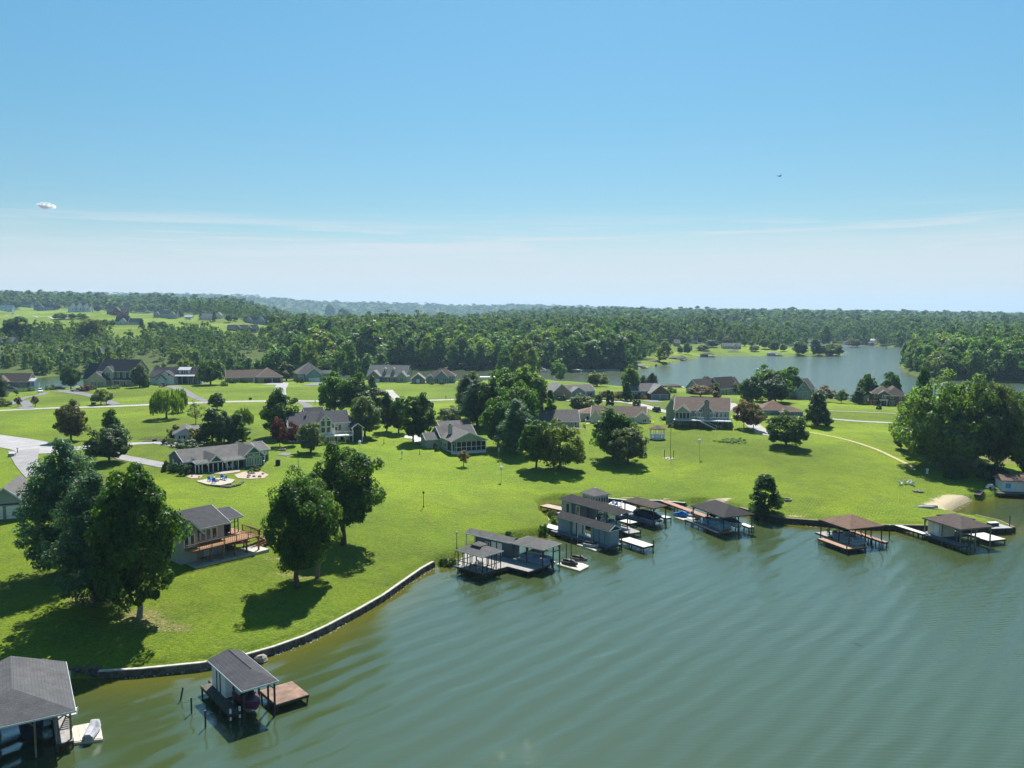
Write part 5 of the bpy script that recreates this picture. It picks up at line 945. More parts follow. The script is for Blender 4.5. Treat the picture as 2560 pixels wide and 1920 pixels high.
# ------------------------------------------------------------------ houses
class House:
    """origin at the front-left ground corner, x along the front, y away from the camera; x and heights in photo pixels x k, depths in metres"""
    def __init__(s, u0, v0, u1, v1, label, name='house', group=None, dz=0., cat='house'):
        a, b_ = at(u0, v0), at(u1, v1)
        if name == 'hill_house': name = 'house'; c0 = at((u0 + u1) / 2, v0); hw_ = (u1 - u0) / 2 * mpp(c0); a = Vector((c0.x - hw_, c0.y, c0.z)); b_ = Vector((c0.x + hw_, c0.y, c0.z))
        d = Vector((b_.x - a.x, b_.y - a.y)); s.k = d.length / abs(u1 - u0); s.u0 = u0; s.W = d.length
        z = min(a.z, b_.z) + dz; s.e = empty(name, (a.x, a.y, z), math.atan2(d.y, d.x), label, cat, group); s.roofs = {}; s.walls = {}; s.trim = MB(); s.n = 0; s.drop = max(a.z, b_.z) - z + 1.2
        s.lo, s.hi = (1.5, 12)
    def X(s, u): return (u - s.u0) * s.k
    def Z(s, px): return px * s.k
    def vol(s, ua, ub, y0, y1, hp, rp, axis='x', wall=SIDG, roof=RGR, hp0=False, hp1=False, zb=None, ov=.35, t=WHITE, nowall=False, th=.16):
        j = s.n * .004; s.n += 1
        x0, x1, z, r_ = s.X(ua) + j, s.X(ub) - j, s.Z(hp) + j * 2, s.Z(rp); y0 += j; y1 -= j; zb = -s.drop if zb is None else s.Z(zb); y1_ = y1
        w = s.walls.setdefault(wall.name, (MB(), wall))[0]
        if not nowall:
            if hp0 or hp1: w.box(x0, x1, y0, y1, zb, z)
            elif axis == 'x': w.prism([(y0, zb), (y1, zb), (y1, z), ((y0 + y1) / 2, z + r_), (y0, z)], 'x', x0, x1)
            else: w.prism([(x0, zb), (x1, zb), (x1, z), ((x0 + x1) / 2, z + r_), (x0, z)], 'y', y0, y1)
        rf = s.roofs.setdefault(roof.name, (MB(), roof))[0]
        if hp0 or hp1:
            hip(rf, x0 - ov, x1 + ov, y0 - ov, y1 + ov, z, r_, axis, hp0, hp1, th=th)
            for a, b_, c, d in ((x0 - ov - .03, x1 + ov + .03, y0 - ov - .04, y0 - ov - .003), (x0 - ov - .04, x0 - ov - .003, y0 - ov, y1 + ov), (x1 + ov + .003, x1 + ov + .04, y0 - ov, y1 + ov)): s.trim.box(a, b_, c, d, z - .03, z + th)
            return s
        if axis == 'x':
            c = (y0 + y1) / 2; hw = c - y0; sl = r_ / hw; q = lambda y: z + r_ - abs(y - c) * sl
            rf.prism([(y0 - ov, q(y0 - ov) + .01), (c, z + r_ + .01), (y1 + ov, q(y1 + ov) + .01), (y1 + ov, q(y1 + ov) + th), (c, z + r_ + th), (y0 - ov, q(y0 - ov) + th)], 'x', x0 - ov, x1 + ov)
            s.trim.box(x0 - ov, x1 + ov, y0 - ov - .05, y0 - ov - .003, q(y0 - ov) - .08, q(y0 - ov) + th - .02)
            for x in (x0 - ov - .03, x1 + ov + .03): s.trim.bar((x, y0 - ov, q(y0 - ov) + .03), (x, c, z + r_ + .03), .05, .22).bar((x, y1 + ov, q(y1 + ov) + .03), (x, c, z + r_ + .03), .05, .22)
        else:
            c = (x0 + x1) / 2; hw = c - x0; sl = r_ / hw; q = lambda x: z + r_ - abs(x - c) * sl
            rf.prism([(x0 - ov, q(x0 - ov) + .01), (c, z + r_ + .01), (x1 + ov, q(x1 + ov) + .01), (x1 + ov, q(x1 + ov) + th), (c, z + r_ + th), (x0 - ov, q(x0 - ov) + th)], 'y', y0 - ov, y1 + ov)
            for y in (y0 - ov - .03,): s.trim.bar((x0 - ov, y, q(x0 - ov) + .03), (c, y, z + r_ + .03), .05, .24).bar((x1 + ov, y, q(x1 + ov) + .03), (c, y, z + r_ + .03), .05, .24)
        return s
    def w(s, u, zp, wp, hp_, y=0., face='-y', mull=1, glass=GLASS, frame=WHITE, shut=None, name='window', x=None, fw=.1):
        """window centred at photo column u (or depth x on a side wall)"""
        if face == '-y': win(s.e, face, s.X(u), y - .0, s.Z(zp), s.Z(wp), s.Z(hp_), frame, glass, name, mull, fw=fw, shut=shut)
        else: win(s.e, face, s.X(u), y, s.Z(zp), wp, s.Z(hp_), frame, glass, name, mull, fw=fw, shut=shut)
        return s
    def gar(s, u, wp, hp_, y=0., m_=WHITE, zp=0):
        mb = MB(); x0, x1 = s.X(u - wp / 2), s.X(u + wp / 2); h_ = s.Z(hp_); z0 = s.Z(zp); n_ = 4
        for k in range(n_): mb.box(x0, x1, y - .03, y + .02, z0 + h_ * k / n_ + .02, z0 + h_ * (k + 1) / n_ - .02)
        mb.build('garage_door', m_, s.e); MB().box(x0 - .1, x0 - .003, y - .05, y, z0, z0 + h_ + .1).box(x1 + .003, x1 + .1, y - .05, y, z0, z0 + h_ + .1).box(x0, x1, y - .05, y, z0 + h_, z0 + h_ + .1).build('door_frame', WHITE, s.e); return s
    def posts(s, us, y, zb, zt, m_=WHITE, w=.14):
        for u in us: x = s.X(u); MB().box(x - w / 2, x + w / 2, y - w / 2, y + w / 2, s.Z(zb) if zb is not None else -s.drop, s.Z(zt)).build('post', m_, s.e)
        return s
    def box(s, name, ua, ub, y0, y1, za, zb, m_): MB().box(s.X(ua), s.X(ub), y0, y1, s.Z(za), s.Z(zb)).build(name, m_, s.e); return s
    def rail(s, ua, ub, y0, y1, zp, m_=WHITE, sides='f', n=None, name='railing', h_=1.0):
        mb = MB(); x0, x1 = s.X(ua), s.X(ub); z = s.Z(zp)
        segs = {'f': ((x0, y0), (x1, y0)), 'l': ((x0, y0), (x0, y1)), 'r': ((x1, y0), (x1, y1))}
        for c in sides:
            a, b_ = segs[c]; mb.bar((*a, z + h_), (*b_, z + h_), .09, .07).bar((*a, z + .12), (*b_, z + .12), .06, .05); L_ = math.dist(a, b_); m = max(1, int(L_ / 1.8))
            for i in range(m + 1): t = i / m; mb.bar((a[0] + (b_[0] - a[0]) * t, a[1] + (b_[1] - a[1]) * t, z), (a[0] + (b_[0] - a[0]) * t, a[1] + (b_[1] - a[1]) * t, z + h_ + .05), .1)
            m = int(L_ / .3)
            for i in range(m): t = (i + .5) / m; mb.bar((a[0] + (b_[0] - a[0]) * t, a[1] + (b_[1] - a[1]) * t, z + .12), (a[0] + (b_[0] - a[0]) * t, a[1] + (b_[1] - a[1]) * t, z + h_), .035)
        mb.build(name, m_, s.e); return s
    def chim(s, u, y, wp, zb, zt, m_=BRICKG, d=.9):
        x = s.X(u); w = s.Z(wp); MB().box(x - w / 2, x + w / 2, y, y + d, s.Z(zb), s.Z(zt)).box(x - w / 2 - .08, x + w / 2 + .08, y - .08, y + d + .08, s.Z(zt) - .22, s.Z(zt)).build('chimney', m_, s.e)
        MB().box(x - w / 4, x + w / 4, y + .25, y + d - .25, s.Z(zt) + .002, s.Z(zt) + .3).build('flue', BLACK, s.e); return s
    def done(s, trim=WHITE):
        for nm, (m_, mt) in s.walls.items():
            if m_.v: m_.build('wall', mt, s.e)
        for nm, (m_, mt) in s.roofs.items(): m_.build('roof', mt, s.e)
        if s.trim.v: s.trim.build('fascia', trim, s.e)
        return s.e
GH = 'houses between the road and the creek'
# 1 two storey tan
h = House(203, 970, 328, 966, 'two-storey tan house with dark roof, front gable and white porch', group=GH)
h.vol(237, 328, 2.5, 12, 36, 22, 'x', SIDT, RCH).vol(203, 247, 1.5, 11, 19, 30, 'x', SIDT, RCH).vol(228, 272, -1.5, 3, 19, 15, 'y', SIDT, RCH).vol(256, 281, 1.2, 6, 34, 11, 'y', SIDT, RCH).vol(281, 327, .4, 2.6, 18, 3.5, 'x', SIDT, RCH, nowall=True, ov=.2)
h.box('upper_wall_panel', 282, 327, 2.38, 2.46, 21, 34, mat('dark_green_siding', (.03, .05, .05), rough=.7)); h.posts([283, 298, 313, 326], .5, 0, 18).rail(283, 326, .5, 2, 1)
for u in (288, 303, 318): h.w(u, 23, 6, 9, 2.38, mull=1, glass=GLASSB)
for u in (288, 303, 318): h.w(u, 3, 6, 12, 2.5)
for u in (241, 259): h.w(u, 4, 7, 10, -1.5, mull=2, glass=GLASSB, shut=BLACK)
h.w(268, 24, 10, 9, 1.2, mull=2, glass=GLASSB).w(268, 3, 6, 14, 1.2, name='door', glass=WHITE).box('porch_floor', 281, 328, .3, 2.5, -8, 1, CONC).done()
# 2 white house with dormer
h = House(373, 962, 500, 961, 'white house with black gable trim, pale metal dormer and deep porch', group=GH)
h.vol(375, 500, 2.5, 12, 22, 20, 'x', SIDW, RCH).vol(373, 400, 1, 11, 20, 16, 'x', SIDW, RCH).vol(392, 438, -1, 4, 20, 15, 'y', SIDW, RCH).vol(396, 418, -1.6, 1, 14, 11, 'y', SIDW, RCH)
h.vol(441, 469, 3.5, 8, 36, 6, 'x', SIDW, RME, zb=22).vol(438, 496, .2, 2.4, 21, 3, 'x', SIDW, RME, nowall=True, ov=.2)
for u in (450, 456, 462): h.w(u, 27, 4, 7, 3.5)
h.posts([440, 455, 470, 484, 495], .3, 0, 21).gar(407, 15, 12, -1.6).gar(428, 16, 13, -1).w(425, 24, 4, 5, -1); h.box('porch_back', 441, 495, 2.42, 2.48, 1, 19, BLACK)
for u in (474, 488): h.w(u, 3, 6, 12, 2.42)
h.box('porch_floor', 438, 497, .1, 2.4, -8, .8, CONC).done(BLACK)
# 3 brick ranch
h = House(568, 957, 706, 957, 'long tan brick ranch with brown roof and two dark garage doors', group=GH)
h.vol(568, 668, 2, 12, 17, 17, 'x', BRICKT, RBR).vol(642, 706, -2, 9, 17, 21, 'y', BRICKT, RBR, hp0=True, hp1=False).gar(667, 21, 14, -2, DKWOOD).gar(690, 21, 14, -2, DKWOOD)
for u in (583, 600, 622): h.w(u, 5, 8, 7, 2, mull=2)
h.w(635, 2, 5, 12, 2, name='door', glass=WHITE); h.done()
# 4 hip roof
h = House(745, 954, 832, 954, 'pale blue hip-roofed house with white garage door beside the creek', group=GH)
h.vol(745, 812, 1, 14, 22, 26, 'y', SIDG, RGR, hp0=True, hp1=True).vol(764, 802, -1.5, 5, 20, 16, 'y', SIDB, RCH).gar(784, 26, 11, -1.5).vol(800, 831, 1.5, 10, 21, 6, 'x', SIDT, RCH, nowall=True)
h.posts([805, 818, 830], 1.7, 0, 21, CREAM).w(752, 7, 6, 8, 1).w(758, 7, 4, 8, 1).box('porch_back', 812, 830, 5, 8, 0, 20, BRICKT).done()
# 5 dormers
h = House(913, 956, 1018, 956, 'pale-roofed house with two white dormers and twin front gables', group=GH)
h.vol(918, 1013, 1, 12, 18, 22, 'x', SIDG, RLG).vol(922, 953, -1.4, 4, 16, 13, 'y', BRICKG, RLG).vol(995, 1018, -1.4, 4, 16, 12, 'y', SIDS, RLG).vol(953, 995, -.2, 3, 14, 5, 'x', SIDG, RLG, nowall=True, ov=.1)
for u in (958, 979): h.vol(u - 4, u + 4, 2.6, 6, 32, 3, 'y', SIDW, RLG, zb=16, ov=.12).w(u, 25, 3.5, 6, 2.6)
h.gar(943, 15, 9, -1.4).w(1006, 4, 9, 8, -1.4, mull=3, glass=GLASSB).w(962, 3, 9, 9, 1, mull=3).w(984, 1, 4, 10, 1, name='door', glass=RED).w(972, 3, 5, 9, 1).done()
# 6 small gable garage
h = House(1027, 959, 1063, 959, 'small dark stone garage with steep pale gable roof', name='detached_garage', group=GH, cat='garage')
h.vol(1029, 1061, 0, 8, 12, 13, 'y', BRICKG, RLG, ov=.6).w(1045, 2, 7, 9, 0, name='door', glass=WHITE).w(1035, 4, 3, 5, 0).w(1055, 4, 3, 5, 0).done()
# 7 blue gables
h = House(1064, 958, 1142, 958, 'blue house with umber roof and white-edged gables, nearest the creek piers', group=GH)
h.vol(1072, 1136, 1.5, 12, 17, 17, 'x', SIDB, MATS['umber_shingle'], hp0=True, hp1=True).vol(1086, 1122, -.5, 5, 14, 17, 'y', SIDB, MATS['umber_shingle']).vol(1066, 1086, -.5, 4, 13, 8, 'y', SIDB, MATS['umber_shingle'])
h.w(1111, 2, 9, 11, -.5, mull=2, glass=GLASSB).w(1094, 2, 6, 10, -.5).w(1080, 2, 8, 10, -.5, mull=2, glass=GLASSB).w(1130, 3, 5, 8, 1.5).done()
# 8 brick gable house
h = House(1379, 999, 1493, 996, 'brown brick house with tall left gable and small central gable', group=GH)
h.vol(1415, 1493, 2.5, 12, 17, 12, 'x', SIDB, RGR).vol(1379, 1426, -.5, 10, 16, 20, 'y', BRICKT, RLG).vol(1428, 1466, .8, 5, 15, 12, 'y', SIDB, RLG).w(1396, 21, 4, 6, -.5, glass=GLASSB).w(1408, 5, 6, 7, -.5)
h.posts([1430, 1441, 1452, 1464], .3, 0, 15).w(1447, 1, 5, 11, .8, name='door', glass=WHITE)
for u in (1472, 1483): h.w(u, 5, 5, 8, 2.5)
h.done()
# 9 brick garage ranch
h = House(1579, 998, 1675, 998, 'brick ranch with grey roof and pair of pale blue garage doors', group=GH)
h.vol(1579, 1660, 2.5, 12, 20, 15, 'x', SIDB, RGR).vol(1622, 1672, -2, 6, 16, 19, 'y', BRICKR, RLG).gar(1635, 19, 13, -2, SIDB).gar(1656, 19, 13, -2, SIDB)
for u in (1588, 1598, 1612): h.w(u, 5, 5, 9, 2.5, mull=2)
h.done()
# 10 behind
h = House(1750, 987, 1857, 986, 'low umber-roofed house half hidden by garden trees near the bright lake', group=GH)
h.vol(1752, 1856, 1, 9, 15, 15, 'x', SIDG, MATS['umber_shingle']).vol(1795, 1840, -.8, 7, 14, 18, 'x', SIDG, MATS['umber_shingle'])
for u in (1803, 1812, 1821): h.w(u, 2, 4, 11, -.8)
h.done()
# 22
h = House(1970, 998, 2045, 998, 'grey house with glassy front gable standing by the lake shore', group=GH)
h.vol(1970, 2043, 1.5, 9, 17, 14, 'x', SIDB, RGR).vol(1986, 2022, -.5, 6, 15, 16, 'y', SIDB, RCH).w(1999, 3, 7, 11, -.5, mull=2, glass=GLASSB).w(2010, 3, 7, 11, -.5, mull=2, glass=GLASSB).w(2004, 19, 8, 4, -.5, mull=2).w(1978, 4, 5, 8, 1.5).w(2033, 4, 6, 8, 1.5, mull=2).done()
# 23 brick two-storey
h = House(2181, 1013, 2268, 1017, 'two-storey dark brick house with white portico and red door', group=GH)
h.vol(2181, 2240, 1.5, 12, 33, 18, 'x', BRICKR, MATS['umber_shingle'], hp0=True, hp1=True).vol(2212, 2268, .5, 11, 28, 22, 'y', BRICKR, MATS['umber_shingle'], hp0=True).vol(2196, 2224, .2, 5, 33, 9, 'y', BRICKR, RGR)
for u in (2190, 2230): h.w(u, 22, 8, 8, 1.5 if u < 2200 else .5, mull=2).w(u, 3, 10, 11, 1.5 if u < 2200 else .5, mull=3)
h.w(2210, 22, 8, 8, .2, mull=2, glass=GLASSB).w(2208, 1, 5, 13, .2, name='door', glass=RED).posts([2201, 2216], -1.0, 0, 16, WHITE, .3).box('portico_roof', 2198, 2219, -1.3, .3, 16, 18.5, WHITE).w(2252, 4, 4, 9, .5).w(2252, 18, 4, 7, .5).done()
# 24
h = House(1904, 1038, 2009, 1040, 'low rust-roofed house half hidden behind a round dark tree', group=GH)
h.vol(1904, 1980, 1, 10, 13, 20, 'x', SIDB, RRD, hp0=True, hp1=True).vol(1950, 2008, .2, 7, 10, 12, 'x', SIDB, RRD, hp1=True).vol(1950, 1970, -1, 3, 10, 8, 'y', SIDB, RRD).w(1990, 3, 8, 6, .2, mull=2).w(1960, 2, 6, 6, -1).w(1922, 3, 7, 6, 1, mull=2).done()
# 20 left brown ranch
h = House(-25, 968, 83, 968, 'brown ranch with white sunroom at the far end of the lane', group=GH)
h.vol(-25, 67, 1, 10, 14, 19, 'x', BRICKT, RBR).vol(-25, 24, -2, 5, 14, 14, 'y', BRICKT, RBR).vol(66, 82, 1.5, 7, 15, 6, 'x', SIDW, RME)
for u in (70, 78): h.w(u, 3, 6, 9, 1.5, mull=2)
h.w(51, 4, 8, 8, 1, mull=2).done()
# 11 big two-level house
GM = 'houses on the lawn above the lake'
h = House(1686, 1064, 1822, 1067, 'largest brown-roofed house with stone chimney, raised deck and white stair', group=GM)
dk = 21
h.vol(1686, 1822, 0, 13, 42, 27, 'x', SIDS, RBR, zb=dk).vol(1690, 1820, .3, 12, dk, 1, 'x', BRICKG, RBR, nowall=True, ov=-.5) if False else h.vol(1686, 1822, 0, 13, 42, 27, 'x', SIDS, RBR)
h.box('basement_wall', 1688, 1820, -.04, -.003, -3, 19, BRICKG)
h.vol(1690, 1726, -3.2, 2, 40, 14, 'y', SIDS, RBR, zb=dk).vol(1741, 1786, -1.4, 4, 38, 22, 'y', SIDB, RBR, zb=dk)
h.vol(1660, 1690, 6, 17, 40, 26, 'y', SIDS, RBR)
for i in range(4): h.w(1694.5 + i * 9, 23, 7, 14, -3.2, fw=.08, glass=SCREEN)
for k in range(2): h.w(1690, 23, 1.3, 14, -2.4 + 1.6 * k, '-x', glass=SCREEN)
for u in (1747, 1757): h.w(u, 24, 7.5, 12, -1.4, glass=GLASSB)
for u in (1779,): h.w(u, 24, 7.5, 12, -1.4, glass=GLASSB)
h.w(1752, 39, 8, 6, -1.4, mull=2).w(1778, 39, 8, 6, -1.4, mull=2)
for u, gl in ((1734, GLASSB), (1792, GLASS), (1802, GLASSB), (1813, GLASS)): h.w(u, 23, 6, 13, 0, glass=gl)
h.chim(1767, -2.3, 12, -2, 68, BRICKG, 1.0); h.box('deck', 1686, 1828, -4.6, -.05, 18, 20.3, TRIMB).rail(1727, 1828, -4.6, 0, 20.3, TRIMB, 'fr')
h.posts([1690, 1708, 1727, 1745, 1762, 1780, 1800, 1826], -4.4, None, 18, DKWOOD, .2); st = MB()
for k in range(12): x = h.X(1750) + k * .42; z = h.Z(20.3) - k * h.Z(20.3) / 12; st.box(x, x + .45, -5.8, -4.7, z - .08, z)
st.bar((h.X(1750), -5.85, h.Z(21)), (h.X(1750) + 5.1, -5.85, .1), .06, .3).bar((h.X(1750), -5.85, h.Z(29)), (h.X(1750) + 5.1, -5.85, 1.0), .06, .08); st.build('stair', WHITE, h.e)
for u in (1703, 1800): h.w(u, 5, 8, 8, -.04, mull=2)
h.w(1688 - 28, 14, 1.2, 12, 10, '-x').done()
for i in range(2): chair((*h.e.matrix_basis @ Vector((h.X(1795 + i * 8), -3, 0)),)[:2] + (h.e.location.z,), 1 + i, ['white chair under the raised deck of the largest brown-roofed house', 'second white chair under the raised deck, closer to its corner'][i], WHITE, 'chairs under the raised deck')
# 12 tan ranch
h = House(1455, 1056, 1625, 1056, 'cream ranch with long brown roof beside a white garden gazebo', group=GM)
h.vol(1478, 1614, 1, 12, 16, 21, 'x', SIDC, RBR).vol(1443, 1489, 3, 13, 20, 14, 'x', SIDC, RRD, hp0=True).vol(1478, 1500, -.5, 8, 16, 18, 'y', SIDC, RBR).vol(1588, 1624, -1.2, 5, 15, 14, 'y', SIDC, RBR)
h.w(1612, 2, 8, 10, -1.2, mull=2).w(1467, 4, 6, 9, 3, name='door', glass=BLACK).box('deck', 1606, 1634, -4, -1.25, -2, 0, WHITE).rail(1606, 1634, -4, -1.3, 0, WHITE, 'flr').rail(1465, 1480, -2.2, .6, 0, WHITE, 'fl'); h.box('side_deck', 1465, 1480, -2.2, -.55, -3, 0, WHITE).done()
# 13 dark grey roof
h = House(1345, 1070, 1449, 1068, 'long weathered grey-roofed house partly hidden by orange tinged maples', group=GM)
h.vol(1352, 1449, 1, 11, 15, 24, 'x', SIDG, RGR).vol(1322, 1353, 2.5, 10, 14, 22, 'x', SIDC, RLG).vol(1375, 1402, 9, 16, 20, 22, 'y', SIDC, RLG)
for u in (1430, 1440): h.w(u, 1, 5, 11, 1)
h.box('deck', 1425, 1460, -3, .95, -1, 1, GREYDECK).rail(1425, 1460, -3, 1, 1, GREYDECK, 'fr').done()
# 14 cottage with screened porch
h = House(1128, 1136, 1216, 1131, 'sage cottage with screened porch, white lattice skirt and chimney', group=GM)
h.vol(1128, 1216, 3.2, 15, 31, 19, 'y', SIDS, RGR).vol(1128, 1216, 0, 3.25, 31, 19, 'y', SIDS, RGR, zb=29).vol(1092, 1130, 9, 14, 27, 12, 'x', SIDS, RGR)
h.vol(1128, 1216, 8, 17, 30, 22, 'x', SIDS, RGR)
h.box('porch_floor', 1128, 1216, 0, 3.2, 5, 7, TRIMB).box('lattice', 1129, 1215, .02, .08, -3, 5, WHITE).box('screen_panel', 1130, 1214, .1, .14, 8, 28, SCREEN)
MB().box(h.X(1129), h.X(1129) + .05, .1, 3.2, h.Z(8), h.Z(28)).build('screen_panel', SCREEN, h.e); h.posts([1129 + i * 12.3 for i in range(8)], .05, 6, 29, WHITE, .12); h.box('rail', 1129, 1215, 0, .06, 16, 17, WHITE)
h.w(1134, 8, 5, 17, .02, name='door', glass=SCREEN); h.chim(1146, 6.2, 8, 40, 62, mat('pale_chimney', (.42, .42, .40), var=.1), 1.2)
for y in (5, 8, 11): h.w(1128, 12, 1.1, 9, y, '-x')
h.done()
h = House(1105, 1082, 1180, 1079, 'brown-roofed garage behind the sage cottage with the screened porch', name='detached_garage', group=GM, cat='garage')
h.vol(1105, 1180, 0, 8, 10, 14, 'x', SIDS, RGR).gar(1120, 20, 8, 0).w(1150, 3, 6, 5, 0).done()
# 15 cream house with glazed gable
h = House(792, 1106, 905, 1103, 'cream house with tall glazed gable, charcoal roof and white balcony', group=GM)
h.vol(730, 880, 3, 13, 48, 24, 'x', SIDC, RCH).vol(791, 838, 0, 10, 44, 27, 'y', SIDC, RCH).vol(879, 906, -1, 8, 37, 10, 'y', SIDC, RCH, nowall=True).vol(728, 780, 1.5, 12, 42, 16, 'x', SIDC, RCH)
h.vol(776, 822, 5, 15, 50, 30, 'x', SIDC, RCH)
h.box('basement_panel', 793, 880, -.02, -.003, 0, .5, CONC)
for r in range(2):
    for c in range(2): h.w(808 + c * 14, 26 + r * 17, 9, 14, 0, fw=.09)
for c in (797, 833): h.w(c, 38, 5, 10, 0)
h.w(809, 57, 6, 5, 0).w(821, 57, 6, 5, 0)
for u in (845, 855): h.w(u, 26, 7, 15, 3, glass=GLASS)
h.box('screen_panel', 881, 904, -.9, -.85, 2, 36, SCREEN); MB().box(h.X(880), h.X(880) + .04, -.9, 4, h.Z(2), h.Z(36)).build('screen_panel', SCREEN, h.e); h.posts([880, 904], -.95, None, 37, WHITE, .2); h.box('porch_floor', 880, 905, -.8, 6, 20, 22, TRIMB)
h.box('balcony', 798, 879, -2.2, -.03, 18, 20.5, WHITE).rail(798, 879, -2.2, 0, 20.5, WHITE, 'fl').posts([800, 820, 840, 860], -2.0, None, 18)
for u in (805, 822, 843, 860): h.w(u, 2, 8, 14, 0 if u < 838 else 3, glass=GLASS)
h.chim(776, 6, 3, 55, 75, METAL, .5).done()
# 16 long slate house
h = House(471, 1183, 692, 1160, 'long slate blue house with grey roof, open white-posted porch and glazed gable', group=GM)
h.vol(471, 655, 2.4, 12.5, 27, 21, 'x', SIDDB, RGR).vol(640, 692, 4.5, 13.5, 32, 14, 'x', SIDDB, RGR).vol(513, 551, -1.2, 8, 24, 18, 'y', SIDDB, RGR, zb=22).vol(604, 656, -.3, 9, 29, 22, 'y', SIDDB, RGR)
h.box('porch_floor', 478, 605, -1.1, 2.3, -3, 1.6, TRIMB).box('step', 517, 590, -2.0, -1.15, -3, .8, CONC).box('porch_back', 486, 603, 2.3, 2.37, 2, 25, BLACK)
h.posts([484, 492, 500, 515, 526, 538, 549, 560, 573, 588], -1., 1, 24, WHITE, .16); h.box('porch_beam', 484, 604, -1.1, -.9, 23, 25.5, WHITE).vol(484, 604, -1.2, 2.5, 25.6, 3, 'x', SIDDB, RGR, nowall=True, ov=.1)
h.w(475, 2, 6, 19, 2.4, name='door', glass=WHITE).w(592, 2, 6, 19, 1.9, name='door', glass=GLASSB)
for c in (620, 641): h.w(c, 5, 17, 19, -.3, mull=4, glass=GLASSB, fw=.1).w(c + (2 if c < 630 else -2), 28, 13, 7, -.3, glass=GLASSB)
for u in (677, 686): h.w(u, 20, 5, 7, 4.5, glass=TRIMB)
h.box('stoop', 657, 668, 1.5, 4.4, -2, 9, WHITE).rail(657, 668, 1.5, 4.4, 9, WHITE, 'f'); h.w(664, 11, 5, 16, 4.5, name='door', glass=WHITE)
for y in (4.6, 9.8): h.w(471, 13, .7, 9, y, '-x')
h.vol(486, 500, 3, 6, 28, 4, 'y', SIDDB, RDK, zb=26); h.done()
e = empty('heat_pump', at(695, 1163), R(10), 'dark heat pump box at the far end of the slate blue house', 'heat pump'); MB().box(-.5, .5, -.5, .5, 0, 1.3).build('casing', NAVY, e); MB().lathe([(.38, 1.3), (.38, 1.34), (.1, 1.36)]).build('fan_grille', BLACK, e)
hm = h.e
for i, u in enumerate((568, 580)): p = hm.matrix_basis @ Vector((hm.rotation_euler.z * 0 + h.X(u), .6, h.Z(1.6))); chair(p, hm.rotation_euler.z + math.pi * 0, ['white porch chair nearer the porch middle of the slate blue house', 'white porch chair beside the porch door of the slate blue house'][i], WHITE, 'white chairs on the slate house porch')
# 17 white cottage
h = House(437, 1103, 496, 1100, 'small white cottage with black shuttered window and grey roof', group=GM)
h.vol(437, 492, 0, 9, 20, 13, 'y', SIDW, RGR, ov=.6).vol(480, 505, 3, 9, 19, 12, 'x', SIDW, RLG).w(455, 5, 6, 9, 0, shut=BLACK, mull=2).done()
SIDF = mat('pale_blue_siding', (.36, .41, .44), rough=.7, var=.08, stripes=(2, .2, .2, .16))
# 18 front house
h = House(484, 1398, 562, 1380, 'grey lakeside house with charcoal roof above a brown deck with stair', group=GM)
h.vol(484, 562, 0, 9, 72, 26, 'x', SIDF, RCH, ov=.7).vol(444, 485, -1.2, 8.5, 72, 22, 'y', SIDF, RCH, ov=.7)
h.vol(562, 612, 1.4, 7.8, 72, 12, 'x', SIDF, RCH, nowall=True, ov=.6)
for i in range(3): h.w(495 + i * 13.5, 40, 9.5, 22, 0, glass=GLASSB if i else GLASS, fw=.18)
h.w(537, 40, 10, 22, 0, fw=.18)
for u in (458, 472): h.w(u, 38, 8, 24, -1.2, fw=.18)
h.w(464, 74, 16, 8, -1.2, mull=2); h.w(491, 6, 12, 18, 0, fw=.1).w(516, 2, 8, 24, 0, name='door', glass=TRIMB); h.gar(545, 30, 23, 0, SIDF)
dz = 34; h.box('deck', 452, 624, -3.2, -.05, dz - 2.5, dz, WOOD).rail(440, 624, -3.2, 1.5, dz, WOOD, 'fr'); h.box('side_deck', 562, 624, -.04, 7.5, dz - 2.5, dz, WOOD)
h.posts([470, 500, 530, 560, 590, 622], -3.0, None, dz - 2.5, WOOD, .22).posts([566, 590, 611], 7.6, dz, 72, BLACK, .14).posts([566, 578, 590, 602, 611], 1.3, dz, 72, BLACK, .12); h.posts([590, 622], 6, None, dz - 2.5, WOOD, .22)
for z_ in (48, 60): h.box('screen_bar', 566, 611, 1.27, 1.33, z_, z_ + 1, BLACK)
h.box('patio', 455, 640, -4, -.05, -6, .6, CONC)
st = MB(); zt = h.Z(dz); x0 = h.X(625)
for k in range(8): st.box(x0 + k * .34, x0 + k * .34 + .36, .2, 1.4, zt - .2 * (k + 1) - .06, zt - .2 * (k + 1))
st.box(x0 + 2.7, x0 + 3.9, -1.2, 1.4, zt - 1.75, zt - 1.68)
for k in range(9): st.box(x0 + 2.5 - k * .34, x0 + 2.86 - k * .34, -1.2, .0, zt - 1.8 - .2 * (k + 1), zt - 1.74 - .2 * (k + 1))
for y in (.2, 1.4): st.bar((x0, y, zt - .1), (x0 + 2.8, y, zt - 1.8), .07, .3).bar((x0, y, zt + 1), (x0 + 2.8, y, zt - .7), .07, .1)
for y in (-1.2, 0): st.bar((x0 + 2.8, y, zt - 1.8), (x0 - .6, y, -.1), .07, .3).bar((x0 + 2.8, y, zt - .75), (x0 - .6, y, 1.0), .07, .1)
for (a, b_) in ((x0 + 3.85, -1.15), (x0 + 3.85, 1.35), (x0 + 2.75, 1.35), (x0 + 2.75, -1.15)): st.box(a - .08, a + .08, b_ - .08, b_ + .08, -1, zt - .7)
st.bar((x0 + 3.85, -1.15, zt - .7), (x0 + 3.85, 1.35, zt - .7), .07, .1); st.build('stair', WOOD, h.e)
h.vol(568, 570, 3, 4, 1, 1, 'x', SIDF, RCH, nowall=True, ov=0) if False else None
h.done(TRIMB)
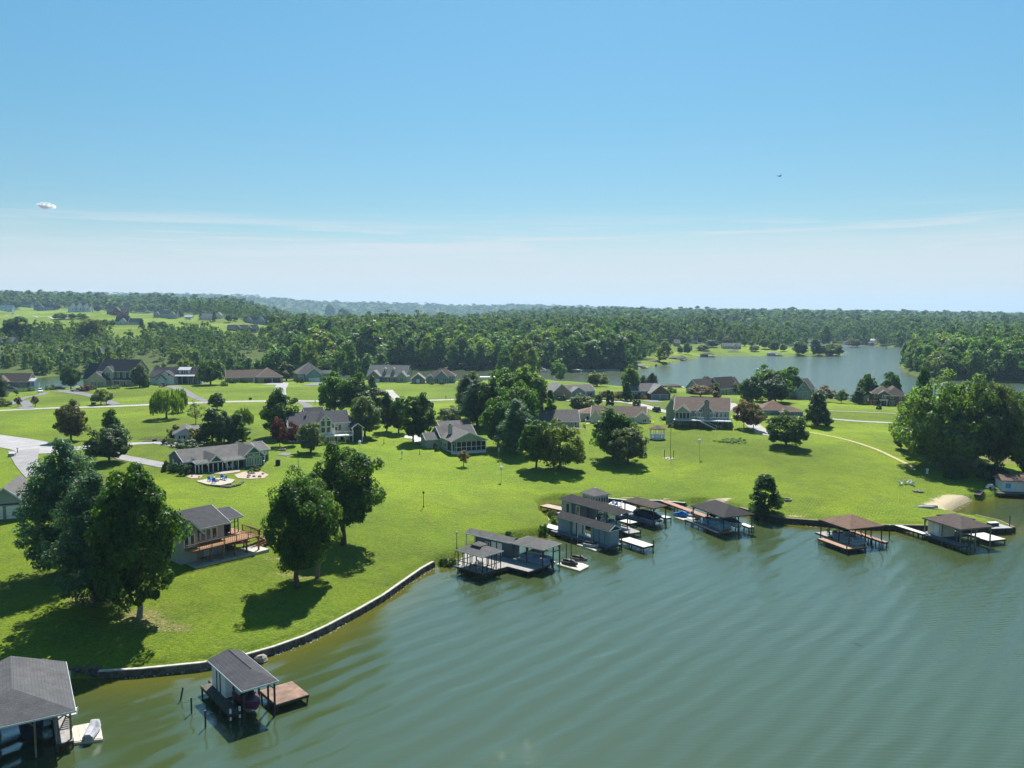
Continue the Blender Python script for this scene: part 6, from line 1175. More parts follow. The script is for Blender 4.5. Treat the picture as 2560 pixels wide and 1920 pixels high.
q = h.e.matrix_basis @ Vector((h.X(600), 1.0, 0)); e = empty('canoe', (q.x, q.y, gz(q.x, q.y) + .55), h.e.rotation_euler.z + R(-25), 'upturned rose pink canoe on trestles beneath the brown deck', 'canoe')
MB().loft([[(x, -w_, 0), (x, -w_ * .8, t_ * .7), (x, 0, t_), (x, w_ * .8, t_ * .7), (x, w_, 0)] for x, w_, t_ in [(-2.2, .05, .3), (-1.5, .33, .42), (0, .46, .42), (1.5, .33, .42), (2.2, .05, .3)]]).build('hull', mat('rose_hull', (.38, .08, .12), rough=.4), e); MB().box(-1.3, -1.2, -.4, .4, -.6, .0).box(1.2, 1.3, -.4, .4, -.6, .0).build('trestle', DKWOOD, e)
q = h.e.matrix_basis @ Vector((h.X(596), 3.2, h.Z(dz))); e = empty('grill', (q.x, q.y, q.z), 0, 'dark covered grill under the screened corner of the brown deck', 'grill'); MB().box(-.7, .7, -.35, .35, 0, 1.1).build('cover', NAVY, e); MB().box(-.75, .75, -.4, .4, 1.1, 1.16).build('lid', BLACK, e)
# 19 garage at the left edge
h = House(-42, 1302, 71, 1293, 'grey gabled garage with white door and brick corners, partly cut by the frame', name='detached_garage', group=GM, cat='garage')
h.vol(-42, 71, 0, 11, 44, 48, 'y', SIDG, RGR, ov=.7).gar(40, 46, 36, 0).gar(-12, 36, 36, 0); h.box('brick_pier', 64, 71.5, -.06, -.003, -4, 40, BRICKT).box('brick_pier', -42, -33, -.06, -.003, -4, 40, BRICKT).box('brick_pier', 8, 16, -.06, -.003, -4, 40, BRICKT).box('belt_board', -42, 71, -.09, -.065, 41, 45, NAVY); h.done()
p = h.e.matrix_basis @ Vector((h.X(64), 6, h.Z(55)))
# garden gazebo
p = at(1643, 1096); e = empty('garden_gazebo', p, R(22), 'white garden gazebo with low brown roof on the lawn beside the cream ranch', 'gazebo'); k_ = mpp(p)
MB().lathe([(19 * k_, -.6), (19 * k_, .35)], n=8).build('base', WHITE, e); MB().lathe([(21.5 * k_, 2.75), (21.5 * k_, 2.9), (.1, 3.9)], n=8).build('roof', RBR, e)
for i in range(8):
    a = 6.2832 * i / 8; MB().box(18 * k_ * math.cos(a) - .07, 18 * k_ * math.cos(a) + .07, 18 * k_ * math.sin(a) - .07, 18 * k_ * math.sin(a) + .07, .3, 2.76).build('post', WHITE, e)
rl = MB(); 
for i in range(8):
    a, b_ = 6.2832 * i / 8, 6.2832 * (i + 1) / 8
    if i == 3: continue
    for z_ in (.5, .7, .9, 1.1, 1.3): rl.bar((18 * k_ * math.cos(a), 18 * k_ * math.sin(a), z_), (18 * k_ * math.cos(b_), 18 * k_ * math.sin(b_), z_), .05, .14)
rl.build('balustrade', WHITE, e)
# hill houses
GL = 'houses on the green hill beyond the creek'
def hillhouse(u0, u1, v, hp_, rp, wall, roof, label, gables=(), extra=(), wins=True, depth=9, g=GL):
    h = House(u0, v, u1, v, label, 'hill_house', group=g); h.vol(u0, u1, 0, depth, hp_, rp, 'x', wall, roof)
    for (a, b_, gh, gr) in gables: h.vol(a, b_, -1.8, 4, gh, gr, 'y', wall, roof)
    for (a, b_, y0, gh, gr, rm_) in extra: h.vol(a, b_, y0, y0 + 7, gh, gr, 'x', wall, rm_)
    if wins:
        n_ = max(2, int((u1 - u0) / 9))
        for i in range(n_): u = u0 + (u1 - u0) * (i + .5) / n_; h.w(u, hp_ * .3, 2.6, hp_ * .42, -1.8 if any(a < u < b_ for a, b_, *_ in gables) else 0, fw=.15)
    return h.done()
hillhouse(-2, 31, 778, 7, 8, SIDW, RME, 'white barn-like house with pale roof at the hill edge')
hillhouse(53, 78, 769, 7, 7, SIDG, RGR, 'small grey house high on the hill between dark trees')
hillhouse(84, 133, 777, 8, 7, SIDB, RCH, 'blue grey house with long porch on the hill', [(96, 112, 8, 6)])
hillhouse(170, 226, 779, 12, 7, SIDW, RCH, 'white hill house with three steep front gables', [(176, 190, 12, 8), (193, 207, 12, 9), (210, 224, 12, 8)])
hillhouse(267, 315, 788, 9, 8, mat('log_wall', (.16, .055, .035), var=.2, stripes=(2, .3, .3, .3)), RBR, 'red brown log house with steep central gable on the hill', [(283, 302, 11, 9)])
hillhouse(288, 320, 812, 8, 14, SIDC, RGR, 'long grey-roofed hill house half sunk behind bushes', [(300, 318, 8, 8)], [(318, 350, 2, 6, 10, RLG)])
hillhouse(384, 442, 795, 9, 9, SIDS, RGR, 'sage hill house with two gabled ends', [(386, 400, 9, 7), (424, 440, 9, 7)])
hillhouse(461, 480, 796, 4, 4, SIDW, RME, 'tiny pale hill shed beside parked cars', (), (), False, 6)
hillhouse(497, 556, 800, 8, 8, SIDC, RLG, 'long cream hill house with a tall white end', [(540, 556, 11, 8)])
hillhouse(608, 682, 812, 10, 10, SIDG, RCH, 'grey hill house with white gables next to a pale fence', [(614, 632, 10, 9), (645, 662, 11, 9)])
hillhouse(567, 640, 828, 7, 9, SIDB, RCH, 'blue hill house with three low gables below the meadow', [(585, 603, 8, 8), (612, 630, 8, 8)])
hillhouse(-6, 30, 862, 8, 10, SIDG, RGR, 'grey house peeping out of the wood at the frame edge', [(4, 18, 8, 9)])
hillhouse(208, 276, 893, 10, 14, SIDG, RLG, 'grey house with tall white-framed gable in a wood clearing', [(230, 256, 12, 13)])
GF = 'houses across the bright lake'
hillhouse(1717, 1744, 858, 11, 9, SIDW, RLG, 'pale house among trees on the far lake point', g=GF); hillhouse(1687, 1700, 866, 9, 8, SIDG, RGR, 'narrow grey house beside the pale one across the lake', g=GF)
hillhouse(1808, 1853, 872, 7, 7, SIDC, RGR, 'low pale bungalow on the grassy lake spit', [(1830, 1845, 7, 6)], g=GF); hillhouse(2164, 2190, 857, 6, 5, SIDW, RME, 'white-roofed cabin in a clearing of the far wood', g=GF, depth=14)
# far boathouses and boats
GB_ = 'far boathouses on the creek and lake'
def far_boathouse(u, v, w, label, wall=SIDW, roof=RLG, rot=0., hp_=6.5, rp=4, n=0, closed=.5, flat=False):
    p = Vector((*un(u, v, 0), 0)); k_ = mpp(p); W_ = w * k_; e = empty('far_boathouse', p, rot, label, 'boathouse', GB_); hh_ = hp_ * k_
    MB().box(-W_ / 2 - .5, W_ / 2 + 1.2, -.8, 7, .3, .8).build('dock', PALEDECK if n % 2 else GREYDECK, e)
    for x in (-W_ / 2 + .3, 0, W_ / 2 - .3):
        for y in (.3, 6): MB().box(x - .14, x + .14, y - .14, y + .14, -1, hh_).build('post', WHITE if n % 2 else DKWOOD, e)
    MB().box(-W_ / 2 + .3, -W_ / 2 + W_ * closed, .6, 5.8, .8, hh_).build('wall', wall, e); hip(MB(), -W_ / 2 - .3, W_ / 2 + .3, -.4, 6.8, hh_, rp * k_, 'x', True, True).build('roof', roof, e); return e
for n_, a in enumerate([(838,922,30,'pale-roofed boathouse with white posts across the creek from the hip-roofed house',SIDB,RLG), (968,922,26,'low dark boathouse behind the house with two dormers',SIDB,RGR), (1022,924,32,'white boathouse with brown roof and red trim across the creek',SIDW,RBR,R(-12)), (1172,923,22,'small white boathouse at the dark foot of the creek wood',SIDW,RLG), (1245,924,12,'tiny red-roofed hut on the creek edge',SIDC,RRD),
        (1594,921,44,'wide pale hip-roofed boathouse where the creek opens to the lake',SIDW,RLG), (1633,910,30,'dark boathouse with boat beside the wide pale one',SIDDB,RGR,R(-15)), (1692,902,38,'low slate boathouse with long side dock on the open lake',SIDDB,RGR), (1770,893,32,'blue boathouse below the grassy spit',SIDB,RCH), (1835,887,30,'grey boathouse with sand beside it on the spit',SIDG,RGR), (1938,890,32,'white boathouse at the middle of the spit shore',SIDW,RLG), (2082,890,30,'grey boathouse at the very tip of the spit',SIDG,RLG), (1705,900,22,'second slate roof behind the long side dock',SIDDB,RCH),
        (2125,862,26,'long pale dock house on the far lake shore',SIDW,RBR), (2185,864,20,'small grey boathouse below the white-roofed cabin',SIDG,RGR), (1683,972,46,'brown-roofed boathouse on tall posts behind the brick ranch',DKWOOD,MATS['umber_shingle'])]):
    far_boathouse(a[0], a[1], a[2], a[3], a[4], a[5], a[6] if len(a) > 6 else 0, n=n_, closed=.12 if a[0] == 1683 else .5)
e = empty('covered_pier', (*un(1224, 958, 0), 0), 0, 'flat white-roofed pier with white railings behind the central pines', 'pier'); k_ = mpp(Vector((*un(1224, 958, 0), 0)))
MB().box(-27 * k_, 27 * k_, 0, 6, .4, .9).build('deck', GREYDECK, e); MB().box(-26 * k_, 26 * k_, .2, 5.8, 13.5 * k_, 15.5 * k_).build('roof', WHITE, e)
for i in range(9): MB().box((-25 + 6.2 * i) * k_ - .08, (-25 + 6.2 * i) * k_ + .08, .3, .46, .9, 13.5 * k_).build('post', WHITE, e)
rl = MB().box(-26 * k_, 26 * k_, .2, .26, .9, 1.5); rl.build('railing', WHITE, e)
for i, (u, v, w_, lb) in enumerate([(1330, 925, 26, 'long white dock in front of the creek wood, shoreward end'), (1500, 927, 50, 'longest low white dock along the creek wood'), (1445, 926, 16, 'short white dock between moored boats and the longest dock'), (2135, 866, 30, 'pale dock on the far lake shore'), (1300, 917, 20, 'pale dock section beneath the creek wood')]):
    p = un(u, v, 0); k_ = mpp(Vector((*p, 0))); e = empty('long_dock', (*p, 0), 0, lb, 'dock', 'white docks along the creek wood'); MB().box(-w_ * k_, w_ * k_, 0, 2.4, .35, .6).build('deck', WHITE, e)
    for j in range(4): MB().box(-w_ * k_ * .9 + j * w_ * k_ * .6 - .1, -w_ * k_ * .9 + j * w_ * k_ * .6 + .1, .2, .4, -1, 1.0).build('piling', DKWOOD, e)
for i, (u, v, lb, hc, tc_) in enumerate([(1362, 929, 'pontoon boat with red canopy moored by the creek wood', WHITE, RED), (1393, 930, 'white motorboat moored beside the red canopied boat', WHITE, None), (1452, 929, 'small blue boat alone against the dark creek bank', HULLB, None), (1368, 927, 'second white motorboat behind the red canopied boat', WHITE, None), (172, 972, 'white boat docked behind the two-storey tan house', WHITE, NAVY), (186, 970, 'grey boat at the same creek dock as the white one', GREYJ, None), (2215, 872, 'tiny pale boat on the far lake near the cabin', WHITE, None), (1640, 915, 'blue boat tied to the dark boathouse at the creek mouth', HULLB, None)]):
    p = un(u, v, .2)
    if tc_: pontoon_boat((*p, .25), R(8 + i * 11), lb, hc, tc_, group='boats moored on the creek')
    else: hull_boat((*p, .15), R(170 + i * 13), lb, hc, WHITE, 6, 2.2, group='boats moored on the creek')
# ------------------------------------------------------------------ vehicles
def car(u, v, rz, label, paint, name='parked_car', pickup=False, L_=4.8, cat='car'):
    p = at(u, v, .1); e = empty(name, p, rz, label, cat, 'vehicles parked on the drives'); b_ = MB()
    sec = lambda x, w, z0, z1: [(x, -w, z0), (x, -w, z1 * .8), (x, -w * .94, z1), (x, w * .94, z1), (x, w, z1 * .8), (x, w, z0)]
    b_.loft([sec(-L_ / 2, .82, .45, .85), sec(-L_ / 2 + .3, .93, .32, 1.0), sec(0, .95, .3, 1.02), sec(L_ / 2 - .9, .93, .32, .98), sec(L_ / 2, .8, .42, .72)]); b_.build('body', paint, e)
    a, c = (-.4, .9) if pickup else (-L_ / 2 + .35, 1.0); MB().loft([[(a, -.84, 1.0), (a, .84, 1.0), (a + .15, .7, 1.5), (a + .15, -.7, 1.5)], [(a + .3, -.84, 1.02), (a + .3, .84, 1.02), (a + .4, .72, 1.62), (a + .4, -.72, 1.62)], [(c - .5, -.84, 1.0), (c - .5, .84, 1.0), (c - .6, .72, 1.6), (c - .6, -.72, 1.6)], [(c + .2, -.82, .98), (c + .2, .82, .98), (c - .3, .68, 1.5), (c - .3, -.68, 1.5)]]).build('window', GLASS, e)
    MB().box(a + .35, c - .6, -.7, .7, 1.622, 1.68).build('roof', paint, e)
    for sx_ in (-L_ / 2 + .95, L_ / 2 - .95):
        for sy in (-1, 1):
            w = MB().tube([(sx_, sy * .78, .34), (sx_, sy * .96, .34)], .34, 12).build('wheel', BLKR, e); MB().tube([(sx_, sy * .955, .34), (sx_, sy * .975, .34)], .19, 8).build('rim', METAL, w)
    for sy in (-1, 1): MB().box(L_ / 2 - .12, L_ / 2 - .02, sy * .62 - .14, sy * .62 + .14, .62, .76).build('headlight', TRIMB, e)
    return e
car(101, 981, R(-60), 'white sport utility car parked at the end of the lane by the brown ranch', WHITE); car(30, 975, R(10), 'dark car in the shade beside the brown ranch', NAVY); car(193, 979, R(15), 'silver pickup truck parked by the two-storey tan house', GREYJ, 'pickup_truck', True, 5.4, 'pickup truck'); car(150, 975, R(30), 'dark red car parked near the creek docks', mat('maroon_paint', (.12, .02, .025), rough=.3))
car(408, 967, R(-95), 'black pickup truck in front of the white house garage', BLACK, 'pickup_truck', True, 5.4, 'pickup truck'); car(467, 799, R(80), 'pale car beside the tiny hill shed', WHITE); car(474, 799, R(85), 'grey car beside the tiny hill shed', GREYJ); car(33, 786, R(0), 'white van alone on the hill track', WHITE)
car(1641, 1029, R(100), 'dark blue car at the corner of the largest brown-roofed house', NAVY)
# ------------------------------------------------------------------ garden and shore trees
GN = 'broad trees on the lake lawn'; GK = 'trees between the lawn houses'; GC = 'trees around the creek houses'; GR_ = 'big trees above the sandy cove'; GS = 'garden shrubs'
T = tree
# big clump at the left
T('pine_tree', 'bigpine', 172, 1425, 1096, 228, LB, 'tall blue green pine, farther of the two beside the brick cornered garage', group=GN)
T('pine_tree', 'bigpine', 236, 1512, 1185, 222, LB, 'blue green pine with sweeping boughs nearer the shaded bank', group=GN)
T('maple_tree', 'maple3', 346, 1545, 1150, 212, LD, 'huge dark maple with pale trunk in front of the deck house', group=GN, bark=BARKG)
T('shrub', 'bush0', 92, 1268, 1190, 55, LP, 'dark reddish bush at the foot of the tall pine by the garage', 'shrub', GS); T('young_tree', 'med1', 108, 1320, 1240, 62, LL, 'pale green young tree between the garage and the tall pine', group=GN)
# trio
T('maple_tree', 'maple2', 858, 1362, 1120, 205, LD, 'wide dark maple with drooping low branches, behind two others', group=GN)
T('maple_tree', 'maple1', 793, 1442, 1200, 130, LL, 'yellow green maple with curved pale trunk beside a darker one', group=GN, bark=BARKG)
T('maple_tree', 'maple0', 744, 1468, 1188, 176, LD, 'dark maple on a tall straight trunk beside the deck house stair', group=GN)
# left yard
T('oak_tree', 'med1', 178, 1102, 1008, 86, LA, 'dull brownish green tree behind the lane mailbox', group=GN); T('magnolia_tree', 'med2', 272, 1156, 1060, 105, LK, 'glossy dark tree leaning over the lane in front of a thin topped one', group=GN); T('oak_tree', 'cone0', 278, 1126, 1024, 70, LD, 'thin topped tree behind the glossy dark one', group=GN)
T('willow_tree', 'willow', 417, 1047, 968, 80, LW, 'weeping willow on the lawn below the road', 'willow', GN); T('willow_tree', 'willow', 452, 1030, 966, 34, LW, 'smaller willow top behind the sparse young tree', 'willow', GN); T('sparse_tree', 'open', 489, 1060, 998, 46, LS, 'sparse thin leaved tree by the white cottage', group=GN)
T('round_tree', 'med0', 542, 1024, 981, 42, LD, 'small round dark tree standing at the road', group=GN)
for u, vb, vt, w_, k, m_, lb in [(530,1106,1024,70,'cone1',LK,'dark evergreen beside the white cottage, first of the tight trio'), (560,1108,1030,62,'med3',LK,'dark evergreen in the middle of the tight trio'), (592,1106,1034,66,'cone0',LD,'dark evergreen at the outer end of the tight trio'), (608,1072,1016,50,'willow',LW,'feathery willow rising behind the tight evergreen trio'), (498,1104,1066,52,'bush1',LA,'rusty yellow shrub against the white cottage wall'), (437,1095,1062,36,'bush0',LA,'brown shrub at the corner of the white cottage'), (422,1110,1092,30,'bush1',LS,'pale grey grass clump by the trailer'), (470,1118,1098,75,'bush0',LK,'dark hedge mound below the white cottage')]: T('evergreen_tree' if vb - vt > 45 else 'shrub', k, u, vb, vt, w_, m_, lb, 'tree' if vb - vt > 45 else 'shrub', GS)
# mid row
for a in [('birch_tree','pear0',700,1092,976,92,LM,'airy mid green tree beside the plum coloured ones'), ('plum_tree','myrtle0',700,1116,1044,42,LR,'rose topped plum tree, taller of the two by the cream house'), ('plum_tree','myrtle1',733,1114,1055,34,LR,'rose topped plum tree, lower of the two by the cream house'), ('pear_tree','pear1',776,1131,1052,68,LS,'silvery green tree in front of the cream house with balcony'),
    ('oak_tree','med3',838,1040,932,84,LM,'dark oak with yellowish crown behind the cream house'), ('oak_tree','med1',893,1042,940,80,LD,'dark oak beside the yellowish crowned one behind the cream house'), ('oak_tree','med0',930,1050,968,95,LK,'low dark oak in front of the striped lawn'), ('cedar_tree','cone0',931,975,938,26,LK,'small pointed cedar by the pale-roofed house'),
    ('pear_tree','pear2',914,1093,990,82,LS,'tall sage green pear tree beside the screened porch of the cream house'), ('pear_tree','pear0',966,1078,985,48,LK,'thin dark tree, first of the row leading to the concrete pad'), ('pear_tree','pear1',997,1082,988,52,LD,'thin dark tree, second of the row leading to the concrete pad'), ('pear_tree','pear2',1034,1106,990,62,LD,'oval dark tree with its trunk on the concrete pad'), ('pear_tree','pear0',1060,1104,988,62,LK,'oval dark tree close behind the one on the concrete pad'),
    ('round_tree','med2',1124,1062,1014,66,LS,'pale round dome shaped tree in the sunny gap'), ('pruned_tree','pruned',1158,1166,1126,30,LPK,'small round purple grey pruned tree below the screened cottage'),
    ('pine_tree','pine0',1166,1030,938,66,LK,'dark pine at the edge of the striped lawn'), ('pine_tree','pine1',1190,1066,950,88,LB,'bluish pine over the cottage garage'), ('oak_tree','med3',1228,1070,948,84,LD,'dark oak squeezed between two bluish pines'), ('oak_tree','med0',1262,1060,918,118,LM,'tallest broad oak of the central clump'), ('maple_tree','med1',1326,1060,924,104,LL,'broad light green maple of the central clump'), ('oak_tree','med2',1290,1080,950,110,LM,'rounded oak low in front of the central clump'), ('oak_tree','med0',1246,1118,990,92,LD,'dark oak standing right beside the screened cottage'), ('pine_tree','pine0',1292,1135,1000,108,LB,'large blue green pine behind the orange tinged maples'), ('cedar_tree','cone1',1376,1060,978,38,LD,'narrow dark cedar at the end of the central clump'), ('oak_tree','med3',1178,1010,930,60,LL,'light green oak at the back of the central clump'),
    ('maple_tree','med0',1340,1170,1047,88,LM,'mid green maple beside the orange tinged one'), ('maple_tree','med2',1401,1173,1048,122,LY,'orange tinged maple with a round wide crown'), ('birch_tree','med1',1534,1146,1026,118,LD,'spiky dark tree in front of the cream ranch, back of a pair'), ('birch_tree','med2',1568,1160,1056,104,LS,'greyish green tree in front of the cream ranch, front of a pair'),
    ('oak_tree','med2',1966,1117,1026,104,LD,'lone round dark tree on the open right lawn'), ('cedar_tree','cone0',2044,1064,980,70,LK,'lone egg shaped dark cedar near the gravel drives'), ('cedar_tree','cone1',1912,1290,1190,100,LD,'lone cedar right at the bulkhead beside the water')]:
    T(a[0], a[1], a[2], a[3], a[4], a[5], a[6], a[7], group=GK)
# creek side
for a in [('oak_tree','med2',525,962,890,68,LD,'big dark dome shaped tree by the white dormer house',), ('oak_tree','med0',178,972,913,50,LD,'dark tree before the two-storey tan house'), ('birch_tree','med1',350,968,913,46,LS,'greyish tree between the tan and white houses'), ('shrub','bush0',362,968,944,26,LK,'dark bush beside the greyish tree by the white house'), ('redbud_tree','myrtle0',252,1012,972,56,LY,'low spreading yellow orange tree by the dark drive'), ('pine_tree','pine1',-2,998,935,50,LK,'dark conifer cut by the frame edge near the lane'), ('shrub','bush1',6,1016,996,40,LS,'light mound of shrub at the frame edge by the lane'),
    ('plum_shrub','pruned',45,1018,992,18,LP,'round plum shrub, closer to the frame edge'), ('plum_shrub','pruned',88,1016,990,20,LP,'round plum shrub, closer to the curved drive'), ('birch_tree','pruned',41,989,973,16,LL,'tiny young tree by the brown ranch'), ('shrub','bush0',70,978,969,36,LM,'hedge along the brown ranch drive'), ('shrub','bush1',213,978,964,32,LR,'pink flowering bush by the tan house garage'), ('shrub','bush0',232,974,962,18,LK,'dark clipped bush at the tan house wall'), ('shrub','bush1',285,972,963,32,LM,'low flower bed shrub before the white porch'), ('shrub','bush0',128,975,961,30,LS,'silvery shrub near the creek docks'),
    ('birch_tree','med1',716,952,908,52,LS,'pale airy tree beside the brick ranch garages'), ('shrub','bush0',612,957,946,16,LK,'clipped round bush on the brick ranch front'), ('shrub','bush1',583,958,945,18,LK,'dark bush at the brick ranch corner'), ('shrub','bush0',560,965,954,20,LM,'lone low bush between white and brick houses'), ('shrub','bush1',750,957,943,22,LK,'bush at the corner of the blue hip-roofed house'), ('shrub','bush0',1079,961,951,12,LS,'pale ball bush at the blue gabled house, left of its pair'), ('shrub','bush1',1105,961,951,13,LS,'pale ball bush at the blue gabled house, right of its pair'), ('oak_tree','med0',815,950,902,34,LD,'dark tree behind the blue hip-roofed house porch'),
    ('oak_tree','med2',1493,966,928,54,LY,'round yellowish tree on the creek edge'), ('oak_tree','med3',1577,992,914,46,LL,'bright topped tree by the brick garage ranch'), ('cedar_tree','cone0',1567,1002,954,32,LK,'dark cone at the corner of the brick garage ranch'), ('pine_tree','pine0',1630,966,932,34,LK,'dark pine behind the brick ranch roof'), ('pine_tree','pine1',1608,964,938,26,LD,'smaller pine behind the brick ranch roof'), ('shrub','bush0',1678,982,966,26,LM,'round bush behind the brick garage gable'), ('shrub','bush1',1594,996,982,22,LS,'pale garden shrub before the brick garage ranch'), ('shrub','bush0',1608,998,986,18,LPK,'pinkish shrub beside the pale one at the brick garage ranch'),
    ('lilac_tree','med2',1456,1030,984,64,LS,'broad rounded lilac behind the brown ranch roof'), ('birch_tree','pear1',1495,1014,984,24,LM,'small tree beside the broad rounded lilac'), ('cypress','column',1521,1016,976,13,LK,'tall clipped cypress, taller of the touching pair'), ('cypress','column',1530,1016,978,10,LK,'clipped cypress, slimmer of the touching pair'), ('cypress','column',1585,1018,999,8,LK,'short cypress, first of three in a row'), ('cypress','column',1592,1018,999,8,LK,'short cypress, middle of three in a row'), ('cypress','column',1598,1018,999,8,LK,'short cypress, last of three in a row'),
    ('shrub','myrtle0',1512,998,976,30,LPK,'russet shrub next to the cypress pair'), ('shrub','myrtle1',1545,1000,978,36,LPK,'wide russet shrub beyond the cypress pair'), ('shrub','bush1',1405,1001,989,24,LK,'dark shrub before the tall brick gable'), ('crepe_myrtle','myrtle0',1752,992,962,68,LPK,'low pinkish myrtle behind the largest brown-roofed house'), ('redbud_tree','myrtle1',1786,986,957,32,LY,'yellow green tree beside the low umber-roofed house'), ('shrub','bush0',1793,994,980,22,LP,'plum bush below the yellow green tree'), ('redbud_tree','pear0',1836,986,958,30,LY,'yellowish tree at the end of the low umber-roofed house'), ('birch_tree','pear2',1764,962,940,26,LD,'narrow dark tree by the bright lake edge'),
    ('oak_tree','med3',1878,1014,942,64,LK,'dark oak beside the broad lake oak'), ('oak_tree','med2',1925,1004,912,100,LM,'broad tallest lake oak with rounded crown'), ('oak_tree','med0',1972,996,914,66,LM,'lake oak joined to the broad tallest one'), ('oak_tree','med1',1938,1008,944,76,LK,'dark oak in front of the broad lake oak'), ('crepe_myrtle','myrtle0',1860,1070,998,56,LPK,'pink flushed myrtle with spreading crown beside the drive'), ('crepe_myrtle','myrtle1',1884,1076,1008,54,LPK,'second pink flushed myrtle, lower and nearer the lawn'), ('shrub','bush1',1900,1048,1030,34,LM,'bush between the pink myrtles and the rust-roofed house'),
    ('redbud_tree','myrtle1',2058,1004,964,52,LPK,'russet leaved tree beside the glassy gabled house'), ('redbud_tree','myrtle0',2103,1008,974,36,LY,'small yellowish tree alone against the lake'), ('pine_tree','pine0',2146,1010,968,44,LB,'bushy low conifer against the lake'), ('oak_tree','med3',2166,1008,936,50,LM,'slender lake tree nearer the brick two-storey house'), ('oak_tree','med0',2226,1006,928,50,LD,'round dark tree behind the brick two-storey house'), ('shrub','bush0',2200,1014,998,16,LK,'clipped bush at the brick house door'), ('shrub','bush1',2197,1024,1012,14,LK,'lone clipped bush in front of the brick house'), ('shrub','bush0',2158,1012,1000,20,LL,'light bush by the brick two-storey house'), ('shrub','bush1',2170,1012,1000,18,LPK,'pinkish bush by the brick two-storey house'), ('shrub','bush0',1968,999,990,12,LS,'pale grass clump, one of two by the glassy gabled house'), ('shrub','bush1',1984,999,989,16,LS,'pale grass clump, wider of two by the glassy gabled house')]:
    T(a[0], a[1], a[2], a[3], a[4], a[5], a[6], a[7], 'shrub' if a[0] in ('shrub', 'plum_shrub') else 'tree', GC if a[0] not in ('shrub', 'plum_shrub') else GS)
# right cluster
for a in [('oak_tree','broad0',2347,1166,938,200,LL,'huge pale topped oak with thick forked trunk above the cove'), ('oak_tree','broad1',2437,1168,942,180,LL,'huge oak in the middle of the cove group'), ('oak_tree','broad2',2492,1172,950,128,LS,'huge oak at the outer end of the cove group'), ('oak_tree','broad1',2290,1128,990,120,LL,'lower spreading oak at the lawn side of the cove group'), ('oak_tree','broad2',2400,1146,960,150,LD,'dark oak hidden at the heart of the cove group'), ('dogwood_tree','pear0',2253,1122,1056,44,LS,'small vase shaped tree under the cove group'), ('birch_tree','med3',2568,1196,1044,84,LY,'yellow green tree at the right frame edge by the cove'), ('cedar_tree','cone1',2306,1040,922,58,LD,'dark cedar rising behind the cove group'), ('birch_tree','med0',2535,1060,972,80,LL,'light tree behind the cove group by the water'), ('birch_tree','myrtle0',2530,1090,1020,60,LPK,'thin greyish brown tree behind the cove group'), ('birch_tree','med1',2580,1080,976,70,LM,'green tree cut by the frame behind the cove group')]:
    T(a[0], a[1], a[2], a[3], a[4], a[5], a[6], a[7], group=GR_, bark=BARKG if a[1].startswith('broad') else None)
T('shrub', 'bush0', 2390, 1196, 1168, 60, LK, 'dark round shrub beneath the cove oaks', 'shrub', GS); T('shrub', 'bush1', 2480, 1200, 1158, 70, LK, 'wide dark shrub under the outer cove oaks', 'shrub', GS); T('shrub', 'bush0', 2530, 1205, 1185, 50, LM, 'green shrub beside the white-walled boathouse', 'shrub', GS)
T('shrub', 'bush1', 1358, 1338, 1311, 26, LD, 'dense round bush at the bank between two boathouses', 'shrub', GS); T('shrub', 'bush0', 1274, 1340, 1326, 24, LM, 'low bush behind the grey-roofed boathouse', 'shrub', GS)
for i, (u, v, w_) in enumerate([(1112, 1412, 34), (1128, 1414, 26), (1378, 1296, 22), (1384, 1312, 20)]): T('reeds', 'bush%d' % (i % 2), u, v, v - 20, w_, LL, ['bright grass tuft at the end of the concrete wall', 'second grass tuft beside the screened gazebo dock', 'reeds above the shed end of the blue boathouse', 'lower reeds by the blue boathouse gangway'][i], 'reeds', 'waterside reeds')
for i, (u, v) in enumerate([(440, 1180), (462, 1186), (421, 1176)]): T('shrub', 'bush%d' % (i % 2), u, v, v - 26, 34, LK, ['dark hedge in the middle of the slate house side wall', 'dark hedge by the white side door of the slate house', 'dark hedge at the rear corner of the slate house'][i], 'shrub', GS)
for u, v, w_, vt, lb, m_ in [(640,1178,24,1164,'tan shrub in the gravel bed by the glazed gable',LS), (625,1182,16,1173,'low green plant in the gravel bed',LM), (1440,1125,0,0,'',None)]:
    if m_: T('shrub', 'bush0', u, v, vt, w_, m_, lb, 'shrub', GS)
for i, (u, v, w_) in enumerate([(1092, 1128, 14), (1086, 1120, 12), (1664, 1050, 26), (1680, 1068, 22), (2382, 1172, 20)]): T('shrub', 'bush%d' % (i % 2), u, v, v - 12, w_, LK, ['dark shrub along the cottage side wall', 'darker shrub at the cottage corner', 'dark hedge along the side wall of the largest brown-roofed house', 'shrub below the side wall of the largest brown-roofed house', 'shrub at the trunk of the huge forked oak'][i], 'shrub', GS)
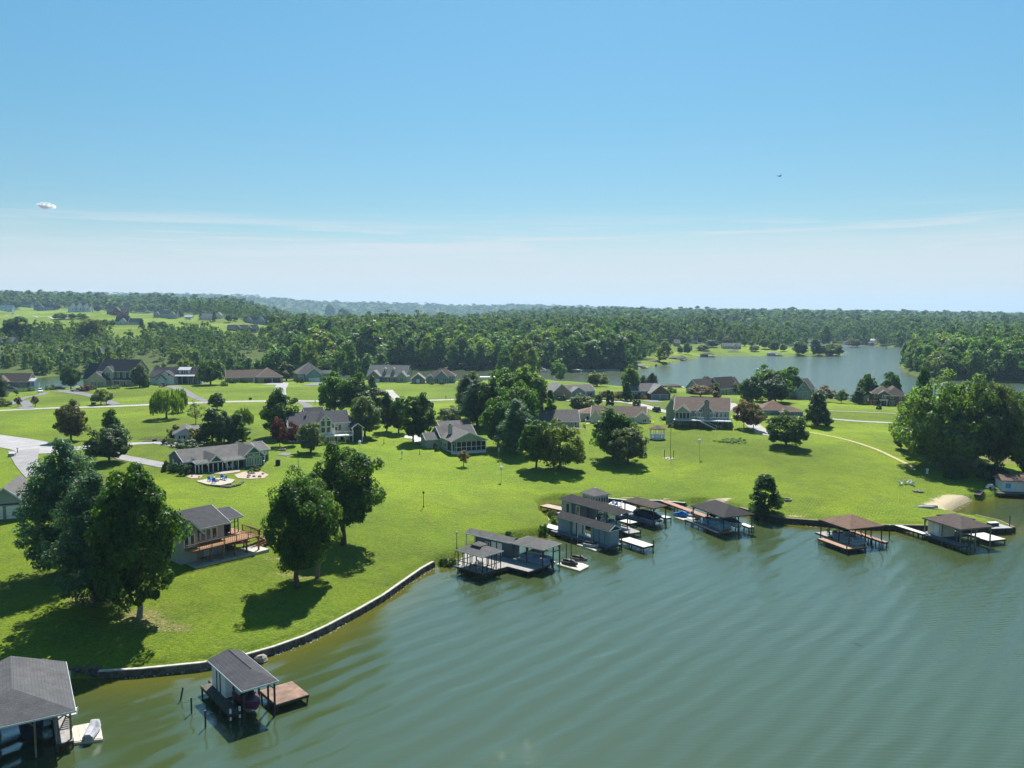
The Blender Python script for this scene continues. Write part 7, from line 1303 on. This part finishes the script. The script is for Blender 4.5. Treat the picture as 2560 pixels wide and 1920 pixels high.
# spit and hill trees
for i, (u, vb, vt, w_, k, m_, lb) in enumerate([(1718,886,856,24,'med0',LM,'tree on the spit nearest the blue boathouse'), (1700,884,866,18,'med1',LD,'smaller tree beside the one near the blue boathouse'), (1758,876,860,34,'med2',LD,'wide dark tree in the middle of the spit lawn'), (1780,868,847,34,'med2',LK,'dark rounded tree by the pale far houses'), (1710,860,840,20,'cone0',LK,'dark cone beside the narrow grey house'), (1748,858,842,14,'med0',LP,'plum tree beside the pale far house'), (1818,866,841,30,'med3',LS,'pale tree in front of the low bungalow'), (1860,866,845,14,'pear0',LM,'slim tree behind the low bungalow'), (1878,866,852,16,'med1',LY,'yellowish tree beyond the low bungalow'), (1885,878,862,26,'med2',LK,'low dark tree on the spit lawn'), (1912,872,846,30,'med0',LY,'yellow green tree beyond the bungalow'), (1936,880,852,28,'med1',LD,'dark tree at the middle boathouse of the spit'),
    (1958,878,860,20,'med0',LM,'small tree beside the middle boathouse of the spit'), (1999,889,851,44,'med1',LM,'broad tree standing at the water on the spit'), (2038,890,845,26,'pear1',LK,'tall dark slim tree near the tip of the spit'), (2050,889,860,30,'med0',LL,'light tree beside the tall slim one on the spit'), (2084,890,855,48,'med2',LY,'yellow wide tree on the tip of the spit'), (2135,868,845,34,'med2',LA,'autumn brown tree by the far dock house'), (2063,868,812,30,'pear2',LL,'pale tall tree at the edge of the far wood')]): T('lakeside_tree', k, u, vb, vt, w_, m_, lb, group='trees on the grassy lake spit', single=True)
for i, (u, vb, vt, w_, k, m_, lb) in enumerate([(150,798,781,34,'med2',LM,'rounded hill tree before the white gabled house'), (180,797,784,24,'med1',LD,'dark hill tree before the white gabled house'), (205,796,782,26,'med2',LM,'low hill bush row before the white gabled house'), (262,818,798,24,'med0',LD,'dark tree before the sunken grey-roofed hill house'), (280,816,800,22,'med1',LM,'tree beside the sunken grey-roofed hill house'), (355,822,798,16,'cone0',LK,'pointed cedar beside the sunken grey-roofed hill house'), (385,824,802,30,'med2',LK,'dark hill clump in the green meadow'), (405,826,803,28,'med0',LD,'second dark hill clump in the green meadow'), (536,803,780,14,'cone1',LK,'dark cedar at the white end of the cream hill house'), (502,799,782,10,'cone0',LK,'thin cedar before the cream hill house'), (572,806,785,18,'med0',LM,'meadow tree between cream and gabled hill houses'), (588,802,790,16,'med1',LD,'low meadow tree between cream and gabled hill houses'), (451,792,774,18,'cone1',LK,'cone beside the sage hill house'), (245,780,762,20,'med0',LK,'dark tree between the white and log hill houses'), (142,776,758,20,'med3',LK,'dark tree beside the blue grey hill house'), (40,772,752,26,'med0',LD,'hill tree between two pale houses'), (230,850,790,66,'med2',LY,'large yellow green tree at the lower meadow edge'), (45,850,790,70,'med0',LD,'large dark tree at the meadow edge near the frame'), (720,822,798,30,'med2',LL,'pale tree by the fence of the gabled hill house'), (700,812,780,34,'med0',LY,'yellowish tree behind the fence of the gabled hill house'), (825,800,760,26,'med3',LD,'tall dark tree standing above the middle wood'), (860,812,770,32,'med0',LK,'dark crown beside the tall one above the middle wood')]): T('hill_tree', k, u, vb, vt, w_, m_, lb, group='trees on the green hill', single=True)
# shoreline feature trees in the wood
for i, (u, vb, vt, w_, k, m_, lb) in enumerate([(1323,925,846,44,'wild0',LY,'pyramid shaped yellow green tree at the creek wood edge'), (1290,922,840,52,'wild3',LL,'light tall tree at the edge of the creek wood'), (1200,924,852,44,'wild1',LL,'pale feathery tree overhanging the creek'), (1262,918,882,26,'wild2',LL,'low pale tree at the creek edge'), (800,925,820,80,'wild2',LY,'large yellow green tree above the pale-roofed boathouse'), (920,926,800,88,'wild0',LM,'tallest tree where the creek wood begins'), (1660,905,848,34,'wild3',LY,'slender yellowish tree at the lake edge of the wood'), (1555,922,842,60,'wild1',LM,'full tree beside the little lawn at the creek mouth'), (1420,926,838,70,'wild2',LM,'broad tree hanging over the long white dock'), (1480,926,846,62,'wild5',FD,'dark broad tree behind the longest white dock')]): T('shore_tree', k, u, vb, vt, w_, m_, lb, group='tall trees at the creek wood edge', single=True, sink=.3)
# ------------------------------------------------------------------ garden things
p0 = at(539, 1206); k_ = mpp(p0)
P_ = [at(u, v) for u, v in ((490,1204),(520,1198),(560,1196),(588,1203),(578,1212),(552,1218),(518,1214))]; zt = max(q.z for q in P_) + .12
e = empty('fire_pit_patio', (p0.x, p0.y, zt), 0, 'raised stone patio with dark boulder edge and fire ring below the slate house', 'patio'); MB().poly([(q.x - p0.x, q.y - p0.y) for q in P_], -1.2, 0).build('paving', mat('sand_paving', (.38, .34, .27), var=.2, vscale=2, var2=.15), e)
g = MB(); rr = random.Random(9)
for (a, b_) in zip([P_[0]] + P_[4:][::-1], P_[4:][::-1] + [P_[3]]):
    m = int((b_ - a).length / .45)
    for j in range(m): q = a.lerp(b_, (j + .5) / m); stone(g, q.x - p0.x, q.y - p0.y - .15, -.35, rr.uniform(.25, .42), rr)
g.build('stone_edge', mat('edge_rock', (.13, .12, .10), var=.4, vscale=2), e); MB().lathe([(.75, 0), (.75, .3), (.5, .3), (.5, .05)], n=14).build('fire_ring', ROCK, e)
q = at(560, 1207); e.children[-1].location = (q.x - p0.x, q.y - p0.y, 0)
for i, (u, v, m_, lb, a) in enumerate([(525,1206,BLUEP,'blue lawn chair at the corner of the stone patio',60), (533,1200,WHITE,'white lawn chair among the blue ones on the stone patio',170), (535,1211,BLUEP,'blue lawn chair closest to the dark boulder edge',20), (555,1200,BLUEP,'blue lawn chair at the back of the fire ring',200), (562,1203,BLUEP,'blue lawn chair beside the fire ring, farthest from the corner',250)]): q = at(u, v); chair((q.x, q.y, zt), R(a), lb, m_, 'lawn chairs round the fire pit')
def bed(px, m_, label, n_, sz, name='gravel_bed', seed=1):
    P_ = [at(u, v) for u, v in px]; c = sum(P_, Vector()) / len(P_); pts = []
    for a, b_ in zip(P_, P_[1:] + P_[:1]): pts += [a.lerp(b_, t / 4) for t in range(4)]
    mb = MB(); mb.add([(c.x, c.y, gz(c.x, c.y) + .12)] + [(q.x, q.y, gz(q.x, q.y) + .09) for q in pts], [(0, i + 1, (i + 1) % len(pts) + 1) for i in range(len(pts))]); o = tag(mb.build(name, m_), kind='structure')
    r_ = random.Random(seed)
    for i in range(n_): 
        q = c.lerp(r_.choice(pts), r_.uniform(.2, .8)); g = MB(); stone(g, 0, 0, .1, sz * r_.uniform(.6, 1.2), r_); tag(g.build('garden_rock', ROCK, loc=(q.x, q.y, gz(q.x, q.y) + .05)), label, 'rock', 'rocks in ' + label.split(' in ')[-1])
PINKG = mat('pink_gravel', (.37, .29, .23), var=.2, vscale=3, var2=.2)
bed([(585,1188),(610,1180),(650,1178),(672,1188),(660,1196),(625,1198),(595,1196)], PINKG, 'dark rock in the pinkish gravel bed', 7, .45, seed=4); bed([(464,1191),(480,1187),(508,1190),(500,1196),(478,1197)], PINKG, 'small rock in the thin gravel bed', 2, .3, seed=5)
bed([(508,1184),(560,1186),(600,1180),(600,1174),(560,1178)], mat('pink_paving', (.34, .28, .23), var=.15), '', 0, .3, name='path')
bed([(1654,1146),(1672,1143),(1690,1146),(1672,1150)], MATS['pale_stone'], 'rock in the pale ring round the flagpole', 3, .25, seed=8)
p = at(1676, 1147); e = empty('flagpole', p, 0, 'tall thin flagpole in a pale stone ring on the open lawn', 'flagpole'); MB().tube([(0, 0, -.3), (0, 0, 8.0)], [.07, .035], 8).build('pole', DKWOOD, e); MB().lathe([(.02, 8), (.1, 8.08), (.02, 8.18)], n=8).build('finial', CREAM, e); MB().box(-.02, .02, -.5, 0, 6.7, 7.6).build('flag', GREYJ, e)
for i, u in enumerate((1661, 1684)): p = at(u, 1144 if i == 0 else 1146); e = empty('garden_post', p, 0, ['thin post before the flagpole ring, nearer the cream ranch', 'thin post on the far side of the flagpole ring'][i], 'post'); MB().tube([(0, 0, -.2), (0, 0, 2.0)], .08, 7).build('pole', DKWOOD, e); MB().tube([(0, 0, 2), (0, 0, 2.06)], .1, 7).build('cap', BLACK, e)
def birdhouse(u, v, hh_, label, m_=WHITE, r_=.35):
    p = at(u, v); e = empty('birdhouse', p, 0, label, 'birdhouse', 'birdhouses on poles'); MB().tube([(0, 0, -.2), (0, 0, hh_)], .045, 7).build('pole', METAL, e); MB().lathe([(r_ * .9, hh_), (r_, hh_ + .04), (r_, hh_ + .7), (r_ * .95, hh_ + .72)], n=8).build('box', m_, e); MB().lathe([(r_ * 1.2, hh_ + .73), (.03, hh_ + 1.1)], n=8).build('roof', m_, e)
birdhouse(1748, 1146, 4.0, 'white gourd birdhouse on a tall pole near the flagpole'); birdhouse(1253, 1204, 2.6, 'white birdhouse on a pole near the orange tinged maple'); birdhouse(900, 1136, 2.6, 'white birdhouse above the wide dark maple'); birdhouse(1005, 1145, 1.0, 'low white birdhouse on the lawn below the screened cottage', r_=.25); birdhouse(1247, 1150, 2.2, 'pale birdhouse at the shaded edge of the blue pine', GREYJ, .25)
lamp_post(1059, 1268, 2.6, 'leaning black lamp post alone on the wide lawn', BLACK); lamp_post(960, 1110, 2.2, 'thin dark lamp post between cream house and concrete pad', BLACK); lamp_post(1049, 1136, 2.4, 'thin lamp post below the oval trees', BLACK); lamp_post(746, 1188, 5.0, 'tall thin pole with small box beside the wide maple', BLACK)
lamp_post(2028, 1072, 1.6, 'short lamp at the start of the straw path', CREAM)
def mailbox(u, v, label, m_=BLACK):
    p = at(u, v); e = empty('mailbox', p, R(20), label, 'mailbox', 'mailboxes'); MB().box(-.07, .07, -.07, .07, -.2, 1.05).build('post', DKWOOD, e); MB().prism([(-.14, 1.05), (.14, 1.05), (.14, 1.25), (.08, 1.36), (-.08, 1.36), (-.14, 1.25)], 'y', -.32, .32).build('box', m_, e)
mailbox(140, 1107, 'dark mailbox in front of the brownish tree'); mailbox(44, 1133, 'mailbox on the corner by the grey utility box', GREYJ); mailbox(266, 1013, 'mailbox where the dark drive meets the road'); mailbox(788, 1010, 'mailbox by the drive of the cream house'); mailbox(1115, 998, 'mailbox at the striped lawn edge'); mailbox(1415, 1003, 'mailbox before the brown brick house')
for i, (u, v, w_, lb) in enumerate([(30, 1141, .7, 'grey green utility box on the lane corner'), (234, 1011, .7, 'dark utility box beside the yellow orange tree'), (626, 999, .5, 'dark utility box by the road below the brick ranch')]):
    p = at(u, v); e = empty('utility_box', p, R(10), lb, 'utility box'); MB().box(-w_, w_, -w_ * .8, w_ * .8, 0, .75).build('cabinet', [GREYJ, NAVY, DKWOOD][i], e); MB().box(-w_ - .05, w_ + .05, -w_ * .8 - .05, w_ * .8 + .05, .75, .82).build('lid', [TRIMB, NAVY, DKWOOD][i], e)
p = at(384, 1103); e = empty('trailer', p, R(8), 'dark flat utility trailer parked on the lane by the cottage', 'trailer'); MB().box(-2.6, 2.6, -1, 1, .5, .6).build('bed', DKWOOD, e); g = MB()
for s in (-1, 1): g.bar((-2.6, s, 1.0), (2.6, s, 1.0), .06); [g.bar((x, s, .6), (x, s, 1.0), .05) for x in (-2.5, -1, .6, 2.5)]
g.bar((-2.6, 0, .5), (-3.8, 0, .45), .1).build('side_rail', BLACK, e)
for s in (-1, 1): MB().tube([(.3, s * 1.02, .35), (.3, s * 1.22, .35)], .35, 12).build('wheel', BLKR, e)
for i, (u, v) in enumerate([(2252, 1212), (2264, 1210), (2274, 1210), (2280, 1213)]): q = at(u, v); chair(q, R(100 + 30 * i), ['white lawn chair nearest the shore in the row by the cove shade', 'white lawn chair second in the row by the cove shade', 'white lawn chair third in the row by the cove shade', 'white lawn chair deepest in the row by the cove shade'][i], WHITE, 'white chairs on the cove lawn')
p = at(2296, 1230); g = MB(); [stone(g, rr.uniform(-1.2, 1.2), rr.uniform(-.6, .6), .12, rr.uniform(.2, .38), rr) for k in range(16)]; tag(g.build('rock_pile', ROCK, loc=p), 'ring of rocks beside the white chairs near the cove', 'rock pile')
for i, (u, v, lb) in enumerate([(1968, 1251, 'round grey fire ring alone on the open lawn'), (706, 1126, 'small round stone ring near the plum trees')]): p = at(u, v); e = empty('fire_ring', p, 0, lb, 'fire ring'); MB().lathe([(.95, -.1), (.95, .35), (.75, .35), (.75, .08)], n=16).build('ring', ROCK, e); MB().lathe([(.74, .0), (.74, .1)], n=12).build('ash', BLKR, e)
p = at(2318, 1270); e = empty('rowing_boat', (p.x, p.y, p.z + .1), R(-12), 'upturned grey rowing boat lying beside the sandy cove', 'boat'); MB().loft([[(x, -w_, 0), (x, -w_ * .8, t_ * .7), (x, 0, t_), (x, w_ * .8, t_ * .7), (x, w_, 0)] for x, w_, t_ in [(-2, .5, .35), (-1, .62, .45), (.8, .55, .45), (2, .05, .3)]]).build('hull', GREYJ, e); MB().box(-2, 1.9, -.03, .03, .3, .5).build('keel', METAL, e)
# statue-like white jar under the oak, picnic bench of the patio etc.
p = at(2318, 1184); e = empty('garden_urn', p, 0, 'small white garden urn in the shade of the huge oaks', 'urn'); MB().lathe([(.3, 0), (.35, .1), (.15, .3), (.35, .8), (.3, 1.1), (.4, 1.2)], n=10).build('bowl', WHITE, e)
# flower island on the right lawn
g = np.random.default_rng(5); P_ = [at(u, v) for u, v in ((1790,1104),(1815,1098),(1850,1098),(1868,1106),(1850,1110),(1812,1109))]; c = sum(P_, Vector()) / 6; pts = []
for k in range(170):
    a = P_[int(g.integers(6))]; q = c.lerp(a.lerp(P_[int(g.integers(6))], .5), math.sqrt(g.random()) * 1.1); pts.append((q.x, q.y, gz(q.x, q.y) + .25))
V, F_ = quads(np.array(pts), np.full(len(pts), .5), 22, .16, g, .6, .5); o = link('flower_bed', npmesh('flower_bed', V, F_), LL); tag(o, 'oval island bed of low green plants on the open lawn', 'flower bed')
# low ground cover round the shore
# bird
p = Vector((1949, 441)); Yb = 150.; s_ = (441 - 960) / FPX; t_ = Yb / (CP - s_ * SP); e = empty('bird', ((1949 - 1280) / FPX * t_, Yb, H + (-SP - s_ * CP) * t_), R(30), 'small dark bird gliding high in the blue sky', 'bird')
MB().loft([[(x, -w_, -w_ * .6), (x, w_, -w_ * .6), (x, w_, w_ * .6), (x, -w_, w_ * .6)] for x, w_ in [(-.35, .03), (-.15, .06), (.1, .08), (.25, .05), (.36, .01)]]).build('body', BLACK, e)
for s in (-1, 1): MB().loft([[(-.14, s * .05, .03), (.14, s * .05, .03), (.14, s * .05, .06), (-.14, s * .05, .06)], [(-.12, s * .4, .2), (.1, s * .4, .2), (.1, s * .4, .22), (-.12, s * .4, .22)], [(-.14, s * .75, .12), (-.06, s * .75, .12), (-.06, s * .75, .13), (-.14, s * .75, .13)]]).build('wing', BLACK, e)
# cloud puff, far outside the haze
g = np.random.default_rng(3); Yc = 11000.; 
def skyp(u, v, Y_): s_ = (v - 960) / FPX; t_ = Y_ / (CP - s_ * SP); return Vector(((u - 1280) / FPX * t_, Y_, H + (-SP - s_ * CP) * t_))
c = skyp(114, 514, Yc); mb = bmesh.new()
for k in range(16):
    t = k / 15; r_ = (62 - 40 * abs(t - .55)) * g.uniform(.55, 1.15) * .8; bmesh.ops.create_icosphere(mb, subdivisions=3, radius=r_, matrix=Matrix.Translation((-85 + 170 * t, g.uniform(-30, 30), g.uniform(-9, 12) - 14 * t + 6)) @ Matrix.Diagonal((1.1, 1, .8, 1)))
me = bpy.data.meshes.new('cloud'); mb.to_mesh(me); mb.free(); me.polygons.foreach_set('use_smooth', [True] * len(me.polygons))
CM = bpy.data.materials.new('cloud_vapour'); CM.use_nodes = True; n, l = nodes(CM); n.remove(n['Principled BSDF']); d_ = n.new('ShaderNodeBsdfDiffuse'); d_.inputs[0].default_value = (1, 1, 1, 1); tl = n.new('ShaderNodeBsdfTranslucent'); tl.inputs[0].default_value = (1, 1, 1, 1); tp = n.new('ShaderNodeBsdfTransparent'); m1 = n.new('ShaderNodeMixShader'); m2 = n.new('ShaderNodeMixShader'); lw = n.new('ShaderNodeLayerWeight'); lw.inputs[0].default_value = .42
m1.inputs[0].default_value = .8; l.new(d_.outputs[0], m1.inputs[1]); l.new(tl.outputs[0], m1.inputs[2]); l.new(lw.outputs['Facing'], m2.inputs[0]); l.new(m1.outputs[0], m2.inputs[1]); l.new(tp.outputs[0], m2.inputs[2]); l.new(m2.outputs[0], n['Material Output'].inputs[0])
o = link('cloud', me, CM, loc=c); tag(o, kind='structure')
# ------------------------------------------------------------------ haze
hb = MB().box(-7200, 7200, -360, 9600, -5, 190)
HM = bpy.data.materials.new('haze_air'); HM.use_nodes = True; hn, hl_ = nodes(HM); hn.remove(hn['Principled BSDF'])
pv = hn.new('ShaderNodeVolumePrincipled'); pv.inputs['Color'].default_value = (.48, .74, 1.0, 1); pv.inputs['Density'].default_value = .00009; pv.inputs['Anisotropy'].default_value = .2
hl_.new(pv.outputs[0], hn['Material Output'].inputs['Volume'])
hz = hb.build('haze', HM); tag(hz, kind='stuff')
